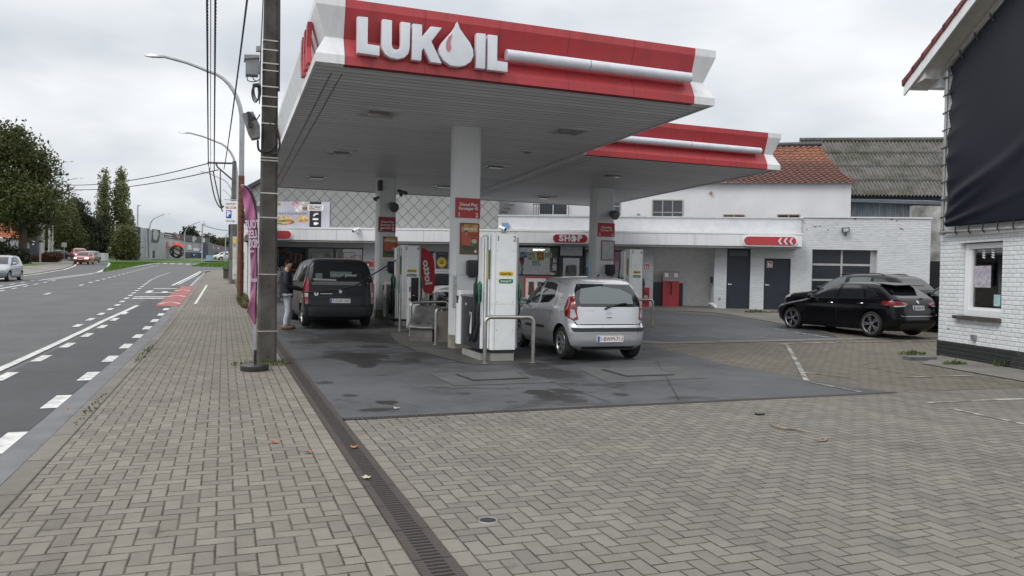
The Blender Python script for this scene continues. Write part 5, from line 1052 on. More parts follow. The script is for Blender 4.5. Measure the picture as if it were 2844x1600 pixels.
a0 = fr1.px(1263, 800); m_ = MB(); m_.fbox(fr1.off(-.02), a1-.002 if False else a0[0]-.04, a0[0]+.04, a0[1]-.4, a0[1]+.25, 0.0, .03); tag(m_.build('instruction_strip', mat('instruction grey', (.45, .46, .45), .5, var=.25, vs=30)), 'narrow grey instruction strip on the left edge of the nearest pillar', 'sign')
# ------------------------------------------------------------------ fuel dispensers
def dispenser(label, nums, loc):
    r = thing('fuel_dispenser', loc, label, 'fuel dispenser', 'white fuel dispensers under the canopies')
    fr = Fr((0, 0, 0), (1, 0, 0)); L = dict(local=True)
    m_ = MB(); m_.box((-.20, .03, .0), (.22, .5, .15)); m_.box((-.36, .2, .0), (.2, 1.3, .12)); m_.build('base', mat('pump base', (.34, .34, .32), .5, .2, var=.1, dirt=.3), r, **L)
    m_ = MB(); m_.box((-.21, .02, .14), (.21, .4, .2)); m_.build('plinth_gap', BLACK, r, **L)
    m_ = MB(); m_.fpoly(Fr((0, 0, .2), (1, 0, 0), (0, 1, 0)), [(-.235+.03, 0), (.235-.01, 0), (.235, .01), (.235, .3), (-.235, .3), (-.235, .04), (-.226, .01)], 0, 2.06); m_.build('column', PWHITE, r, smooth=20, **L)
    m_ = MB(); m_.box((-.165, -.0012, .2), (-.160, .01, 2.26)); 
    for z in (.55, 1.05, 1.45, 1.95): 
        for x in (-.13, .17): m_.cyl((x, .0, z), (0, -1, 0), .009, .003, 8)
    m_.box((-.235, -.0012, 1.01), (.235, .01, 1.014)); m_.build('seams', GREYM, r, **L)
    for nm, mt, z, s_ in (('fuel_label', YEL, 1.55, 'Diesel Plus'), ('fuel_label', GRN, 1.42, 'Eurosuper 95')):
        m_ = MB(); m_.fpoly(fr, rrect(-.10, .17, z-.04, z+.04, .037), 0, .004); o = m_.build(nm, mt, r, **L)
        text(s_, fr, .035, z, .045, .005, BLACK if mt == YEL else PW, o, width=.2, bold=.02, local=True)
    for s_, x in ((nums[0], -.12), (nums[1], .19)): text(s_, fr, x, 2.17, .10, .002, BLACK, r, local=True)
    # slim side masts with coloured strips
    for k, (x, dp, mt) in enumerate(((-.265, .28, PWHITE), (-.30, .25, GREYM), (-.33, .26, PWHITE), (-.375, .22, SIGNW))):
        m_ = MB(); m_.box((x-.014, .06, .22), (x+.014, .06+dp, 2.24-.02*k)); m_.build('side_mast', mt, r, **L)
    m_ = MB(); m_.box((-.312, .05, 1.45), (-.293, .06, 1.95)); m_.build('yellow_strip', YEL, r, **L)
    m_ = MB(); m_.box((-.275, .05, 1.45), (-.252, .058, 1.97)); m_.build('green_strip', GRN, r, **L)
    m_ = MB(); m_.box((.236, .06, .22), (.29, .28, 2.2)); m_.build('side_mast', GREYM, r, **L)
    # hydraulic cabinet
    m_ = MB(); m_.box((-.41, .14, .2), (.24, 1.22, 1.12)); m_.build('cabinet', mat('cabinet dark', (.022, .024, .032), .35), r, **L)
    m_ = MB(); m_.box((-.43, .12, 1.12), (.26, 1.24, 1.15)); m_.build('cabinet_top', GREYM, r, **L)
    m_ = MB(); m_.fpoly(Fr((0, 0, .2), (1, 0, 0), (0, 1, 0)), rrect(-.46, .24, 1.22, 1.48, .07), 0, .86); m_.fpoly(Fr((0, 0, 1.06), (1, 0, 0), (0, 1, 0)), rrect(-.45, .23, 1.22, 1.47, .07), 0, .16); m_.build('end_piece', PWHITE, r, **L)
    m_ = MB(); m_.box((-.466, 1.28, .98), (-.455, 1.38, 1.12)); m_.build('handle_slot', BLACK, r, **L)
    sf = Fr((-.41, 0, 0), (0, -1, 0)); text(nums[0], sf, -.62, .62, .42, .003, PW, r, width=.10, local=True)
    m_ = MB(); m_.fbox(sf, -.98, -.88, .95, 1.0, 0, .003); m_.build('sticker', mat('sticker', (.5, .3, .3), .5), r, **L)
    # nozzles and hanging hoses
    for k, (x, y, mt) in enumerate(((-.42, .10, GRN), (-.44, .26, BLACK), (.30, .14, GRN))):
        sx = -1 if x < 0 else 1
        m_ = MB(); m_.box((x-.03, y-.03, 1.08), (x+.03, y+.05, 1.36)); nz = m_.build('nozzle_holster', BLACK, r, **L)
        m_ = MB(); m_.tube([(x+.02*sx, y-.07, 1.02), (x+.03*sx, y-.09, 1.2), (x+.03*sx, y-.06, 1.33), (x, y, 1.40)], [.02, .03, .03, .02], 8); m_.build('nozzle', mt, r, **L)
        m_ = MB(); m_.tube([(x+.0*sx, y-.1, 1.06), (x+.03*sx, y-.14, 1.16), (x+.02*sx, y-.12, 1.28)], .011, 6); m_.build('trigger', BLACK, r, **L)
        h = [(x+.02*sx, y-.07, 1.02), (x+.03*sx, y-.06, .88), (x+.0*sx, y+.04, .62), (x-.02*-sx, y+.2, .38), (x+.0*sx, y+.36, .33), (x-.01*sx, y+.42, .55), (x-.06*sx, y+.22, 1.2), (x-.08*sx, y+.1, 1.9), (x-.10*sx, y+.08, 2.05)]
        m_ = MB(); m_.tube(smooth_pts(h), .017, 7); m_.build('hose', RUBBER, r, **L)
    return r
def smooth_pts(p, n=5):
    p = [Vector(q) for q in p]; out = []
    for i in range(len(p)-1):
        a, b, c, d = p[max(i-1, 0)], p[i], p[i+1], p[min(i+2, len(p)-1)]
        for k in range(n):
            t = k/n; out.append(.5*((2*b)+(c-a)*t+(2*a-5*b+4*c-d)*t*t+(3*b-a-3*c+d)*t**3))
    return out + [p[-1]]
g1 = G(1396, 1003); d1 = dispenser('white fuel dispenser marked 1 and 2 nearest the viewer beside the silver hatchback', '12', (g1.x, g1.y, g1.z))
g3 = G(1138, 906); d3 = dispenser('white fuel dispenser marked 3 and 4 behind the grey sand box', '34', (g3.x, g3.y, g3.z)); d3.scale = (1.02, 1, .98)
g5 = G(1763, 894); d5 = dispenser('white fuel dispenser marked 5 and 6 behind the silver hatchback', '56', (g5.x, g5.y, g5.z))
# ------------------------------------------------------------------ rails, posts, bins
def hoop(pl, pr_, h, label, r_=.034, both=True):
    a = Vector(pl); b = Vector(pr_); a.z = gz(a.x, a.y)-.02; b.z = gz(b.x, b.y)-.02
    u = (b-a); u.z = 0; L_ = u.length; u.normalize(); zt = Vector((0, 0, 1)); c = .10
    pts = [a]+[a+zt*(h-c)] + [a+zt*(h-c+c*math.sin(R(t)))+u*(c-c*math.cos(R(t))) for t in (22, 45, 67, 90)]
    pts += [b+zt*(h-c+c*math.sin(R(t)))-u*(c-c*math.cos(R(t))) for t in (90, 67, 45, 22)] + [b+zt*(h-c), b]
    r = thing('guard_rail', (a+b)/2, label, 'guard rail', 'bent steel guard rails round the pumps')
    m_ = MB(); m_.tube(pts, r_, 14); m_.build('tube', STEEL, r)
    m_ = MB(); m_.cyl((a.x, a.y, a.z+.02), zt, r_*1.9, .012, 14); m_.cyl((b.x, b.y, b.z+.02), zt, r_*1.9, .012, 14); m_.build('foot_plates', DSTEEL, r)
hoop(G(1346, 1010), G(1480, 1008), .82, 'bent steel guard rail in front of the pump marked 1 and 2')
q = G(1210, 958); hoop(q, (q.x+.85, q.y+.25, 0), .8, 'bent steel guard rail partly hidden behind the nearest pillar')
q = G(1140, 933); q2 = G(1243, 930); hoop(q, (q.x+1.0, q.y+.35, 0), .82, 'bent steel guard rail standing over the grey sand box')
q = G(1812, 907); hoop((q.x-1.05, q.y+.1, 0), q, .8, 'bent steel guard rail right of the pump marked 5 and 6')
for (x, y, h), lb in (((1110, 921, .95), 'straight steel post left of the pump marked 3 and 4'), ((1206, 918, .95), 'straight steel post in front of the dark parked car')):
    q = G(x, y); r = thing('steel_post', q, lb, 'post', 'straight steel posts'); m_ = MB(); m_.cyl((q.x, q.y, q.z-.02), (0, 0, 1), .036, h, 12); m_.build('tube', STEEL, r); m_ = MB(); m_.lathe([(.036, 0), (.03, .012), (0, .014)], (q.x, q.y, q.z+h-.02), (0, 0, 1), 12); m_.build('cap', DSTEEL, r)
# payment pillar beside pump 3/4
q = G(1150, 914); r = thing('payment_terminal', q, 'white payment terminal with a tall black screen beside pump 3 and 4', 'payment terminal'); fr = XZ(q.y, q.x, q.z)
m_ = MB(); m_.fbox(fr, -.15, .13, 0, 1.38, -.25, 0, .01); m_.build('body', PWHITE, r); m_ = MB(); m_.fbox(fr, -.10, .10, .72, 1.36, 0, .015); m_.build('screen', mat('screen black', (.012, .013, .016), .15), r)
m_ = MB(); m_.fbox(fr, -.15, -.11, .75, .82, .0, .004); m_.fbox(fr, -.15, -.11, .98, 1.12, .0, .004); m_.build('red_marks', RED, r)
m_ = MB(); m_.fbox(fr, -.06, .0, .88, .9, .015, .02); m_.build('card_slot', GREYM, r)
# second cabinet behind the pillar marked 3/4
q = G(1098, 893); m_ = MB(); m_.box((q.x-.22, q.y+.6, q.z), (q.x+.3, q.y+1.2, q.z+1.05)); tag(m_.build('bin', mat('bin grey', (.12, .125, .13), .5, var=.2)), 'dark grey bin behind the hoses of pump 3 and 4', 'bin')
# sand box with a bent sloping lid
q = G(1200, 950); r = thing('sand_box', q, 'dented grey metal sand box with a sloping lid beside the nearest pillar', 'box')
SBX = mat('sand box metal', (.13, .135, .13), .45, .4, var=.25, vs=3, dirt=.4)
M_ = Matrix.Translation(q) @ Matrix.Rotation(R(-32), 4, 'Z')
def bx(vs, fs, nm, mt, par=r): m_ = MB(); m_.add([M_ @ Vector(v) for v in vs], fs); return m_.build(nm, mt, par)
bx([(-.52, 0, 0), (.0, 0, 0), (.0, .8, 0), (-.52, .8, 0), (-.52, 0, .28), (.0, 0, .28), (.0, .8, .66), (-.52, .8, .66)], [(0, 3, 2, 1), (4, 5, 6, 7), (0, 1, 5, 4), (1, 2, 6, 5), (2, 3, 7, 6), (3, 0, 4, 7)], 'body', mat('sand box body', (.15, .145, .135), .6, .2, var=.2, vs=3, dirt=.4))
m_ = MB(); m_.grid(lambda i, j: M_ @ Vector((-.58+.64*i, -.06+.62*j, .29+.47*j*1.02+.022*math.sin(i*7+j*5)*math.sin(j*6)+(.015 if 0 < i < 1 else -.01))), 10, 10); o = m_.build('lid', SBX, r, smooth=60); o.modifiers.new('t', 'SOLIDIFY').thickness = .02
bx([(.06+.005, -.06, .30), (.06+.02, -.06, .30), (.06+.02, .56, .77), (.06+.005, .56, .77), (.065, -.06, .28), (.08, -.06, .28), (.08, .56, .75), (.065, .56, .75)], [(0, 1, 2, 3), (7, 6, 5, 4), (0, 4, 5, 1), (1, 5, 6, 2), (2, 6, 7, 3), (3, 7, 4, 0)], 'lid_trim', SIGNW)
bx([(-.58, .56, .76), (.06, .56, .76), (.06, 1.05, .74), (-.58, 1.05, .74), (-.58, .56, .74), (.06, .56, .74), (.06, 1.05, .72), (-.58, 1.05, .72)], [(0, 1, 2, 3), (7, 6, 5, 4), (0, 4, 5, 1), (1, 5, 6, 2), (2, 6, 7, 3), (3, 7, 4, 0)], 'back_top', SBX)
bx([(0.02, .1, 0), (.5, .1, 0), (.5, .9, 0), (.02, .9, 0), (.02, .1, .66), (.5, .1, .66), (.5, .9, .68), (.02, .9, .68)], [(0, 3, 2, 1), (4, 5, 6, 7), (0, 1, 5, 4), (1, 2, 6, 5), (2, 3, 7, 6), (3, 0, 4, 7)], 'side_body', mat('sand box side', (.17, .15, .13), .6, .2, var=.15, vs=3, dirt=.5))
for yy in (.06, .06):
    for xx in (-.4, -.14): m_ = MB(); m_.tube([M_ @ Vector((xx, yy, .40)), M_ @ Vector((xx+.08, yy+.01, .41))], .012, 5); m_.build('handle', BLACK, r)
# waste bin in front of the pillar
# red feather flag by the shop, lettering seen from behind
q = atY(1190, 880, 23.6); q.z = gz(q.x, q.y); FF = XZ(23.6, 0, 0)
ff = thing('feather_flag', q, 'red feather flag with white lettering seen from behind beside pump 3 and 4', 'flag')
pts = [FF.px(x, y) for x, y in ((1166, 688), (1180, 690), (1193, 700), (1203, 715), (1207, 735), (1208, 760), (1208, 785), (1206, 805), (1197, 816), (1186, 816), (1176, 810), (1170, 780), (1167, 740))]
m_ = MB(); m_.fpoly(FF, pts, -.004, .0); m_.build('banner', mat('flag red', (.50, .025, .03), .6, var=.12, vs=5), ff)
a0 = FF.px(1186, 756); text('lotto', FF, a0[0], a0[1], .22, .003, SIGNW, ff, width=.78, bold=.05, mirror=True, rot=R(-82))
m_ = MB(); m_.tube([(FF.px(1190, 815)[0], 23.61, FF.px(1190, 815)[1]), (FF.px(1189, 880)[0], 23.61, gz(q.x, q.y))], .015, 6); m_.build('pole', SIGNW, ff)
m_ = MB(); m_.cyl((FF.px(1189, 880)[0], 23.61, gz(q.x, q.y)-.01), (0, 0, 1), .25, .05, 16); m_.build('foot', BLACK, ff)
# ------------------------------------------------------------------ cars
def lerp_tab(tab, z):
    if z <= tab[0][0]: return tab[0][1:]
    for a, b in zip(tab, tab[1:]):
        if z <= b[0]:
            t = (z-a[0])/max(1e-6, b[0]-a[0]); return tuple(p+(q-p)*t for p, q in zip(a[1:], b[1:]))
    return tab[-1][1:]
CARGLASS = m_glass('car glass', (.012, .015, .017)); LAMPR = m_glass('tail red', (.20, .007, .008), rough=.12); LAMPR.node_tree.nodes['Principled BSDF'].inputs['Coat Weight'].default_value = .5
LAMPW = m_glass('lamp clear', (.45, .46, .47), rough=.08); TYRE = mat('tyre', (.018, .018, .019), .8, var=.2, vs=9)
RIMS = mat('rim silver', (.42, .43, .44), .32, .8, var=.08); RIMD = mat('rim two tone', (.42, .42, .43), .28, .9); ARCH = mat('wheel arch', (.008, .008, .008), .9)
PLATEW = mat('plate white', (.72, .73, .72), .4, var=.03); CHROME = mat('chrome', (.42, .42, .43), .2, 1.)
PRED = mat('plate red text', (.25, .02, .025), .5)
def car(name, label, pos, head, sp, paint, group=None, cat='car', detail=2, z=None):
    """sp: front/rear/width tables over height; heading 0 drives along +Y. local x forward, y left"""
    L = sp['L']; zb = sp['front'][0][0]
    r = thing(name, (pos[0], pos[1], z if z is not None else gz(*pos)), label, cat, group, math.pi/2+head)
    zs = sorted(set([t[0] for t in sp['front']+sp['rear']+sp['width']]))
    fine = []
    for a, b in zip(zs, zs[1:]):
        n = max(1, math.ceil((b-a)/.045)); fine += [a+(b-a)*k/n for k in range(n)]
    zs = fine+[zs[-1]]
    vs = []; NF, NC, NS = 3, 6, 16
    belt = sp['belt']
    for zz in zs:
        sf = lerp_tab(sp['front'], zz)[0]; sr = lerp_tab(sp['rear'], zz)[0]; w = lerp_tab(sp['width'], zz)[0]
        t = min(1, max(0, (zz-belt+.1)/.15)); rfx = min(sp['rf'][0]*(1-t)+.16*t, (sr-sf)*.45); rfy = min(sp['rf'][1]*(1-t)+.24*t, w*.85)
        rrx = min(sp['rr'][0]*(1-t)+.12*t, (sr-sf)*.45); rry = min(sp['rr'][1]*(1-t)+.16*t, w*.8)
        xf = L/2-sf; xr = L/2-sr; ln = max(.02, xf-xr)
        def wid(x):
            q = (x-(xf+xr)/2)/(ln/2); return w*(1-sp.get('bar', .045)*abs(q)**3)
        half = []
        for k in range(NF): half.append((xf, (w-rfy)*k/NF))
        for k in range(NC+1):
            a = math.pi/2*k/NC; half.append((xf-rfx*(1-math.cos(a)), (w-rfy)+rfy*math.sin(a)))
        for k in range(1, NS): half.append((xf-rfx-(ln-rfx-rrx)*k/NS, w))
        for k in range(NC+1):
            a = math.pi/2*(1-k/NC); half.append((xr+rrx*(1-math.cos(a)), (w-rry)+rry*math.sin(a)))
        for k in range(NF-1, -1, -1): half.append((xr, (w-rry)*k/NF))
        half = [(x, y*wid(x)/w if y > 0 else 0.) for x, y in half]
        ring_ = half + [(x, -y) for x, y in half[-2:0:-1]]
        # crown across the bonnet/roof: centre slightly higher than the sides
        vs.append([Vector((x, y, zz)) for x, y in ring_])
    n = len(vs[0]); V = [v for rr_ in vs for v in rr_]; Fc = []
    for i in range(len(vs)-1):
        for k in range(n): Fc.append((i*n+k, i*n+(k+1) % n, (i+1)*n+(k+1) % n, (i+1)*n+k))
    Fc.append(tuple(range(n-1, -1, -1)))
    top = len(V); m_ = vs[-1]; V.append(Vector((sum(v.x for v in m_)/n, 0, zs[-1]+.004))); o_ = (len(vs)-1)*n
    for k in range(n): Fc.append((o_+k, o_+(k+1) % n, top))
    me = bpy.data.meshes.new('body'); me.from_pydata(V, [], Fc); me.update(); me.materials.append(paint); me.materials.append(ARCH)
    bmx = bmesh.new(); bmx.from_mesh(me); bmesh.ops.recalc_face_normals(bmx, faces=bmx.faces); bmx.to_mesh(me)
    bvh = BVHTree.FromBMesh(bmx); bmx.free()
    body = bpy.data.objects.new('body', me); COL.objects.link(body)
    axles = sp['axles']; wr = sp['wr']; wy = lerp_tab(sp['width'], .5)[0]
    # wheel arches
    cut = MB()
    for x in axles:
        for s in (-1, 1): cut.cyl((L/2-x, s*(wy-.27), wr+.005), (0, s, 0), wr+.055, .5, 36)
    cm = bpy.data.meshes.new('cut'); cm.from_pydata(cut.v, [], cut.f); cm.update(); cm.materials.append(paint); cm.materials.append(ARCH)
    for p in cm.polygons: p.material_index = 1
    co = bpy.data.objects.new('cut', cm); COL.objects.link(co)
    bmx = bmesh.new(); bmx.from_mesh(cm); bmesh.ops.recalc_face_normals(bmx, faces=bmx.faces); bmx.to_mesh(cm); bmx.free()
    md = body.modifiers.new('b', 'BOOLEAN'); md.object = co; md.operation = 'DIFFERENCE'; md.solver = 'EXACT'
    bpy.context.view_layer.update()
    nm = bpy.data.meshes.new_from_object(body.evaluated_get(bpy.context.evaluated_depsgraph_get()))
    body.modifiers.clear(); body.data = nm
    for ob in (co,): bpy.data.objects.remove(ob)
    nm.shade_smooth(); nm.set_sharp_from_angle(angle=R(38))
    body.parent = r; WT[body.name] = WT[r.name].copy()
    car_ = dict(root=r, bvh=bvh, L=L, body=body, sp=sp)
    # wheels
    first = None
    for i, x in enumerate(axles):
        for s in (1, -1):
            w_ = wheel(sp, r, (L/2-x, s*(wy-.235), wr), s)
    return car_
def wheel(sp, r, c, s):
    wr = sp['wr']; rim = wr*sp.get('rim', .68); wd = .2; e = bpy.data.objects.new('wheel', None); COL.objects.link(e); e.parent = r; e.location = c; WT[e.name] = Vector((0, 0, 0))
    ax = (0, s, 0); L = dict(local=True)
    t = MB(); t.lathe([(rim, -.0), (wr-.03, -.0), (wr-.008, .02), (wr, .05), (wr, wd-.05), (wr-.008, wd-.02), (wr-.035, wd), (rim+.012, wd), (rim, wd-.015), (rim, 0)], (0, 0, 0), ax, 40, False); t.build('tyre', TYRE, e, smooth=35, **L)
    d = MB(); d.lathe([(rim, .0), (rim, wd-.01), (rim-.015, wd-.004), (rim-.025, wd-.015), (rim-.03, wd-.09), (.0, wd-.10)], (0, 0, 0), ax, 40)
    ro_ = d.build('rim', ARCH if sp.get('open', 1) else RIMS, e, smooth=35, **L)
    rim_ring = MB(); rim_ring.lathe([(rim-.03, wd-.02), (rim-.018, wd-.002), (rim-.002, wd-.002), (rim+.004, wd-.012)], (0, 0, 0), ax, 40, False); rim_ring.build('rim_lip', sp['rimm'], ro_, **L)
    sps = MB(); ns = sp.get('spokes', 5); dbl = sp.get('double', 0)
    for k in range(ns):
        for dd in ((-.13, .13) if dbl else (0,)):
            a0 = 2*math.pi*k/ns; a1 = a0+dd*1.25; wi = .5*sp.get('sw', .035)
            def pt(rad, a, off, h): return Vector((rad*math.cos(a)-off*math.sin(a), s*h, rad*math.sin(a)+off*math.cos(a)))
            q = [pt(.045, a0+dd*.3, -wi, wd-.03), pt(.045, a0+dd*.3, wi, wd-.03), pt(rim-.012, a1, wi*.95, wd-.012), pt(rim-.012, a1, -wi*.95, wd-.012)]
            q2 = [v-Vector((0, s*.04, 0)) for v in q]
            sps.add(q+q2, [(0, 1, 2, 3), (7, 6, 5, 4), (0, 4, 5, 1), (1, 5, 6, 2), (2, 6, 7, 3), (3, 7, 4, 0)])
    sps.lathe([(0.055, wd-.06), (.055, wd-.026), (.03, wd-.02), (0, wd-.02)], (0, 0, 0), ax, 16); sps.build('spokes', sp['rimm'], ro_, smooth=25, **L)
    return e
def shell(c, nm, poly, view, off, mt, par=None, h=.07, close=True):
    """panel that hugs the body: poly in (s from the front, z) for sides, (y, z) for ends, (s, y) for the top"""
    L = c['L']; bm = bmesh.new()
    bm.faces.new([bm.verts.new((a, b, 0)) for a, b in poly])
    xs = [p[0] for p in poly]; ys = [p[1] for p in poly]
    for ax, lo, hi in ((0, min(xs), max(xs)), (1, min(ys), max(ys))):
        n = int((hi-lo)/h); nv = Vector((1, 0, 0)) if ax == 0 else Vector((0, 1, 0))
        for k in range(1, n+1):
            co = nv*(lo+(hi-lo)*k/(n+1)); bmesh.ops.bisect_plane(bm, geom=bm.verts[:]+bm.edges[:]+bm.faces[:], plane_co=co, plane_no=nv)
    edge = [v for v in bm.verts]
    for v in bm.verts:
        a, b = v.co.x, v.co.y
        if view == 'L': o, d = Vector((L/2-a, 3, b)), Vector((0, -1, 0))
        elif view == 'R': o, d = Vector((L/2-a, -3, b)), Vector((0, 1, 0))
        elif view == 'rear': o, d = Vector((-L, a, b)), Vector((1, 0, 0))
        elif view == 'front': o, d = Vector((L, a, b)), Vector((-1, 0, 0))
        else: o, d = Vector((L/2-a, b, 4)), Vector((0, 0, -1))
        hit, no, _, _ = c['bvh'].ray_cast(o, d)
        if hit is None: hit, no, _, _ = c['bvh'].find_nearest(o+d*(3 if view in 'LR' else L*.5))
        v.co = hit - d*off
    if bm.faces and close:
        # give it a lip so it sits as a real panel
        d = {'L': (0, -1, 0), 'R': (0, 1, 0), 'rear': (1, 0, 0), 'front': (-1, 0, 0)}.get(view, (0, 0, -1))
        be = [e for e in bm.edges if e.is_boundary]
        rr_ = bmesh.ops.extrude_edge_only(bm, edges=be)
        for g in rr_['geom']:
            if isinstance(g, bmesh.types.BMVert): g.co += Vector(d)*(off+.006)
    me = bpy.data.meshes.new(nm); bm.to_mesh(me); bm.free(); me.materials.append(mt)
    return link(me, nm, par or c['root'], smooth=40)
def sides(c, nm, poly, off, mt, par=None, only='LR'):
    return [shell(c, nm, poly, v, off, mt, par) for v in only]
def sym(poly):
    """mirror a right-hand (y>0) outline"""
    return poly
def endpair(c, nm, poly, view, off, mt):
    shell(c, nm, poly, view, off, mt); return shell(c, nm, [(-a, b) for a, b in poly[::-1]], view, off, mt)
def plate(c, txt, z, col, view='rear', y0=0., w=.52, h=.112):
    L = c['L']; bx_ = -L/2
    hit = c['bvh'].ray_cast(Vector((-L, y0, z)), Vector((1, 0, 0)))[0]; x = hit.x-.02
    fr = Fr((x, y0, z), (0, -1, 0)); m_ = MB(); m_.fbox(fr, -w/2, w/2, -h/2, h/2, -.03, 0, .008); pl = m_.build('number_plate', PLATEW, c['root'], local=True)
    m_ = MB(); m_.fbox(fr, -w/2+.004, -w/2+.045, -h/2+.006, h/2-.006, 0, .002); m_.build('plate_band', SIGNB, pl, local=True)
    text(txt, fr, .025, 0, h*.66, .002, col, pl, width=w*.84, bold=-.004, local=True, thick=.002)
def mirror(c, s_, z, paint, w=.19):
    L = c['L']; 
    for sd in (1, -1):
        hit = c['bvh'].ray_cast(Vector((L/2-s_, sd*3, z-.02)), Vector((0, -sd, 0)))[0]
        m_ = MB(); y = hit.y; o = Vector((L/2-s_, y+sd*.13, z))
        m_.grid(lambda i, j: o+Vector((.07*math.sin(j*math.pi)*math.cos(i*2*math.pi)-.02, sd*.11*math.cos(j*math.pi), .075*math.sin(j*math.pi)**.7*math.sin(i*2*math.pi) if 0 < j < 1 else 0)), 14, 10); mo = m_.build('wing_mirror', paint, c['root'], local=True, smooth=60)
        m_ = MB(); m_.tube([Vector((L/2-s_+.03, y-sd*.02, z-.06)), o+Vector((0, -sd*.05, -.03))], .025, 6); m_.build('stalk', BLACK, mo, local=True)
        m_ = MB(); m_.add([o+Vector((-.088, a, b)) for a, b in ((-.08, -.05), (.08, -.05), (.085, .04), (-.07, .05))], [(0, 1, 2, 3)]); m_.build('mirror_glass', CHROME, mo, local=True)
def wiper(c, y0, z0, y1, z1):
    L = c['L']; P = []
    for k in range(6):
        t = k/5; y = y0+(y1-y0)*t; z = z0+(z1-z0)*t+.02*math.sin(t*math.pi)
        h = c['bvh'].ray_cast(Vector((-L, y, z)), Vector((1, 0, 0)))[0]; P.append(h+Vector((-.03, 0, 0)))
    m_ = MB(); m_.tube(P, [.022, .018, .014, .014, .016, .01], 6); m_.build('wiper', BLACK, c['root'], local=True)
def handle(c, s_, z, mt, par, only='LR', w=.17):
    L = c['L']
    for v, p in zip(only, par):
        sd = 1 if v == 'L' else -1; h = c['bvh'].ray_cast(Vector((L/2-s_, sd*3, z)), Vector((0, -sd, 0)))[0]
        m_ = MB(); x = h.x; y = h.y+sd*.012
        m_.tube([(x+w/2, y, z), (x+w/2-.03, y+sd*.025, z), (x-w/2+.03, y+sd*.025, z+.005), (x-w/2, y, z+.005)], .014, 7); m_.build('handle', mt, p, local=True)
def doors(c, polys, paint, wins, hz, hm=None, only='LR', gl=None):
    """each door is a panel with its own window and handle"""
    for i, pl in enumerate(polys):
        cx = sum(p[0] for p in pl)/len(pl); cz = sum(p[1] for p in pl)/len(pl); sides(c, 'door_gap', [(cx+(a-cx)*1.022, cz+(b-cz)*1.012) for a, b in pl], .0015, ARCH, only=only)
        ds = sides(c, 'door', pl, .004, paint, only=only)
        if i < len(wins) and wins[i]:
            for v, d in zip(only, ds): shell(c, 'window', wins[i], v, .010, gl or CARGLASS, d)
        xs = [p[0] for p in pl]
        handle(c, max(xs)-.2, hz+i*.02, hm or paint, ds, only)

# --- silver hatchback at the first pump
SILV = m_paint('silver paint', (.56, .58, .60), .24, .5)
hb = dict(L=3.58, belt=.95, wr=.30, rim=.70, rimm=RIMS, spokes=8, sw=.05, axles=(.68, 3.06), rf=(.5, .5), rr=(.22, .26), bar=.05,
    front=[(.19, .12), (.28, .04), (.48, .0), (.62, .02), (.73, .12), (.81, .34), (.89, .66), (.96, .88), (1.10, 1.07), (1.25, 1.30), (1.37, 1.52), (1.45, 1.74), (1.495, 1.98), (1.52, 2.25), (1.528, 2.45)],
    rear=[(.19, 3.42), (.27, 3.53), (.36, 3.57), (.52, 3.58), (.62, 3.565), (.66, 3.525), (.82, 3.51), (.98, 3.485), (1.06, 3.46), (1.22, 3.37), (1.36, 3.27), (1.43, 3.20), (1.475, 3.10), (1.50, 2.96), (1.52, 2.72), (1.528, 2.55)],
    width=[(.19, .70), (.28, .765), (.5, .793), (.72, .797), (.9, .785), (.97, .76), (1.2, .70), (1.36, .645), (1.44, .60), (1.485, .53), (1.51, .42), (1.528, .25)])
c = car('silver_hatchback', 'silver five door hatchback at the nearest pump, seen from behind', (6.62, 14.14), R(-2), hb, SILV, 'cars at the pumps')
doors(c, [[(.98, .30), (.95, .62), (1.02, .93), (1.25, 1.14), (1.52, 1.36), (1.92, 1.45), (1.93, .30)], [(1.94, .30), (1.93, 1.45), (2.35, 1.46), (2.72, 1.40), (2.78, 1.1), (2.70, .92), (2.52, .66), (2.42, .46), (2.40, .30)]], SILV,
      [[(1.08, .965), (1.30, 1.16), (1.55, 1.345), (1.87, 1.40), (1.87, .985)], [(1.98, .99), (1.98, 1.405), (2.32, 1.405), (2.62, 1.36), (2.66, 1.14), (2.42, 1.02)]], .86)
shell(c, 'windscreen', [(-.60, .99), (.60, .99), (.56, 1.2), (.47, 1.42), (-.47, 1.42), (-.56, 1.2)], 'front', .012, CARGLASS)
shell(c, 'rear_window', [(-.66, .985), (.66, .985), (.665, 1.04), (.60, 1.28), (.535, 1.385), (-.535, 1.385), (-.60, 1.28), (-.665, 1.04)], 'rear', .010, CARGLASS)
gl2 = m_glass('lit glass', (.12, .15, .155), rough=.04); shell(c, 'window_clear_area', [(-.50, 1.03), (.56, 1.03), (.56, 1.12), (.49, 1.30), (.1, 1.35), (-.3, 1.30), (-.5, 1.2)], 'rear', .014, gl2)
shell(c, 'tailgate_gap', [(-.635, .648), (.635, .648), (.675, .72), (.63, .94), (.63, .983), (-.63, .983), (-.63, .94), (-.675, .72)], 'rear', .001, ARCH)
shell(c, 'tailgate', [(-.62, .66), (.62, .66), (.66, .72), (.615, .94), (.62, .975), (-.62, .975), (-.615, .94), (-.66, .72)], 'rear', .009, SILV)
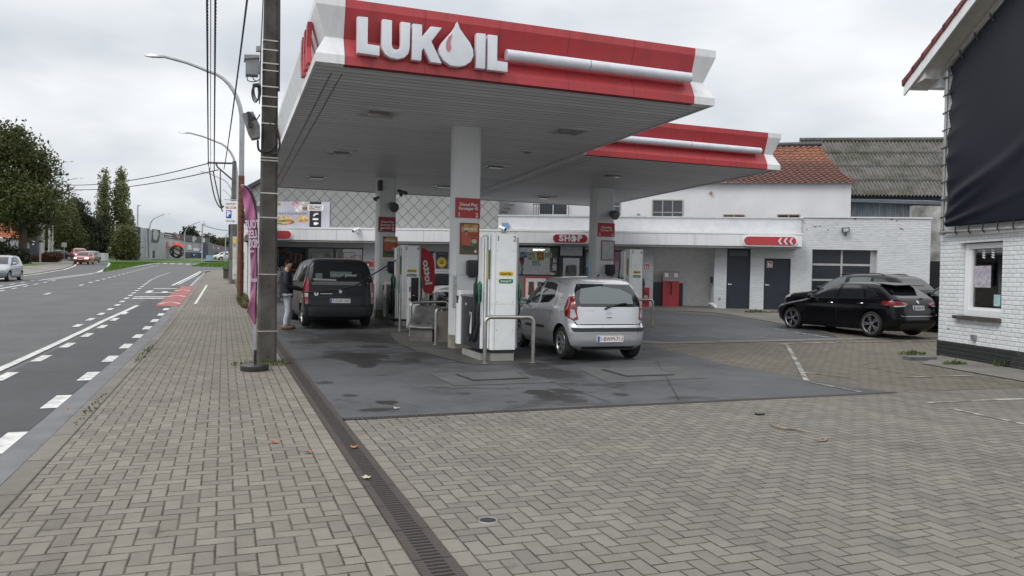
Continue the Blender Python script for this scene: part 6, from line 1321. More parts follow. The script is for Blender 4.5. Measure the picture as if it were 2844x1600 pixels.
for sg in (1, -1):
    pl = [(.785, .80), (.785, .95), (.735, 1.07), (.70, 1.16), (.655, 1.14), (.635, .93), (.60, .75), (.68, .72)]
    tl = shell(c, 'tail_light', [(sg*a, b) for a, b in (pl if sg > 0 else pl[::-1])], 'rear', .014, LAMPR, h=.04); in_ = [(.745, .80), (.735, .93), (.665, .92), (.635, .80), (.69, .76)]
    shell(c, 'reverse_lamp', [(sg*a, b) for a, b in in_], 'rear', .019, LAMPW, tl, h=.04)
    sd = 'L' if sg > 0 else 'R'; shell(c, 'tail_light_side', [(3.30, .80), (3.22, .95), (3.27, 1.15), (3.42, 1.17), (3.50, .95), (3.52, .78)], sd, .013, LAMPR, h=.04)
shell(c, 'bumper_strip', [(-.70, .53), (.70, .53), (.725, .60), (-.725, .60)], 'rear', .018, BLACK)
shell(c, 'lower_valance', [(-.5, .215), (.5, .215), (.53, .255), (-.53, .255)], 'rear', .014, BLACK)
sides(c, 'rub_strip', [(1.25, .50), (1.25, .56), (2.30, .575), (2.30, .52)], .012, BLACK)
sides(c, 'fuel_flap', rrect(2.83, 3.02, .74, .92, .03), .007, SILV)
plate(c, '1-BWM-713', .40, PRED)
shell(c, 'badge', ell(0, .865, .055, .028), 'rear', .016, CHROME, h=.03); shell(c, 'lock_plate', rrect(-.07, .07, .74, .83, .03), 'rear', .012, SILV, h=.05); shell(c, 'lock_recess', rrect(-.05, .05, .775, .79, .005), 'rear', .015, BLACK, h=.05)
shell(c, 'badge', [(.30, .90), (.52, .90), (.52, .915), (.30, .915)], 'rear', .012, CHROME, h=.1)
mirror(c, 1.18, 1.0, SILV); wiper(c, .08, .94, -.36, 1.045)
m_ = MB(); m_.tube([(-1.2, 0, 1.53), (-1.26, 0, 1.56)], .02, 6); m_.build('aerial_base', BLACK, c['root'], local=True)
shell(c, 'bonnet', [(.20, -.55), (.80, -.66), (.80, .66), (.20, .55)], 'top', .004, SILV, h=.12)
# --- grey van at pump 3
GVAN = m_paint('dark grey paint', (.0135, .016, .021), .25, .0)
vn = dict(L=4.4, belt=1.12, wr=.325, rim=.68, rimm=RIMS, spokes=5, sw=.06, axles=(.88, 3.66), rf=(.5, .5), rr=(.16, .22), bar=.03,
    front=[(.2, .12), (.35, .03), (.55, 0), (.8, .05), (.95, .22), (1.05, .62), (1.13, 1.0), (1.3, 1.22), (1.5, 1.48), (1.66, 1.72), (1.74, 1.92), (1.79, 2.2), (1.805, 2.5)],
    rear=[(.2, 4.22), (.3, 4.36), (.42, 4.40), (.62, 4.40), (.72, 4.37), (.95, 4.355), (1.15, 4.335), (1.4, 4.28), (1.6, 4.22), (1.70, 4.17), (1.75, 4.08), (1.785, 3.85), (1.805, 3.5)],
    width=[(.2, .80), (.35, .89), (.6, .92), (.95, .925), (1.1, .91), (1.3, .865), (1.55, .80), (1.67, .745), (1.74, .66), (1.78, .55), (1.805, .3)])
c = car('grey_van', 'dark grey people carrier van being filled at pump 3, seen from behind', (2.77, 22.16), R(1), vn, GVAN, 'cars at the pumps')
doors(c, [[(1.15, .34), (1.15, 1.02), (1.45, 1.35), (1.75, 1.62), (2.1, 1.66), (2.12, .34)], [(2.14, .34), (2.12, 1.66), (3.1, 1.68), (3.12, .95), (3.05, .7), (3.0, .34)]], GVAN, [[(1.28, 1.13), (1.5, 1.35), (1.78, 1.58), (2.06, 1.60), (2.06, 1.14)], [(2.2, 1.14), (2.2, 1.60), (3.04, 1.61), (3.04, 1.15)]], 1.0, BLACK)
sides(c, 'quarter_window', [(3.2, 1.16), (3.2, 1.61), (3.95, 1.60), (4.06, 1.18)], .010, CARGLASS); sides(c, 'window_trim', [(3.2, 1.12), (3.2, 1.15), (4.08, 1.17), (4.08, 1.14)], .012, CHROME)
shell(c, 'rear_window', [(-.70, 1.10), (.70, 1.10), (.77, 1.2), (.78, 1.3), (.70, 1.58), (.62, 1.63), (-.62, 1.63), (-.70, 1.58), (-.78, 1.3), (-.77, 1.2)], 'rear', .010, CARGLASS)
sw = XZ(0)
def onrear(c, nm, poly, mt, off=.016, h=.06): return shell(c, nm, poly, 'rear', off, mt, h=h)
onrear(c, 'sunshade', [(.25, 1.30), (.25, 1.45), (-.30, 1.45), (-.30, 1.36), (-.02, 1.36), (-.02, 1.30)], mat('shade pale', (.10, .13, .125), .3)); onrear(c, 'parcel_shelf', [(.68, 1.22), (.68, 1.27), (.1, 1.25), (.1, 1.21)], mat('shelf pale', (.22, .27, .25), .3))
onrear(c, 'sunshade', [(.62, 1.27), (.62, 1.4), (.45, 1.4), (.45, 1.27)], MATS['shade pale'])
def reartext(c, s_, y, z, h, mt, width=None, off=.03, nm='lettering'):
    x = c['bvh'].ray_cast(Vector((-c['L'], y, z)), Vector((1, 0, 0)))[0].x - off
    fr = Fr((x, 0, 0), (0, -1, 0), Vector((.2 if z > 1.1 else 0., 0, 1))); text(s_, fr, -y, z*(1.02 if z > 1.1 else 1), h, 0, mt, c['root'], nm, width=width, local=True, bold=.02)
x_ = c['bvh'].ray_cast(Vector((-5, 0, 1.36)), Vector((1, 0, 0)))[0].x-.03
fr = Fr((x_, 0, 1.36), (0, -1, 0), (.18, 0, 1)); text('clean', fr, -.05, 0, .085, 0, mat('decal dim', (.25, .3, .3), .5), c['root'], width=.26, local=True); text('power', fr, .28, 0, .085, 0, mat('decal pale', (.5, .52, .52), .5), c['root'], width=.30, local=True)
for sg in (1, -1):
    pl = [(.80, .62), (.915, .62), (.905, 1.1), (.86, 1.33), (.80, 1.30), (.775, 1.1)]; tl = shell(c, 'tail_light', [(sg*a, b) for a, b in pl], 'rear', .014, LAMPR, h=.05)
    shell(c, 'reverse_lamp', [(sg*a, b) for a, b in [(.80, .80), (.89, .80), (.89, .92), (.80, .92)]], 'rear', .019, LAMPW, tl, h=.05)
    shell(c, 'tail_light_side', [(4.1, .75), (4.12, 1.1), (4.05, 1.32), (4.2, 1.32), (4.3, 1.0), (4.3, .75)], 'L' if sg > 0 else 'R', .012, LAMPR, h=.05)
plate(c, '2-CAV-507', .70, BLACK)
shell(c, 'brake_light', [(-.12, 1.685), (.12, 1.685), (.12, 1.705), (-.12, 1.705)], 'rear', .012, mat('brake dim', (.12, .01, .01), .3), h=.1)
lo_ = mat('badge silver', (.5, .5, .52), .3, .5)
onrear(c, 'badge', [(-.05, .95), (.0, .99), (.05, 1.0), (.03, .95), (.02, .90), (-.03, .89)], lo_); onrear(c, 'round_sticker', ell(.60, .88, .052, .052, 18), SIGNW, .016, .03); onrear(c, 'sticker_line', [(.5, .872), (.20, .872), (.20, .888), (.5, .888)], lo_, .016, .1)
text('f', Fr((c['bvh'].ray_cast(Vector((-5, .6, .88)), Vector((1, 0, 0)))[0].x-.018, 0, .88), (0, -1, 0)), -.60, 0, .07, 0, BLACK, c['root'], local=True, bold=.04)
onrear(c, 'bumper', [(-.86, .3), (.86, .3), (.88, .55), (-.88, .55)], mat('bumper black', (.022, .024, .027), .5), .012, .12); onrear(c, 'tailgate', [(-.72, .58), (.72, .58), (.76, .8), (.74, 1.07), (-.74, 1.07), (-.76, .8)], GVAN, .008, .12)
onrear(c, 'plate_recess', [(-.5, .61), (.5, .61), (.6, .79), (-.6, .79)], GVAN, .002, .1); onrear(c, 'crease', [(-.62, .80), (.62, .80), (.62, .815), (-.62, .815)], BLACK, .011, .1)
mirror(c, 1.3, 1.15, BLACK)
van = c
# --- glossy black hatchback in the yard
BLK = m_paint('black paint', (.004, .004, .006), .10, .0)
mc = dict(L=4.42, belt=.95, wr=.33, rim=.78, rimm=RIMD, spokes=5, double=1, sw=.03, axles=(.88, 3.61), rf=(.6, .55), rr=(.3, .34), bar=.05,
    front=[(.17, .2), (.3, .06), (.5, .0), (.65, .05), (.74, .2), (.82, .55), (.89, 1.0), (.95, 1.32), (1.08, 1.55), (1.22, 1.82), (1.33, 2.08), (1.39, 2.3), (1.425, 2.55), (1.44, 2.8)],
    rear=[(.17, 4.2), (.3, 4.37), (.45, 4.42), (.62, 4.40), (.75, 4.36), (.88, 4.34), (.98, 4.28), (1.1, 4.12), (1.22, 3.95), (1.30, 3.83), (1.36, 3.72), (1.41, 3.45), (1.44, 3.1)],
    width=[(.17, .80), (.3, .87), (.5, .895), (.75, .9), (.9, .875), (.97, .835), (1.15, .745), (1.3, .66), (1.38, .58), (1.42, .46), (1.44, .28)])
c = car('black_hatchback', 'glossy black hatchback with two tone wheels parked in the yard nearest the white house', (16.68, 17.05), R(5), mc, BLK, 'dark cars parked in the yard')
doors(c, [[(1.45, .3), (1.38, .6), (1.45, .92), (1.75, 1.16), (2.1, 1.32), (2.5, 1.38), (2.52, .3)], [(2.54, .3), (2.52, 1.38), (3.0, 1.39), (3.4, 1.30), (3.5, 1.0), (3.3, .74), (3.15, .5), (3.1, .3)]], BLK, [[(1.55, .965), (1.82, 1.17), (2.12, 1.30), (2.46, 1.345), (2.46, .985)], [(2.56, .99), (2.56, 1.35), (2.98, 1.345), (3.25, 1.28), (3.36, 1.01)]], .84, CHROME)
sides(c, 'quarter_window', [(3.42, 1.02), (3.30, 1.27), (3.55, 1.22), (3.78, 1.06)], .010, CARGLASS); sides(c, 'window_trim', [(1.5, .945), (3.85, 1.005), (3.85, 1.02), (1.5, .96)], .012, mat('dark trim', (.03, .03, .032), .2))
shell(c, 'rear_window', [(-.62, 1.02), (.62, 1.02), (.58, 1.16), (.48, 1.31), (-.48, 1.31), (-.58, 1.16)], 'rear', .010, CARGLASS)
m_ = MB()
pr_ = [(-1.42, .0, 1.425), (-1.85, .0, 1.385), (-1.86, .0, 1.36), (-1.45, 0, 1.385)]
m_.add([(x, y*(1 if i < 2 else .95), z-.035*abs(y)) for y in (-.60, 0, .60) for i, (x, _, z) in enumerate(pr_)], [(a*4+i, a*4+(i+1) % 4, a*4+4+(i+1) % 4, a*4+4+i) for a in range(2) for i in range(4)] + [(3, 2, 1, 0), (8, 9, 10, 11)]); m_.build('spoiler', BLK, c['root'], local=True)
for sg in (1, -1):
    pl = [(.86, .82), (.87, .93), (.70, .95), (.42, .90), (.40, .86), (.62, .82)]; tl = shell(c, 'tail_light', [(sg*a, b) for a, b in pl], 'rear', .014, LAMPR, h=.05)
    shell(c, 'reverse_lamp', [(sg*a, b) for a, b in [(.78, .80), (.78, .83), (.5, .845), (.5, .82)]], 'rear', .02, LAMPW, tl, h=.06)
    shell(c, 'tail_light_side', [(4.0, .84), (3.92, .91), (3.98, .95), (4.25, .95), (4.28, .84)], 'L' if sg > 0 else 'R', .012, LAMPR, h=.05)
    shell(c, 'headlight', [(sg*a, b) for a, b in [(.55, .64), (.80, .62), (.84, .72), (.6, .73)]], 'front', .012, LAMPW, h=.06)
    shell(c, 'headlight_side', [(.2, .64), (.2, .72), (.5, .77), (.45, .7)], 'L' if sg > 0 else 'R', .012, LAMPW, h=.06)
plate(c, '2-AAH-417', .78, BLACK, w=.42, h=.12); shell(c, 'badge', ell(0, .935, .045, .045), 'rear', .02, CHROME, h=.03)
shell(c, 'bumper_trim', [(-.66, .56), (.66, .56), (.70, .60), (.62, .575), (-.62, .575), (-.70, .60)], 'rear', .016, CHROME, h=.1); shell(c, 'diffuser', [(-.6, .2), (.6, .2), (.66, .38), (-.66, .38)], 'rear', .012, mat('bumper black', (.022, .024, .027), .5), h=.1)
mirror(c, 1.62, 1.0, BLK); wiper(c, -.05, .99, -.30, 1.02)
# --- black estate behind it and a dark car behind the house corner
BLK2 = m_paint('black estate paint', (.005, .006, .008), .12, .0)
sv = dict(L=4.75, belt=1.06, wr=.36, rim=.75, rimm=RIMS, spokes=5, double=1, sw=.03, axles=(.9, 3.75), rf=(.5, .5), rr=(.25, .3), bar=.05,
    front=[(.22, .15), (.4, .0), (.7, .0), (.85, .08), (.93, .35), (1.0, 1.0), (1.06, 1.35), (1.2, 1.6), (1.38, 1.9), (1.5, 2.15), (1.58, 2.5), (1.62, 2.9)],
    rear=[(.22, 4.55), (.4, 4.72), (.7, 4.75), (.95, 4.70), (1.08, 4.64), (1.25, 4.5), (1.42, 4.34), (1.5, 4.22), (1.55, 4.05), (1.59, 3.7), (1.62, 3.3)],
    width=[(.22, .85), (.4, .92), (.7, .94), (.95, .93), (1.06, .90), (1.3, .8), (1.48, .70), (1.56, .60), (1.60, .45), (1.62, .3)])
def estate(name, label, pos, head, z=None):
    c = car(name, label, pos, head, sv, BLK2, 'dark cars parked in the yard', z=z)
    lg = m_glass('pale glass', (.07, .09, .095), rough=.05)
    doors(c, [[(1.55, .35), (1.5, 1.0), (1.9, 1.34), (2.2, 1.48), (2.62, 1.55), (2.62, .35)], [(2.64, .35), (2.64, 1.55), (3.5, 1.55), (3.6, 1.1), (3.35, .8), (3.2, .35)]], BLK2, [[(1.7, 1.09), (2.0, 1.33), (2.25, 1.46), (2.56, 1.50), (2.56, 1.10)], [(2.72, 1.1), (2.72, 1.50), (3.45, 1.49), (3.52, 1.12)]], .95, CHROME, gl=lg)
    sides(c, 'quarter_window', [(3.62, 1.13), (3.56, 1.48), (3.9, 1.45), (4.2, 1.3), (4.22, 1.18)], .010, CARGLASS); sides(c, 'window_trim', [(1.6, 1.055), (4.25, 1.12), (4.25, 1.14), (1.6, 1.075)], .012, mat('grey trim', (.2, .2, .21), .25, .5))
    shell(c, 'windscreen', [(-.72, 1.08), (.72, 1.08), (.58, 1.45), (-.58, 1.45)], 'front', .012, lg); shell(c, 'rear_window', [(-.66, 1.13), (.66, 1.13), (.55, 1.42), (-.55, 1.42)], 'rear', .012, CARGLASS)
    for sg in (1, -1):
        shell(c, 'headlight', [(sg*a, b) for a, b in [(.42, .76), (.84, .74), (.86, .87), (.5, .87)]], 'front', .014, LAMPW, h=.06); shell(c, 'headlight_side', [(.12, .76), (.12, .87), (.55, .92), (.5, .8)], 'L' if sg > 0 else 'R', .012, LAMPW, h=.06)
        shell(c, 'tail_light', [(sg*a, b) for a, b in [(.55, .88), (.9, .88), (.88, 1.0), (.55, 1.0)]], 'rear', .014, LAMPR, h=.06)
        shell(c, 'grille', [(sg*a, b) for a, b in [(.03, .62), (.3, .62), (.32, .85), (.03, .85)]], 'front', .012, CHROME, h=.06)
    m_ = MB()
    for sg in (1, -1): m_.tube([(.1, sg*.60, 1.56), (0, sg*.6, 1.61), (-1.3, sg*.58, 1.61), (-1.45, sg*.56, 1.56)], .018, 6)
    m_.build('roof_rails', BLACK, c['root'], local=True); mirror(c, 1.75, 1.12, BLK2)
    return c
estate('black_estate', 'black estate car with roof rails parked behind the glossy black hatchback', (19.3, 19.5), R(8))
mm_ = atZ(2583, 800, 22.0)
estate('dark_car', 'dark car mostly hidden by the corner of the white house', (mm_.x+1.06, mm_.y-.48), R(8))
# --- dark green car waiting behind the nearest pillar
DG = m_paint('dark green paint', (.028, .034, .033), .22, .3)
c = car('dark_green_car', 'dark green car facing the viewer, mostly hidden behind the nearest pillar', (7.15, 25.2), R(176), dict(hb, rimm=RIMS), DG, 'cars at the pumps')
doors(c, [[(.98, .30), (.95, .62), (1.02, .93), (1.25, 1.14), (1.52, 1.36), (1.92, 1.45), (1.93, .30)]], DG, [[(1.08, .965), (1.30, 1.16), (1.55, 1.345), (1.87, 1.40), (1.87, .985)]], .86)
shell(c, 'windscreen', [(-.60, .99), (.60, .99), (.56, 1.2), (.47, 1.42), (-.47, 1.42), (-.56, 1.2)], 'front', .012, m_glass('pale glass', (.07, .09, .095), rough=.05))
endpair(c, 'headlight', [(.42, .64), (.72, .66), (.74, .78), (.5, .76)], 'front', .012, LAMPW); shell(c, 'grille', [(-.35, .36), (.35, .36), (.3, .5), (-.3, .5)], 'front', .012, BLACK); mirror(c, 1.15, 1.0, BLACK)
plate_ = None
# --- far traffic
def farcar(name, label, x, y, Zpos, head, paint, sp, lights=True):
    g = G(x, y, -.07); c = car(name, label, (g.x, g.y), head, sp, paint, 'cars on the road', z=g.z)
    k = sp is vn
    doors(c, [[(.98, .30), (1.02, .93), (1.25, 1.14), (1.52, 1.36), (1.92, 1.45), (1.93, .30)], [(1.94, .30), (1.93, 1.45), (2.72, 1.40), (2.70, .92), (2.40, .30)]] if not k else [[(1.15, .34), (1.15, 1.02), (1.75, 1.62), (2.1, 1.66), (2.12, .34)]], paint, [[(1.08, .965), (1.30, 1.16), (1.55, 1.345), (1.87, 1.40), (1.87, .985)], [(1.98, .99), (1.98, 1.405), (2.32, 1.405), (2.62, 1.36), (2.66, 1.14), (2.42, 1.02)]] if not k else [[(1.28, 1.13), (1.78, 1.58), (2.06, 1.60), (2.06, 1.14)]], .86)
    if k: sides(c, 'side_window', [(2.2, 1.14), (2.2, 1.6), (3.9, 1.6), (4.0, 1.17)], .01, CARGLASS); shell(c, 'windscreen', [(-.76, 1.16), (.76, 1.16), (.66, 1.62), (-.66, 1.62)], 'front', .012, CARGLASS)
    else: shell(c, 'windscreen', [(-.60, .99), (.60, .99), (.47, 1.42), (-.47, 1.42)], 'front', .012, CARGLASS)
    zz_ = (.72, .86) if k else (.62, .76)
    m2 = mat('headlight lit', (1., .97, .9), .3, emit=6.) if lights else LAMPW
    for sg in (1, -1): shell(c, 'headlight', [(sg*a, b) for a, b in [(.42, zz_[0]), (.70, zz_[0]+.02), (.72, zz_[1]), (.5, zz_[1])]], 'front', .014, m2)
    shell(c, 'grille', [(-.36, .3), (.36, .3), (.34, .5), (-.34, .5)], 'front', .012, BLACK); shell(c, 'number_plate', [(-.26, .50), (.26, .50), (.26, .60), (-.26, .60)], 'front', .016, PLATEW)
    shell(c, 'rear_window', [(-.62, 1.02), (.62, 1.02), (.5, 1.36), (-.5, 1.36)], 'rear', .012, CARGLASS); endpair(c, 'tail_light', [(.60, .75), (.78, .8), (.74, 1.1), (.66, 1.0)], 'rear', .014, LAMPR)
    mirror(c, 1.2, 1.02 if not k else 1.16, paint); return c
ORC = m_paint('orange red paint', (.42, .06, .025), .3, .3); REDC = m_paint('red paint', (.33, .025, .02), .3, .3); GRC = m_paint('far grey paint', (.06, .065, .07), .3, .4); SLC = m_paint('far silver paint', (.30, .33, .36), .3, .5)
farcar('red_car', 'orange red hatchback with lit headlights coming down the road', 234, 734, 84, R(176), ORC, hb)
farcar('red_van', 'darker red van half behind the orange red hatchback', 220, 724.5, 104, R(196), REDC, vn)
farcar('grey_car', 'grey car with a lit headlight right of the orange red hatchback', 251, 729, 96, R(170), GRC, hb)
farcar('dark_saloon', 'dark car turning behind the brown hedge with its side showing', 176, 722.5, 108, R(255), m_paint('far dark paint', (.015, .018, .022), .2, .3), hb)
farcar('silver_car', 'silver hatchback cut off by the left edge of the picture', 1, 780, 44, R(178), SLC, hb, False)
farcar('white_car', 'white car parked left of the brown hedge behind the dark totem', 105, 717, 125, R(200), m_paint('far white paint', (.6, .6, .6), .3, .1), hb, False)
for x, y, lb in ((618, 722, 'small white car far behind the right verge'), (630, 724, 'second small pale car far behind the right verge, nearer the black pole')): farcar('parked_car', lb, x, y, 130, R(100), m_paint('far white paint', (.6, .6, .6), .3, .1), hb, False)
# ------------------------------------------------------------------ concrete utility pole and what hangs on it
PX, PY_ = .695, 13.55
up_ = thing('utility_pole', (PX, PY_, gz(PX, PY_)), 'tall dark concrete utility pole with steel bands on the sidewalk', 'utility pole')
PF = XZ(PY_-.13)
def pw(z): return .157-.0072*z
m_ = MB(); zt_ = 10.2; c_ = .035
for z0, z1 in ((-.1, zt_),):
    vs = []
    for z in (z0, z1):
        w_ = pw(z); d_ = .13-.006*z; vs += [(PX+x, PY_+y, z) for x, y in ((-w_+c_, -d_), (w_-c_, -d_), (w_, -d_+c_), (w_, d_-c_), (w_-c_, d_), (-w_+c_, d_), (-w_, d_-c_), (-w_, -d_+c_))]
    m_.add(vs, [tuple(range(7, -1, -1)), tuple(range(8, 16))]+[(i, (i+1) % 8, 8+(i+1) % 8, 8+i) for i in range(8)])
m_.build('shaft', PCONC, up_, smooth=0)
BAND = mat('steel band', (.45, .44, .40), .35, .7, var=.15)
def zpole(y, x=742): return atY(x, y, PY_-.13).z
for y in (110, 136, 174, 194, 239, 267, 294, 342, 437, 445, 536, 604, 762, 920):
    z = zpole(y); w_ = pw(z)+.004; d_ = .13-.006*z+.004; m_ = MB(); m_.box((PX-w_, PY_-d_, z-.010), (PX+w_, PY_+d_, z+.010)); m_.build('steel_band', BAND, up_)
m_ = MB()
for y in (24, 88, 152, 215, 281, 343, 410, 474, 668, 735, 796, 861, 927, 991): z = zpole(y); m_.cyl((PX+.01, PY_-.13+.006*z-.001, z), (0, -1, 0), .014, .003, 10)
m_.build('bolt_holes', BLACK, up_)
m_ = MB(); m_.tube(smooth_pts([(PX+pw(z)+.012, PY_-.1+.02*math.sin(z*3), z) for z in (9.5, 8, 6.5, 5.6, 5.0, 4.55)]), .02, 6); m_.tube(smooth_pts([(PX-.10, PY_-.14, 9.5), (PX-.13, PY_-.13, 6.3), (PX-.16, PY_-.14, 5.2), (PX-.17, PY_-.13, 4.3)]), .010, 6)
m_.tube(smooth_pts([PF.at(*PF.px(x, y), .02) for x, y in ((764, 330), (771, 372), (777, 398), (770, 424), (755, 430))]), .018, 6); m_.tube(smooth_pts([PF.at(*PF.px(x, y), .02) for x, y in ((716, 390), (718, 415), (733, 424), (752, 418), (766, 400))]), .02, 6)
m_.build('cable', CABLE, up_)
def pbox(name, label, pts, d0, d1, mt, cat='junction box', extra=()):
    r = thing(name, PF.at(*PF.px(*pts[0]), 0), label, cat); m_ = MB(); m_.fpoly(PF, [PF.px(*p) for p in pts], d0, d1); b = m_.build('case', mt, r, bevel=.008)
    for nm, m2, q, e0, e1 in extra: m_ = MB(); m_.fpoly(PF, [PF.px(*p) for p in q], e0, e1); m_.build(nm, m2, r)
    return r
GB = mat('box grey', (.22, .24, .26), .45, var=.06); GB2 = mat('box stone grey', (.17, .17, .165), .7, var=.3, vs=9, bump=.2)
pb = pbox('junction_box', 'grey junction box with a lid on the left side of the utility pole', [(682, 163), (717, 164), (717, 212), (682, 210)], -.10, .10, GB, extra=(('lid', GB, [(678, 157), (720, 158), (720, 166), (678, 168)], -.13, .13), ('bracket', DSTEEL, [(716, 172), (722, 172), (722, 204), (716, 204)], -.05, .05)))
m_ = MB()
for pts in (((686, 213), (688, 224), (700, 228), (716, 226)), ((702, 213), (704, 221), (712, 226), (720, 222))): m_.tube(smooth_pts([PF.at(*PF.px(*p), .02) for p in pts]), .008, 5)
m_.build('cable', CABLE, pb)
pbox('small_box', 'small beige box high on the utility pole', [(711, 130), (724, 130), (724, 144), (711, 144)], -.03, .06, mat('beige box', (.28, .27, .22), .5))
pb = pbox('cable_coil', 'black cable coil hanging from the utility pole below the grey box', [(701, 234), (719, 232), (720, 242), (702, 242)], -.04, .05, BLACK, 'cable coil')
m_ = MB()
for k in range(3): m_.tube(smooth_pts([PF.at(*PF.px(x+k*3, y-k*3), .02+.012*k) for x, y in ((703, 240), (699, 258), (703, 278), (710, 285), (716, 276), (718, 258), (716, 240))]), .011, 6)
m_.build('loop', CABLE, pb)
pb = pbox('cable_closure', 'tilted weathered grey cable box strapped to the utility pole', [(673, 318), (702, 313), (721, 352), (722, 384), (700, 388), (690, 370)], -.13, .12, GB2, 'cable box')
m_ = MB()
for q in ([(684, 316), (692, 314), (700, 326), (704, 336), (690, 338)], [(688, 340), (694, 339), (696, 346), (690, 346)], [(688, 348), (700, 346), (702, 356), (690, 358)]): m_.fpoly(PF, [PF.px(*p) for p in q], .12, .15)
m_.build('clips', BLACK, pb)
m_ = MB(); m_.tube(smooth_pts([PF.at(*PF.px(*p), .13) for p in ((690, 333), (704, 330), (712, 336), (721, 322))]), .01, 5); m_.build('lead', CABLE, pb)
# ------------------------------------------------------------------ pink feather flag
fy = 12.34; FB = G(707, 1028); FP = XZ(FB.y)
fl = thing('feather_flag', FB, 'tall pink feather flag on a round black base in front of the utility pole', 'flag')
def sx(x, y): return (560+x/2.4983, 480+y/2.4983)
outer = [sx(*p) for p in ((272, 84), (300, 88), (326, 104), (348, 132), (364, 175), (376, 230), (384, 300), (386, 400), (385, 500), (383, 640), (380, 800), (378, 950), (375, 1050))]
inner = [sx(*p) for p in ((272, 88), (280, 130), (290, 200), (303, 290), (316, 370), (330, 460), (338, 560), (343, 650), (345, 750), (341, 840), (326, 910), (314, 962), (364, 1052))]
n = len(outer); m_ = MB()
def fpnt(i, j):
    q = j*(n-1); k = min(int(q), n-2); t_ = q-k; o = Vector(outer[k]).lerp(Vector(outer[k+1]), t_); e = Vector(inner[k]).lerp(Vector(inner[k+1]), t_); p = o.lerp(e, i)
    u, z = FP.px(p.x, p.y); return FP.at(u, z, .05*i*math.sin(j*13+i*3)+.03*i*math.sin(j*31))
m_.grid(fpnt, 12, 96); PINK = mat('flag pink', (.34, .11, .22), .65, var=.12, vs=2.5, bump=.15, bs=9); o = m_.build('banner', PINK, fl, smooth=80); o.modifiers.new('t', 'SOLIDIFY').thickness = .004
m_ = MB(); m_.grid(lambda i, j: fpnt(i*.18, j)+Vector((.006, -.006, 0)), 2, 60); o = m_.build('hem', BLACK, fl, smooth=80); o.modifiers.new('t', 'SOLIDIFY').thickness = .02
m_ = MB(); m_.tube([FP.at(*FP.px(*p), -.02) for p in outer], .011, 8); m_.tube([FP.at(*FP.px(*p), 0) for p in (sx(374, 1048), (708, 990))], .017, 8); m_.tube([FP.at(*FP.px(*p), 0) for p in (sx(362, 1055), (705.5, 972))], .010, 6); m_.build('pole', mat('flag pole', (.45, .46, .47), .35, .6), fl)
m_ = MB(); m_.tube([FP.at(*FP.px(709, 972), 0), FP.at(*FP.px(708, 1020), 0)], .022, 10); m_.build('spigot', BLACK, fl)
m_ = MB(); m_.lathe([(.205, .0), (.212, .02), (.212, .075), (.20, .09), (.05, .10), (.0, .10)], (FB.x, FB.y, gz(FB.x, FB.y)-.002), (0, 0, 1), 36); m_.build('weight_base', mat('weight black', (.035, .036, .038), .4, var=.2), fl)
TXW = mat('flag lettering', (.60, .50, .58), .6)
for s_, x, y, w_, h_ in (('TOUS', 350, 362, .20, .13), ('LES', 352, 430, .115, .12), ('MIDIS', 362, 495, .15, .13), ("''", 350, 562, .05, .09), ('lunch', 364, 742, .08, .07)):
    u, z = FP.px(*sx(x, y)); text(s_, FP, u, z, h_, .075 if y < 700 else .06, TXW, fl, width=w_, bold=.03, mirror=True, rot=R(5))
# ------------------------------------------------------------------ street lamps, poles, cables
LAMPG = mat('lamp pole grey', (.33, .35, .36), .4, .4, var=.1)
def street_lamp(label, base, top, arm, droop=.9, rust=False, r_=.075, head=1.):
    b = Vector(base); r = thing('street_lamp', b, label, 'street lamp', 'street lamps along the road'); arm = Vector(arm); h = top-b.z; L_ = arm.length; d = arm.normalized()
    cu = min(2.2, L_*.75); pts = [b+Vector((0, 0, -.05)), b+Vector((0, 0, h*.4)), b+Vector((0, 0, h-cu-.2))]
    for k in range(1, 9):
        t_ = R(80*k/8); pts.append(b+Vector((0, 0, h-cu-.2+cu*math.sin(t_)*.97))+d*(cu*.72*(1-math.cos(t_))))
    e = pts[-1]; tip = b+d*L_; tip.z = b.z+h+droop*.35; pts += [e.lerp(tip, .5)+Vector((0, 0, .06)), tip]
    rs = [r_]*3 + [r_*.85-.035*k/10 for k in range(len(pts)-3)]
    m_ = MB(); m_.tube(pts, rs, 10); m_.build('pole', LAMPG, r)
    if rust: m_ = MB(); m_.tube([b+Vector((0, 0, -.05)), b+Vector((0, 0, 5.0))], r_*1.18, 10); m_.build('rusty_sleeve', RUST, r)
    m_ = MB(); u = d.cross(Vector((0, 0, 1))).normalized(); q = []
    for s_, w_, t_ in ((-.05, .03, .03), (.15, .12, .045), (.55, .13, .05), (.8, .05, .025)):
        for a, c in ((-w_, -t_), (w_, -t_), (w_*.7, t_), (-w_*.7, t_)): q.append(tip+d*s_*head+u*a*head+Vector((0, 0, c*head+.05*s_)))
    m_.add(q, [(i*4+k, i*4+(k+1) % 4, i*4+4+(k+1) % 4, i*4+4+k) for i in range(3) for k in range(4)]+[(3, 2, 1, 0), (12, 13, 14, 15)]); m_.build('lamp_head', GREYM, r)
    return r
def lampat(label, px_, Z, y_head, x_head, rust=False, r_=.075):
    p = atZ(px_, 700, Z); t_ = atZ(x_head, y_head, Z); g = gz(p.x, p.y); return street_lamp(label, (p.x, p.y, g), t_.z-.3, (t_.x-p.x, t_.y-p.y, 0), rust=rust, r_=r_)
lampat('tall street lamp with a curved arm and a rusty lower pole behind the pink flag', 668, 31, 158, 455, True, .105)
lampat('second curved street lamp behind the tall one with the rusty pole', 654, 52, 370, 528, False, .10)
lampat('third curved street lamp, its head just under the second overhead cable', 646, 75, 478, 566)
lampat('far curved street lamp low behind the parking sign', 640, 100, 528, 622)
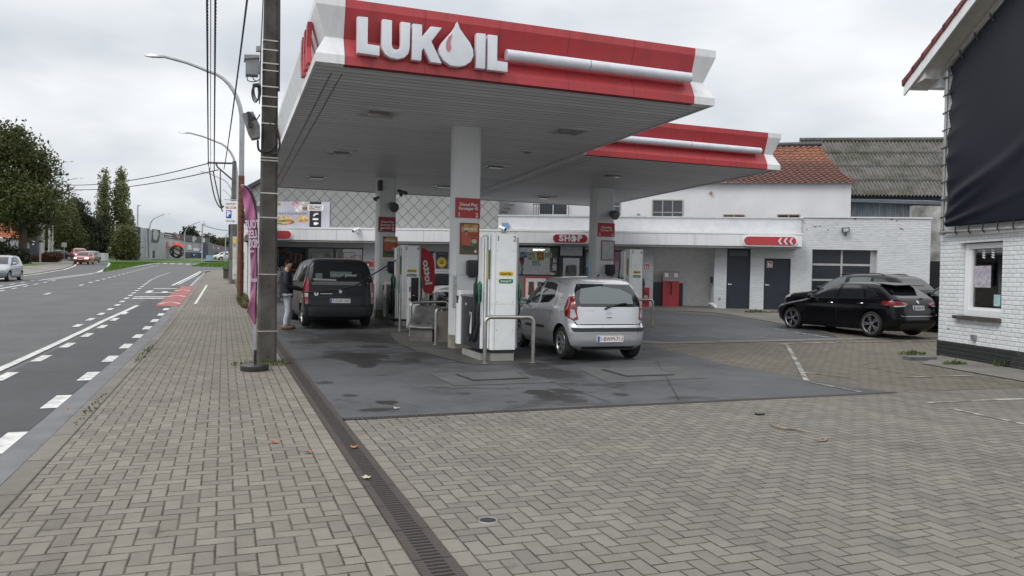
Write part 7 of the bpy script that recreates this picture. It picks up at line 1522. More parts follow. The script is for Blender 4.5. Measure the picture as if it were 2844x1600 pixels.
lampat('left street lamp with the highest head beside the big tree', 112, 90, 449, 184, r_=.09); lampat('left street lamp with the middle head beside the big tree', 146, 108, 495, 214, r_=.09); lampat('left street lamp with the lowest head beside the big tree', 160, 126, 529, 214, r_=.09)
lampat('curved street lamp in front of the mural hall, arm to the right', 415, 128, 595, 458, r_=.11); lampat('curved street lamp before the right part of the mural hall', 512, 128, 616, 556, r_=.11); lampat('curved street lamp half hidden by the black pole at the right verge', 626, 120, 640, 640, r_=.09)
def mast(label, x, y0, y1, Z, r_, mt, name='pole', grp='plain masts near the roundabout'):
    a = atZ(x, y1, Z); b = atZ(x+(y1-y0)*.012, y0, Z); a.z = gz(a.x, a.y)-.1; r = thing(name, a, label, 'pole', grp); m_ = MB(); m_.tube([a, b], [r_, r_*.8], 10); m_.build('shaft', mt, r)
    m_ = MB(); m_.tube([b, b+Vector((.5, -.1, .02))], [.09, .05], 6); m_.build('fitting', GREYM, r); return r
mast('pale straight mast left of the mural hall', 381, 570, 722, 121, .13, LAMPG); mast('pale straight mast in front of the poplars', 319, 615, 720, 122, .11, LAMPG); mast('pale straight mast at the right end of the mural hall', 561, 622, 731, 103, .10, LAMPG)
PALEC = mat('pale concrete', (.30, .31, .27), .8, var=.2)
for x, y0, y1, Z, r_, lb in ((119, 560, 715, 112, .24, 'pale concrete pole right of the dark totem'), (137, 600, 711, 118, .2, 'pale concrete pole between the brown hedge and the trees'), (144, 615, 709, 120, .12, 'thin pale pole next to a pale concrete pole'), (64, 590, 732, 84, .12, 'grey pole left of the dark totem')): mast(lb, x, y0, y1, Z, r_, PALEC, grp='pale poles at the left')
# second utility pole with a cross arm
Zp = 45; a = atZ(643, 770, Zp); b = atZ(651, 448, Zp); a.z = gz(a.x, a.y)
p2_ = thing('utility_pole', a, 'distant utility pole with a cross arm behind the parking sign', 'utility pole'); m_ = MB(); m_.tube([a+Vector((0, 0, -.1)), b], [.17, .11], 8); m_.build('shaft', mat('pole grey', (.12, .12, .115), .8, var=.2), p2_)
m_ = MB(); m_.tube([atZ(577, 452, Zp), atZ(656, 454, Zp)], .06, 6); m_.tube([atZ(600, 454, Zp), atZ(604, 464, Zp), atZ(655, 508, Zp)], .05, 6); m_.build('cross_arm', mat('arm dark', (.05, .05, .055), .6), p2_)
def cable(label, pts, r_, twist=False, grp='overhead cables', mt=None):
    m_ = MB(); P = smooth_pts(pts, 14 if twist else 8)
    if twist:
        n2 = 420; Q = []
        L_ = [0]
        for p, q in zip(P, P[1:]): L_.append(L_[-1]+(q-p).length)
        for i in range(n2):
            s_ = L_[-1]*i/(n2-1); k = max(j for j in range(len(L_)) if L_[j] <= s_+1e-9); k = min(k, len(P)-2); Q.append((P[k].lerp(P[k+1], (s_-L_[k])/max(1e-6, L_[k+1]-L_[k])), s_))
        for ph in (0, 2.09, 4.19): m_.tube([p+Vector((math.cos(s_*9+ph), 0, math.sin(s_*9+ph)))*r_*.9 for p, s_ in Q], r_*.75, 5)
    else: m_.tube(P, r_, 6)
    return tag(m_.build('overhead_cable', mt or CABLE), label, 'cable', grp)
def span(x0, y0, Z0, x1, y1, Z1, sag, n=7):
    A, B = atZ(x0, y0, Z0), atZ(x1, y1, Z1); return [A.lerp(B, k/n)-Vector((0, 0, sag*4*(k/n)*(1-k/n))) for k in range(n+1)]
cable('twisted black overhead cable, leftmost of the pair', span(573, -420, 12.5, 579, 462, Zp, .35), .019, True)
cable('twisted black overhead cable, rightmost of the pair', span(602, -420, 12.5, 595, 475, Zp, .35), .019, True)
cable('thin straight overhead cable between the twisted pair', span(586, -420, 12.5, 585, 470, Zp, .3), .012)
cable('slanting overhead cable right of the twisted pair', span(705, -150, 13.4, 622, 470, Zp, .3), .022)
cable('upper overhead cable crossing the road to the big tree', span(578, 454, Zp, 150, 512, 75, .5), .03)
cable('lower overhead cable crossing the road to the big tree', span(606, 472, Zp, 150, 524, 75, .5), .03)
for k, (pts, lb) in enumerate(((((581, 465), (586, 500), (597, 550), (612, 577), (622, 572)), 'thick slack cable loop below the cross arm, outermost'), (((592, 475), (600, 515), (610, 560), (618, 588)), 'slack cable below the cross arm between two others'), (((612, 472), (612, 520), (613, 560), (618, 575)), 'straight slack cable below the cross arm nearest the parking sign'))):
    cable(lb, [atZ(x, y, Zp) for x, y in pts], .035, grp='slack cables below the cross arm')
cable('thin far cable from the mast at the mural hall', span(562, 624, 103, 636, 640, 110, .2), .04)
# parking sign
SGF = lambda Z: Fr(atZ(640, 600, Z)*1.0, r0, (0, 0, 1))
def camsign(x0, y0, x1, y1, Z): 
    fr = SGF(Z); a0 = fr.px(x0, y1); a1 = fr.px(x1, y0); return fr, a0[0], a0[1], a1[0], a1[1]
fr, u0, z0, u1, z1 = camsign(624, 559, 658, 622, 42)
ps = thing('parking_sign', fr.at((u0+u1)/2, z0, 0), 'white sign reading OUTLET BELGIUM with a blue parking square and an arrow', 'sign')
m_ = MB(); m_.fbox(fr, u0, u1, z0, z1, -.06, 0, .03); m_.build('panel', SIGNW, ps); W_, H_ = u1-u0, z1-z0
text('OUTLET', fr, u0+W_*.5, z0+H_*.87, H_*.10, .003, mat('sign black', (.03, .03, .03), .5), ps, width=W_*.82, bold=.02); text('BELGIUM', fr, u0+W_*.5, z0+H_*.71, H_*.10, .003, RED, ps, width=W_*.86, bold=.02)
m_ = MB(); m_.fbox(fr, u0+W_*.12, u0+W_*.56, z0+H_*.25, z0+H_*.60, 0, .006); sq = m_.build('parking_square', SIGNB, ps); text('P', fr, u0+W_*.34, z0+H_*.43, H_*.22, .008, SIGNW, sq, bold=.07)
m_ = MB(); m_.fpoly(fr, [(u0+W_*p, z0+H_*q) for p, q in ((.12, .10), (.68, .10), (.68, .06), (.9, .13), (.68, .20), (.68, .165), (.12, .165))], 0, .005); ar = m_.build('arrow', SIGNB, ps); m_ = MB(); m_.fpoly(fr, [(u0+W_*p, z0+H_*q) for p, q in ((.16, .118), (.72, .118), (.72, .1), (.82, .13), (.72, .165), (.72, .147), (.16, .147))], .005, .007); m_.build('arrow_fill', SIGNW, ar)
m_ = MB(); m_.tube([fr.at(u0-.05, z1+.1, -.1), fr.at(u1+.1, z1+.05, -.1)], .03, 6); m_.build('bracket', DSTEEL, ps)
# tall dark slab pole under it and street clutter by the side building
def camthing(name, label, x0, y0, x1, y1, Z, dep, mt, cat, parts=()):
    fr, u0, z0, u1, z1 = camsign(x0, y0, x1, y1, Z); m_ = MB(); m_.fbox(fr, u0, u1, z0, z1, -dep, 0); r = thing(name, fr.at((u0+u1)/2, z0, 0), label, cat); m_.build('body', mt, r)
    for nm, m2, q, d in parts: m_ = MB(); m_.fpoly(fr, [fr.px(*p) for p in q], .0, d); m_.build(nm, m2, r)
    return r
camthing('black_totem', 'tall black advertising totem under the parking sign', 636, 622, 652, 764, 50, .5, mat('totem black', (.02, .022, .03), .4), 'totem', (('edge', DBLUE, [(635, 624), (638, 624), (638, 760), (635, 760)], .03),))
camthing('planter', 'dark low planter box at the end of the sidewalk', 620, 744, 642, 774, 51, 1.2, mat('planter dark', (.06, .055, .05), .8), 'planter', (('rim', mat('planter rim', (.1, .1, .09), .8), [(619, 742), (643, 742), (643, 748), (619, 748)], .06),))
g_ = atZ(630, 742, 51.5); weeds('shrub', 'small dark shrub in the planter at the end of the sidewalk', g_.x, g_.y, .5, .5, .1, 1)
camthing('post_box', 'pale post with a yellow panel beside the rusty lamp pole', 645, 657, 656, 776, 40, .25, mat('pale post', (.5, .49, .42), .6), 'post', (('yellow_panel', YEL, [(648, 660), (655, 660), (655, 676), (648, 676)], .02), ('notice', GREYM, [(648, 677), (655, 677), (655, 684), (648, 684)], .02), ('lower_box', mat('box pale', (.55, .55, .5), .5), [(649, 732), (657, 732), (657, 762), (649, 762)], .05)))
fr, u0, z0, u1, z1 = camsign(634, 686, 652, 708, 45)
ws = thing('warning_sign', fr.at(u0, z0, 0), 'red bordered triangular warning sign behind the pale post', 'road sign'); m_ = MB(); m_.fpoly(fr, [(u0, z0), (u1, z0), ((u0+u1)/2, z1)], -.02, 0); m_.build('border', RED, ws); m_ = MB(); cx_, cz_ = (u0+u1)/2, z0+(z1-z0)/3; m_.fpoly(fr, [(cx_+(p-cx_)*.68, cz_+(q-cz_)*.68) for p, q in ((u0, z0), (u1, z0), (cx_, z1))], 0, .004); m_.build('field', SIGNW, ws); m_ = MB(); m_.tube([fr.at(cx_, z0, -.05), fr.at(cx_, z0-2.4, -.05)], .03, 6); m_.build('post', DSTEEL, ws)
# ------------------------------------------------------------------ road signs and clutter far off
def roundsign(name, label, x, y, rpx, Z, mt, ybase, sym=None, mtsym=None, shape=None):
    fr = SGF(Z); u, z = fr.px(x, y); r_ = rpx*Z/F; r = thing(name, fr.at(u, fr.px(x, ybase)[1], 0), label, 'road sign'); m_ = MB()
    m_.fpoly(fr, shape(u, z, r_) if shape else ell(u, z, r_, r_), -.04, 0); m_.build('panel', mt, r)
    if sym: m_ = MB(); m_.fpoly(fr, [(u+p*r_, z+q*r_) for p, q in sym], 0, .02); m_.build('symbol', mtsym or SIGNW, r)
    m_ = MB(); m_.tube([fr.at(u, z-r_*.9, -.06), fr.at(u, fr.px(x, ybase)[1], -.06)], .05, 6); m_.build('post', DSTEEL, r); return r
SB2 = mat('road sign blue', (.03, .14, .38), .4)
roundsign('road_sign', 'round blue sign with a white arrow pointing down right on the left island', 312, 700, 8, 121, SB2, 719, [(-.6, .45), (-.4, .6), (.25, -.1), (.45, .15), (.6, -.6), (-.1, -.5), (.1, -.3)])
roundsign('road_sign', 'round blue roundabout sign on the right side of the roundabout', 539, 708, 6, 150, SB2, 718, ell(0, 0, .45, .45, 10)); roundsign('road_sign', 'square blue pedestrian crossing sign on a pole before the right verge', 560, 698, 6, 103, SB2, 731, [(-.55, -.5), (.55, -.5), (0, .6)], SIGNW, lambda u, z, r_: [(u-r_, z-r_), (u+r_, z-r_), (u+r_, z+r_), (u-r_, z+r_)])
roundsign('road_sign', 'red and white yield triangle in front of the blue grey hall', 607, 690, 5, 150, RED, 716, [(-.5, .4), (.5, .4), (0, -.45)], SIGNW, lambda u, z, r_: [(u-r_, z+r_*.8), (u+r_, z+r_*.8), (u, z-r_)])
roundsign('road_sign', 'grey back of a round sign beside the pale poles at the left', 143, 676, 7, 98, DSTEEL, 727); roundsign('road_sign', 'grey back of a square sign before the trees at the left', 178, 680, 7, 109, DSTEEL, 722, None, None, lambda u, z, r_: [(u-r_, z-r_*.9), (u+r_, z-r_*.9), (u+r_, z+r_*.9), (u-r_, z+r_*.9)]); roundsign('road_sign', 'large grey sign back in front of the dark totem', 72, 682, 9, 88, DSTEEL, 724, None, None, lambda u, z, r_: [(u-r_, z-r_*.9), (u+r_, z-r_*.9), (u+r_, z+r_*.9), (u-r_, z+r_*.9)])
roundsign('road_sign', 'blue and white sign below the grey sign back at the left', 68, 696, 5, 90, SB2, 724, [(-.8, -.2), (.8, -.2), (.8, .3), (-.8, .3)])
camthing('direction_sign', 'white direction sign board on two posts on the left island', 305, 686, 338, 696, 122, .1, SIGNW, 'road sign', (('post', SB2, [(326, 696), (330, 696), (330, 719), (326, 719)], .02), ('post', SB2, [(311, 696), (313, 696), (313, 719), (311, 719)], .02)))
camthing('cabinet', 'pale grey utility cabinet right of the oncoming cars', 272, 703, 291, 724, 108, 1., mat('cabinet pale', (.42, .43, .42), .5), 'cabinet')
camthing('dark_totem', 'dark advertising totem with a red TAPIS panel at the left', 79, 622, 103, 728, 92, .8, mat('totem navy', (.03, .032, .05), .4), 'totem', (('red_panel', RED, [(78, 629), (101, 629), (101, 644), (78, 644)], .03), ('pale_line', GREYM, [(80, 662), (99, 663), (99, 665), (80, 664)], .03), ('pale_line', SIGNW, [(82, 669), (97, 670), (97, 672), (82, 671)], .03), ('pale_line', SIGNW, [(83, 677), (95, 677), (95, 680), (83, 680)], .03)))
tt = [o for o in COL.objects if o.name.startswith('dark_totem')][0]; fr = SGF(92); a0 = fr.px(90, 635); text('TAPIS', fr, a0[0], a0[1], .3, .04, SIGNW, tt, width=.82, bold=.04)
camthing('grit_bin', 'light blue bin box before the blue grey hall', 572, 709, 584, 724, 118, 1., mat('pale blue', (.24, .34, .44), .5), 'bin')
rg = thing('ring_sculpture', atZ(491, 715, 134), 'dark open sphere sculpture on the roundabout', 'sculpture'); cc = atZ(491, 699, 134); cc.z = max(cc.z, gz(cc.x, cc.y)+1.05)
BR = mat('sculpture dark', (.03, .026, .024), .6)
for k, (ax_, rr_) in enumerate(((Vector((0, 1, 0)), 1.05), (Vector((.8, .6, 0)), 1.05), (Vector((.5, .4, .75)), 1.0), (Vector((-.7, .6, .3)), 1.02))):
    ax_.normalize(); a_ = ax_.orthogonal().normalized(); b_ = ax_.cross(a_); m_ = MB(); m_.tube([cc+(a_*math.cos(R(10*q))+b_*math.sin(R(10*q)))*rr_ for q in range(37)], .12, 6); m_.build('ring', BR, rg)
bt = thing('white_truck', atZ(453, 716, 138), 'white flatbed truck with a grey load passing behind the roundabout', 'truck')
fr = SGF(138)
for nm, m2, q, d0, d1 in (('load', mat('truck load', (.08, .09, .1), .5), [(432, 704), (460, 703), (460, 712), (432, 712)], -2, 0), ('cab', SIGNW, [(462, 703), (470, 702), (473, 708), (473, 715), (462, 715)], -2, .1), ('bed', SIGNW, [(434, 712), (462, 712), (462, 715), (434, 715)], -2, .05), ('wheel', BLACK, [(438, 714), (444, 714), (444, 717), (438, 717)], -1.9, -.02), ('wheel', BLACK, [(464, 713.5), (470, 713.5), (470, 717), (464, 717)], -1.9, .12)):
    m_ = MB(); m_.fpoly(fr, [fr.px(*p) for p in q], d0, d1); m_.build(nm, m2, bt)
# ------------------------------------------------------------------ verges, hedges and trees
def gpts(l): return [(G(*p).x, G(*p).y) for p in l]
sheet('left_verge', [(-9.3, 71), (-9.0, 80), (-8.7, 106), (-7.9, 117), (-3, 124), (-2, 132), (-14, 142), (-24, 142), (-14, 116), (-13.6, 110), (-12.2, 100), (-10.5, 84)], .0, GRASS, under=-.1)
sheet('right_verge', [(-3.4, 95.2), (.4, 91.9), (4, 96), (6, 121), (.6, 121.5), (-2.9, 113)], .0, GRASS, under=-.1)
sheet('far_verge', [(-25, 62), (-19.0, 70), (-17.2, 92), (-20, 96), (-36, 100), (-40, 60)], .02, GRASS); sheet('roundabout', [(-9, 131), (-3, 127), (1, 133), (-1, 152), (-9, 158), (-15, 150)], .05, GRASS)
def grass_tufts(poly, n, h, name, label):
    mb = MB(); xs = [p[0] for p in poly]; ys = [p[1] for p in poly]; k = 0
    while k < n:
        x = random.uniform(min(xs), max(xs)); y = random.uniform(min(ys), max(ys)); ins = False
        for (x0, y0), (x1, y1) in zip(poly, poly[1:]+poly[:1]):
            if (y0 > y) != (y1 > y) and x < (x1-x0)*(y-y0)/(y1-y0)+x0: ins = not ins
        if not ins: continue
        k += 1; z = gz(x, y); a = random.random()*6.3; w = .14; d = Vector((math.cos(a), math.sin(a), 0))*w; l_ = Vector((random.uniform(-.1, .1), random.uniform(-.1, .1), h*random.uniform(.4, 1)))
        mb.add([Vector((x, y, z))-d, Vector((x, y, z))+d, Vector((x, y, z))+l_], [(0, 1, 2)])
    return tag(mb.build(name, m_leaf(name+' green', (.06, .14, .018), (.10, .19, .03), (.13, .17, .05)), smooth=0), label, 'grass', kind='stuff')
grass_tufts([(-9.3, 71), (-9.0, 80), (-8.7, 106), (-7.9, 117), (-13.6, 110), (-12.2, 100), (-10.5, 84)], 5000, .14, 'grass', 'short green grass on the left traffic island'); grass_tufts([(-3.4, 95.2), (.4, 91.9), (4, 96), (6, 121), (.6, 121.5), (-2.9, 113)], 3000, .14, 'grass', 'short green grass on the right verge')
BARK = mat('bark', (.06, .05, .04), .9, var=.3, vs=4, bump=.6, bs=20)
def cloud(mb, c, rad, n, leaf, clump=12, spread=.9):
    """leaf faces in clumps through an ellipsoid, denser near the outside"""
    c = Vector(c); k = 0
    while k < n:
        while True:
            p = Vector((random.uniform(-1, 1), random.uniform(-1, 1), random.uniform(-1, 1)))
            if .18 < p.length < 1: break
        p = p*(p.length**-.45); 
        if p.length > 1.08: p.normalize()
        q = c+Vector((p.x*rad[0], p.y*rad[1], p.z*rad[2]))
        for _ in range(clump):
            k += 1
            o = q+Vector((random.uniform(-1, 1), random.uniform(-1, 1), random.uniform(-.7, .7)))*leaf*spread*1.9
            a = Vector((random.gauss(0, 1), random.gauss(0, 1), random.gauss(0, .6))).normalized(); b = a.orthogonal().normalized(); t_ = random.random()*6.28
            b = (b*math.cos(t_)+a.cross(b)*math.sin(t_)); s_ = leaf*random.uniform(.5, 1.15)
            mb.add([o-b*s_*.5, o+a*s_*.30, o+b*s_*.5, o-a*s_*.30], [(0, 1, 2, 3)])
def tree(name, label, base, trunk_h, tr, blobs, n, leaf, mt, limbs=5, spread=.9, grp=None):
    b = Vector(base); r = thing(name, b, label, 'tree', grp); m_ = MB()
    top = max(q[0][2]+q[1][2]*.5 for q in blobs); m_.tube([b+Vector((0, 0, -.3)), b+Vector((.05, 0, trunk_h*.5)), b+Vector((-.05, .1, trunk_h)), b+Vector((.1, 0, top*.8))], [tr*1.25, tr, tr*.8, tr*.25], 10); tk = m_.build('trunk', BARK, r)
    for k, (c, rad) in enumerate(blobs[:limbs]):
        m_ = MB(); st = b+Vector((0, 0, trunk_h*random.uniform(.75, 1.1))); e = b+Vector(c); mid = st.lerp(e, .5)+Vector((0, 0, -.3)); m_.tube([st, mid, e], [tr*.42, tr*.28, tr*.08], 6); m_.build('limb', BARK, tk)
    mb = MB(); vol = sum(q[1][0]*q[1][1]*q[1][2] for q in blobs)
    for c, rad in blobs:
        cloud(mb, b+Vector(c), rad, int(n*(rad[0]*rad[1]*rad[2])/vol), leaf, spread=spread); c0 = b+Vector(c); q_ = [random.uniform(0, 6) for _ in range(3)]
        mb.grid(lambda i, j: c0+Vector((rad[0]*math.cos(i*6.2832)*math.sin(j*3.1415), rad[1]*math.sin(i*6.2832)*math.sin(j*3.1415), rad[2]*math.cos(j*3.1415)))*(.60+.10*math.sin(i*18.85+q_[0]+j*7)+.09*math.sin(j*14+q_[1])+.05*math.sin(i*37.7+j*19)), 22, 14)
    mb.build('crown', mt, r, smooth=0); return r
L1 = m_leaf('tree leaf green', (.050, .070, .024), (.078, .096, .034), (.15, .125, .045)); L2 = m_leaf('tree leaf dark', (.028, .040, .024), (.042, .054, .030), (.065, .066, .036)); L3 = m_leaf('poplar leaf', (.12, .145, .06), (.18, .20, .085), (.27, .27, .14)); L4 = m_leaf('hedge leaf', (.012, .022, .010), (.02, .032, .012), (.035, .04, .018)); L5 = m_leaf('hedge brown', (.07, .035, .02), (.10, .05, .025), (.08, .06, .03)); L6 = m_leaf('tree leaf olive', (.07, .085, .03), (.10, .11, .04), (.15, .125, .045))
def base_at(x, Z): p = atZ(x, 720, Z); return (p.x, p.y, gz(p.x, p.y))
def blobs_px(bs, Z, b):
    out = []
    for x, y, rx, ry in bs:
        p = atZ(x, y, Z); k = Z/F; out.append(((p.x-b[0], p.y-b[1]+random.uniform(-2, 2), p.z-b[2]), (rx*k, rx*k*.9, ry*k)))
    return out
b = base_at(62, 84); tree('broad_tree', 'big broad green tree at the left edge of the picture', b, 6., .38, blobs_px([(0, 400, 60, 56), (58, 430, 50, 54), (-40, 470, 66, 74), (96, 480, 46, 48), (30, 525, 66, 52), (135, 535, 40, 26), (88, 560, 58, 38), (70, 635, 40, 30), (20, 600, 60, 34), (160, 575, 34, 20), (64, 372, 20, 20), (-60, 390, 56, 56), (125, 605, 40, 22), (115, 430, 22, 22)], 84, b), 26000, .40, L1, spread=1.5)
b = base_at(290, 140); tree('poplar', 'left tall narrow poplar of the pair in front of the mural hall', b, 4., .3, blobs_px([(294, 515, 9, 42), (291, 555, 13, 48), (287, 610, 17, 46), (286, 660, 20, 34), (296, 484, 3, 20), (274, 645, 8, 34)], 140, b), 9000, .42, L3, 3, .8, 'poplars'); b = base_at(338, 142); tree('poplar', 'right tall narrow poplar of the pair, slightly higher', b, 4., .32, blobs_px([(335, 510, 12, 44), (338, 560, 18, 50), (343, 620, 22, 48), (350, 665, 24, 32), (334, 474, 4, 20), (322, 600, 8, 44), (320, 650, 11, 36)], 142, b), 13000, .42, L3, 3, .8, 'poplars')
b = base_at(185, 122); tree('leafy_tree', 'mid green leafy tree behind the pale poles', b, 3., .3, blobs_px([(165, 640, 40, 52), (195, 660, 32, 48), (150, 600, 34, 40), (205, 690, 24, 24), (180, 600, 30, 40)], 122, b), 11000, .42, L6, 4, 1.2)
b = base_at(222, 134); tree('dark_conifer', 'dark conifer with drooping branches left of the poplars', b, 3., .3, blobs_px([(205, 600, 22, 40), (222, 590, 16, 36), (232, 630, 26, 44), (215, 660, 32, 40), (245, 680, 26, 34), (200, 565, 10, 26)], 134, b), 11000, .45, L2, 4, 1.15)
b = base_at(262, 138); tree('dark_tree', 'dark dense tree between the conifer and the poplars', b, 3., .3, blobs_px([(262, 655, 28, 42), (275, 685, 24, 34), (300, 690, 30, 30), (250, 690, 24, 30)], 138, b), 5000, .62, L2, 3, 1.15)
b = base_at(352, 114); tree('dark_tree', 'dark low tree at the left end of the mural hall', b, 2., .25, blobs_px([(355, 668, 20, 38), (345, 692, 26, 24), (368, 698, 10, 22), (330, 695, 20, 22), (335, 660, 16, 30)], 114, b), 8000, .4, L6, 3, 1.15)
b = base_at(12, 130); tree('dark_tree', 'dark tree behind the orange roofed house', b, 4, .3, blobs_px([(110, 600, 40, 60), (70, 640, 40, 60), (120, 660, 36, 50), (20, 570, 60, 40)], 130, b), 6000, .7, L2, 3, 1.2)
b = base_at(527, 215); tree('dark_tree', 'small dark treetop over the mural hall roof', b, 3., .3, blobs_px([(525, 650, 12, 16), (537, 655, 10, 10), (520, 665, 12, 12)], 215, b), 1500, .9, L2, 2); b = base_at(580, 240); tree('dark_tree', 'small dark treetop between the mural hall and the blue grey hall', b, 3., .3, blobs_px([(578, 668, 10, 16), (590, 678, 12, 12), (573, 680, 8, 10)], 240, b), 1500, .95, L2, 2)
b = base_at(622, 240); tree('dark_tree', 'low pale green treetop above the blue grey hall', b, 3., .3, blobs_px([(622, 676, 12, 6), (634, 672, 9, 7)], 240, b), 800, .9, L6, 1)
def hedge(name, label, px, Z, mt, n, leaf):
    b = base_at(px[0][0], Z); r = thing(name, b, label, 'hedge'); mb = MB()
    for c, rad in blobs_px(px, Z, b): cloud(mb, Vector(b)+Vector(c), rad, n//len(px), leaf)
    mb.build('foliage', mt, r, smooth=0); return r
hedge('hedge', 'dark green hedge in front of the orange roofed house', [(10, 705, 26, 26), (36, 715, 20, 22), (48, 722, 12, 14), (-20, 705, 30, 26)], 82, L4, 5000, .4); hedge('hedge', 'clipped brown hedge curving beside the left road', [(95, 722, 14, 9), (115, 720, 16, 9), (135, 716, 14, 8), (147, 714, 7, 7)], 92, L5, 5000, .3)
# ------------------------------------------------------------------ twig, leaves, hole
q = G(2180, 1195); tw = MB(); pts = [G(*p)+Vector((0, 0, .015)) for p in ((2138, 1162), (2140, 1175), (2143, 1183), (2160, 1190), (2180, 1194), (2210, 1196), (2240, 1203), (2262, 1208))]; tw.tube(pts, [.004, .005, .007, .008, .012, .010, .008, .006], 7); tw.tube([pts[3], G(2172, 1186)+Vector((0, 0, .03)), G(2190, 1189)+Vector((0, 0, .02))], .007, 6)
tag(tw.build('twig', mat('dry wood', (.24, .20, .15), .8, var=.2, vs=12)), 'long dry pale twig lying on the forecourt paving', 'twig'); tw = MB(); tw.tube([G(*p)+Vector((0, 0, .012)) for p in ((2266, 1226), (2282, 1222), (2296, 1222), (2290, 1227), (2270, 1228))], .010, 6); tag(tw.build('twig', MATS['dry wood']), 'small bent twig end near the long twig', 'twig')
q = G(2110, 1152); tw = MB(); tw.box((q.x-.05, q.y-.03, q.z-.002), (q.x+.05, q.y+.03, q.z+.02)); tag(tw.build('scrap', BLACK, bevel=.01), 'small black scrap on the paving beyond the twig', 'scrap')
q = G(1355, 1446); hl = thing('ground_socket', q, 'small round sunken metal socket in the forecourt paving', 'ground socket'); m_ = MB(); m_.lathe([(.052, .004), (.060, .006), (.064, .002), (.064, -.02)], q, (0, 0, 1), 24); m_.build('rim', DSTEEL, hl); m_ = MB(); m_.lathe([(.0, .0035), (.052, .0042)], q, (0, 0, 1), 24); m_.build('cap', mat('socket dark', (.05, .05, .05), .4, .5), hl)
for x, y, lb in ((762, 1231, 'small orange autumn leaf on the sidewalk'), (857, 1258, 'small rust red leaf near the channel drain'), (983, 1246, 'tiny orange leaf in the channel drain'), (185, 1140, 'brown leaf on the gutter concrete'), (1100, 1137, 'pale leaf on the station slab near the slot drain'), (1017, 1331, 'pale leaf lying on the channel drain')):
    q = G(x, y); q.z += .012; m_ = MB(); a_ = random.random()*3; s_ = .05; P = [q+Vector((math.cos(a_+t_)*r_*s_, math.sin(a_+t_)*r_*s_, z_)) for t_, r_, z_ in ((0, 1.1, .01), (.8, .55, .004), (1.6, .8, .015), (2.4, .5, .0), (3.14, 1., .012), (4., .5, .0), (4.7, .75, .014), (5.5, .5, .003))]
    m_.add(P, [(0, 1, 7), (1, 2, 3), (3, 4, 5), (5, 6, 7), (1, 3, 5, 7)]); tag(m_.build('fallen_leaf', mat('leaf orange', (.27, .11, .04), .7, var=.3) if 'pale' not in lb else mat('leaf pale', (.45, .40, .30), .7)), lb, 'leaf')
# ------------------------------------------------------------------ man filling the van
def skin(name, nodes, edges, mt, parent, levels=1, root=0):
    me = bpy.data.meshes.new(name); me.from_pydata([n_[0] for n_ in nodes], edges, []); o = bpy.data.objects.new(name, me); COL.objects.link(o)
    o.modifiers.new('s', 'SKIN').use_smooth_shade = True; sv_ = me.skin_vertices[0].data
    for i, n_ in enumerate(nodes): rr_ = n_[1]; sv_[i].radius = rr_ if isinstance(rr_, tuple) else (rr_, rr_); sv_[i].use_root = (i == root)
    o.modifiers.new('u', 'SUBSURF').levels = levels; o.modifiers['u'].render_levels = levels
    bpy.context.view_layer.update(); nm = bpy.data.meshes.new_from_object(o.evaluated_get(bpy.context.evaluated_depsgraph_get())); nm.materials.clear(); nm.materials.append(mt)
    bpy.data.objects.remove(o); nm.shade_smooth(); q = bpy.data.objects.new(name, nm); COL.objects.link(q); q.parent = parent; WT[q.name] = WT[parent.name].copy(); return q
mg = G(795, 914); man = thing('person', (mg.x, mg.y, gz(mg.x, mg.y)), 'man in a dark jacket and pale trousers filling the grey van', 'person')
SKIN = mat('skin', (.40, .225, .165), .5, var=.08, vs=20); JACK = mat('dark jacket', (.010, .012, .020), .75, var=.25, vs=9, bump=.3, bs=22); JEAN = mat('pale trousers', (.40, .41, .46), .8, var=.12, vs=12, bump=.35, bs=24)
# x towards the van, y away, z up
hip = .93; hand_r = Vector((.47, -.06, 1.0)); hand_l = Vector((.44, .16, 1.02))
N = [((0, 0, hip), (.11, .10)), ((-.02, 0, 1.12), (.11, .10)), ((-.03, 0, 1.33), (.125, .10)), ((-.02, 0, 1.45), (.10, .08)), ((.0, -.01, 1.54), .058), ((.02, -.02, 1.60), (.075, .07)),
     ((-.02, -.20, 1.42), .06), ((-.04, -.26, 1.14), .048), (tuple(hand_r+Vector((-.10, 0, .01))), .034), (tuple(hand_r), (.03, .045)),
     ((-.02, .20, 1.42), .06), ((.0, .26, 1.15), .048), (tuple(hand_l+Vector((-.10, 0, .01))), .034), (tuple(hand_l), (.03, .045)),
     ((.0, -.09, .88), .095), ((.045, -.10, .50), .062), ((-.03, -.10, .10), .045), ((.10, -.11, .04), (.035, .04)),
     ((.0, .09, .88), .095), ((.075, .10, .50), .062), ((.04, .11, .10), .045), ((.17, .12, .04), (.035, .04))]
E_ = [(0, 1), (1, 2), (2, 3), (3, 4), (4, 5), (3, 6), (6, 7), (7, 8), (8, 9), (3, 10), (10, 11), (11, 12), (12, 13), (0, 14), (14, 15), (15, 16), (16, 17), (0, 18), (18, 19), (19, 20), (20, 21)]
for hi_, h_, sgn in ((9, hand_r, -1), (13, hand_l, 1)):
    for f in range(4):
        b0 = len(N); y_ = (f-1.5)*.021; ln = (.036, .042, .040, .030)[f]
        N += [(tuple(h_+Vector((.045, y_, .008))), .0095), (tuple(h_+Vector((.045+ln, y_, -.012))), .0085), (tuple(h_+Vector((.035+ln*.8, y_, -.045))), .0075)]; E_ += [(hi_, b0), (b0, b0+1), (b0+1, b0+2)]
    b0 = len(N); N += [(tuple(h_+Vector((.0, -sgn*.045, -.02))), .011), (tuple(h_+Vector((.035, -sgn*.05, -.042))), .009)]; E_ += [(hi_, b0), (b0, b0+1)]
body = skin('body', N, E_, SKIN, man)
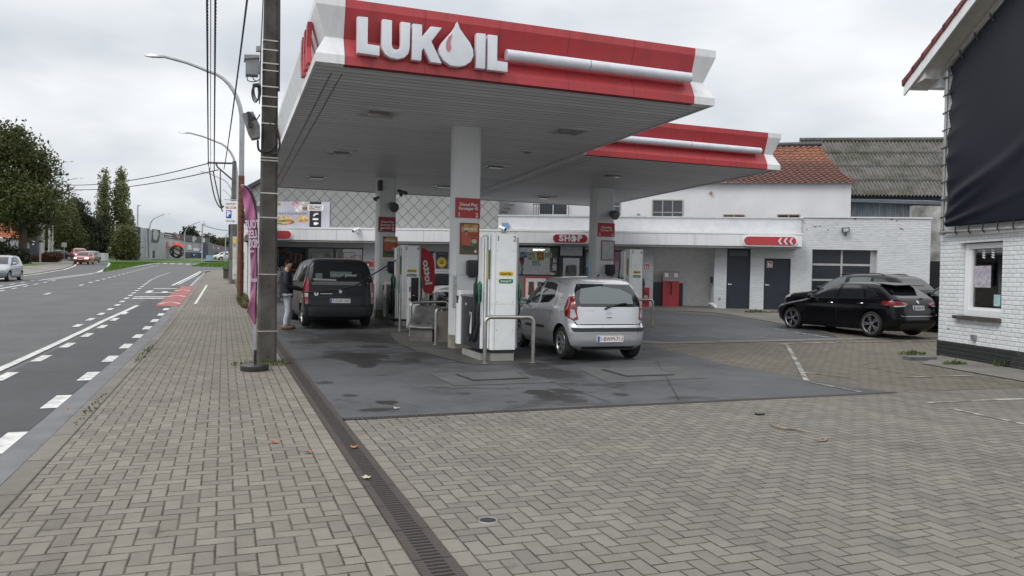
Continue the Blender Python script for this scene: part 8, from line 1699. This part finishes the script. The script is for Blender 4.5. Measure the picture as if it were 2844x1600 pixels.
# head joined on the body surface: skull with brow, nose, lips, jaw and ears, turned to the viewer
fwd = Vector((.62, -.78, 0)).normalized(); sd_ = Vector((fwd.y, -fwd.x, 0)); hc = Vector((.035, -.03, 1.655))
hm = MB()
def headp(i, j):
    th = math.pi*j; ph = 2*math.pi*i; d = Vector((math.sin(th)*math.cos(ph), math.sin(th)*math.sin(ph), math.cos(th)))
    x, y, z = d.x*.098, d.y*.074, d.z*.118
    if z < 0: y *= 1-.30*(-z/.118)**1.5; x *= 1-.12*(-z/.118)
    f_ = max(0, d.x)**6
    x += f_*.026*math.exp(-((z+.022)/.024)**2)*math.exp(-(y/.016)**2) + f_*.008*math.exp(-((z+.062)/.01)**2)*math.exp(-(y/.03)**2) + f_*.008*math.exp(-((z-.03)/.012)**2) - f_*.010*math.exp(-((z-.008)/.012)**2)*math.exp(-((abs(y)-.032)/.014)**2) + f_*.008*math.exp(-((z+.098)/.018)**2)
    return hc+fwd*x+sd_*y+Vector((0, 0, z))
hm.grid(headp, 44, 34)
for s_ in (1, -1): hm.grid(lambda i, j: hc+sd_*s_*(.073+.012*math.sin(j*math.pi))+fwd*(-.008+.020*math.cos(i*6.283)*math.sin(j*math.pi))+Vector((0, 0, -.004+.032*math.sin(i*6.283)*math.sin(j*math.pi))), 10, 6)
hd_ = hm.build('tmp_head', SKIN, man, local=True, smooth=80)
bmx = bmesh.new(); bmx.from_mesh(body.data); bmx.from_mesh(hd_.data); bmx.to_mesh(body.data); bmx.free(); bpy.data.objects.remove(hd_); body.data.shade_smooth()
for s_ in (1, -1):
    e_ = hc+fwd*.083+sd_*s_*.032+Vector((0, 0, .010)); m_ = MB(); m_.lathe([(.0, -.004), (.011, 0), (.008, .007), (0, .010)], e_, fwd, 10); m_.build('eye', mat('eye dark', (.03, .022, .02), .3), man, local=True)
    m_ = MB(); m_.tube([hc+fwd*.098+sd_*s_*.014+Vector((0, 0, .030)), hc+fwd*.094+sd_*s_*.034+Vector((0, 0, .036)), hc+fwd*.078+sd_*s_*.054+Vector((0, 0, .030))], .005, 5); m_.build('eyebrow', mat('hair dark', (.016, .011, .008), .95, spec=.1), man, local=True)
m_ = MB(); m_.tube([hc+fwd*.088+sd_*-.024+Vector((0, 0, -.064)), hc+fwd*.098+Vector((0, 0, -.062)), hc+fwd*.088+sd_*.024+Vector((0, 0, -.064))], .006, 6); m_.build('mouth', mat('lips', (.28, .11, .09), .5), man, local=True)
hm = MB()
def hairp(i, j):
    th = math.pi*j*.62; ph = 2*math.pi*i; p = headp(i, th/math.pi)-hc; d = Vector((p.x, p.y, p.z)); fr__ = max(0, (d.dot(fwd))/.1)
    o_ = hc+d*1.05+Vector((0, 0, .004)); 
    lim = -.035+.075*fr__
    if o_.z-hc.z < lim: o_ = hc+d*.9; o_.z = hc.z+lim
    return o_
hm.grid(hairp, 36, 18); hm.build('hair', MATS['hair dark'], man, local=True, smooth=80)
ja = skin('jacket', [((0, 0, .74), (.18, .20)), ((0, 0, .88), (.185, .205)), ((-.02, 0, 1.10), (.18, .20)), ((-.03, 0, 1.32), (.19, .18)), ((-.015, 0, 1.46), (.115, .10)), ((0, -.01, 1.535), (.075, .07)), ((-.02, -.20, 1.40), .085), ((-.04, -.27, 1.14), .072), ((.16, -.19, 1.05), .06), (tuple(hand_r+Vector((-.06, 0, .01))), .050), ((-.02, .20, 1.40), .085), ((.0, .27, 1.15), .072), ((.18, .23, 1.07), .06), (tuple(hand_l+Vector((-.06, 0, .01))), .050)],
    [(0, 1), (1, 2), (2, 3), (3, 4), (4, 5), (4, 6), (6, 7), (7, 8), (8, 9), (4, 10), (10, 11), (11, 12), (12, 13)], JACK, man)
tr_ = skin('trousers', [((0, 0, .90), (.13, .13)), ((.0, -.095, .82), (.105, .11)), ((.045, -.10, .50), .085), ((-.02, -.10, .22), .075), ((-.025, -.10, .07), .07), ((.0, .095, .84), (.105, .11)), ((.075, .10, .50), .085), ((.05, .11, .22), .075), ((.045, .11, .07), .07)], [(0, 1), (1, 2), (2, 3), (3, 4), (0, 5), (5, 6), (6, 7), (7, 8)], JEAN, man)
SHOE = mat('brown shoe', (.22, .10, .04), .5, var=.2, vs=20)
for x_, y_ in ((-.03, -.105), (.04, .115)):
    m_ = MB(); m_.grid(lambda i, j: Vector((x_+.05+.15*math.cos(i*6.283)*math.sin(j*3.14159)**.6, y_+.052*math.sin(i*6.283)*math.sin(j*3.14159)**.6, .05+.055*math.cos(j*3.14159)*(1.25 if math.cos(i*6.283) < -.2 else .8))), 20, 10); sh = m_.build('shoe', SHOE, man, local=True, smooth=80)
    m_ = MB(); m_.fpoly(Fr((x_, y_, 0), (1, 0, 0), (0, 1, 0)), ell(.05, 0, .155, .056, 20), -.004, .022); m_.build('sole', BLACK, sh, local=True)
hz = thing('fuel_hose', (3.0, 20.0, .9), 'black fuel hose stretched round the back of the grey van to the man', 'hose')
hp = [atY(x, y, Y) for x, y, Y in ((1115, 690, 21.1), (1108, 716, 20.9), (1066, 744, 20.5), (1026, 768, 20.05), (990, 792, 19.86), (950, 802, 19.84), (905, 808, 19.84), (868, 811, 19.86), (838, 812, 20.0))]
hp.append(Vector((man.location.x+.52, man.location.y-.05, man.location.z+1.0)))
m_ = MB(); m_.tube(smooth_pts(hp), .017, 8); m_.build('hose', RUBBER, hz)
nz = Vector((man.location.x+.48, man.location.y-.05, man.location.z+1.0)); m_ = MB(); m_.tube([nz+Vector((-.08, 0, .0)), nz+Vector((.08, 0, .02)), nz+Vector((.16, .0, .03)), nz+Vector((.30, .04, -.02))], [.025, .028, .018, .012], 8); m_.build('nozzle', BLACK, hz)
# ------------------------------------------------------------------ sky, sun, camera
wd = bpy.data.worlds.new('World'); sc.world = wd; wd.use_nodes = True; t = NT(wd.node_tree); bg = t.n['Background']
SUN_EL, SUN_AZ = R(48), R(247)     # behind the viewer, veiled
sky = t.new('ShaderNodeTexSky', sky_type='NISHITA'); sky.sun_disc = False; sky.sun_elevation = SUN_EL; sky.sun_rotation = SUN_AZ
t.l.new(sky.outputs[0], bg.inputs[0]); bg.inputs[1].default_value = .06
gen = t.new('ShaderNodeTexCoord').outputs['Generated']; gx, gy, gzz = t.sep(gen)
el = t.m('MAXIMUM', gzz, .03); pr = t.comb(t.m('DIVIDE', gx, t.m('ADD', el, .22)), t.m('DIVIDE', gy, t.m('ADD', el, .22)), gzz)
wob_ = t.noise(pr, .8, 3); n1 = t.noise(t.comb(t.m('ADD', t.m('MULTIPLY', gx, 1.), wob_), t.m('MULTIPLY', gy, 1.), t.m('MULTIPLY', gzz, 3.2)), 1.7, 5, .45); n2 = t.noise(pr, 1.1, 5, .5)
nn = t.m('ADD', t.m('MULTIPLY', n1, .6), t.m('MULTIPLY', n2, .4))
dx_ = t.m('ADD', t.m('MULTIPLY', gx, f0.x*0+r0.x), t.m('MULTIPLY', gy, r0.y))
cl = t.mix(t.ramp(t.m('ADD', t.m('ADD', nn, t.m('MULTIPLY', dx_, .09)), t.m('MULTIPLY', t.m('SUBTRACT', gzz, .15), .42)), .41, .62), (.55, .59, .635), (1.02, 1.03, 1.045))
cl = t.mix(t.ramp(gzz, .25, .9), cl, (1.35, 1.36, 1.40))
cl = t.mix(t.ramp(gzz, .0, -.02), cl, (.2, .2, .2))
bg2 = t.new('ShaderNodeBackground'); t.l.new(cl, bg2.inputs[0]); bg2.inputs[1].default_value = 1.0
mx = t.new('ShaderNodeMixShader'); mx.inputs[0].default_value = .90; t.l.new(bg.outputs[0], mx.inputs[1]); t.l.new(bg2.outputs[0], mx.inputs[2]); t.l.new(mx.outputs[0], t.n['World Output'].inputs[0])
sun = bpy.data.lights.new('sun', 'SUN'); sun.energy = 1.3; sun.angle = R(24); sun.color = (1, .97, .93); so = bpy.data.objects.new('sun', sun); COL.objects.link(so)
sdir = Vector((math.sin(SUN_AZ)*math.cos(SUN_EL), math.cos(SUN_AZ)*math.cos(SUN_EL), math.sin(SUN_EL))); so.rotation_euler = sdir.to_track_quat('Z', 'Y').to_euler(); so.location = sdir*60
cam = bpy.data.cameras.new('camera'); co = bpy.data.objects.new('camera', cam); COL.objects.link(co)
cam.sensor_width = 36; cam.lens = 36*F/2844; cam.clip_end = 1500; cam.clip_start = .05
M4 = Matrix((rt, upv, -fw)).transposed().to_4x4(); M4.translation = CAM; co.matrix_world = M4; sc.camera = co
sc.view_settings.view_transform = 'Standard'; sc.view_settings.look = 'None'; sc.view_settings.exposure = .22; sc.view_settings.gamma = 1
sc.cycles.use_denoising = True; sc.cycles.max_bounces = 8; sc.cycles.transparent_max_bounces = 12
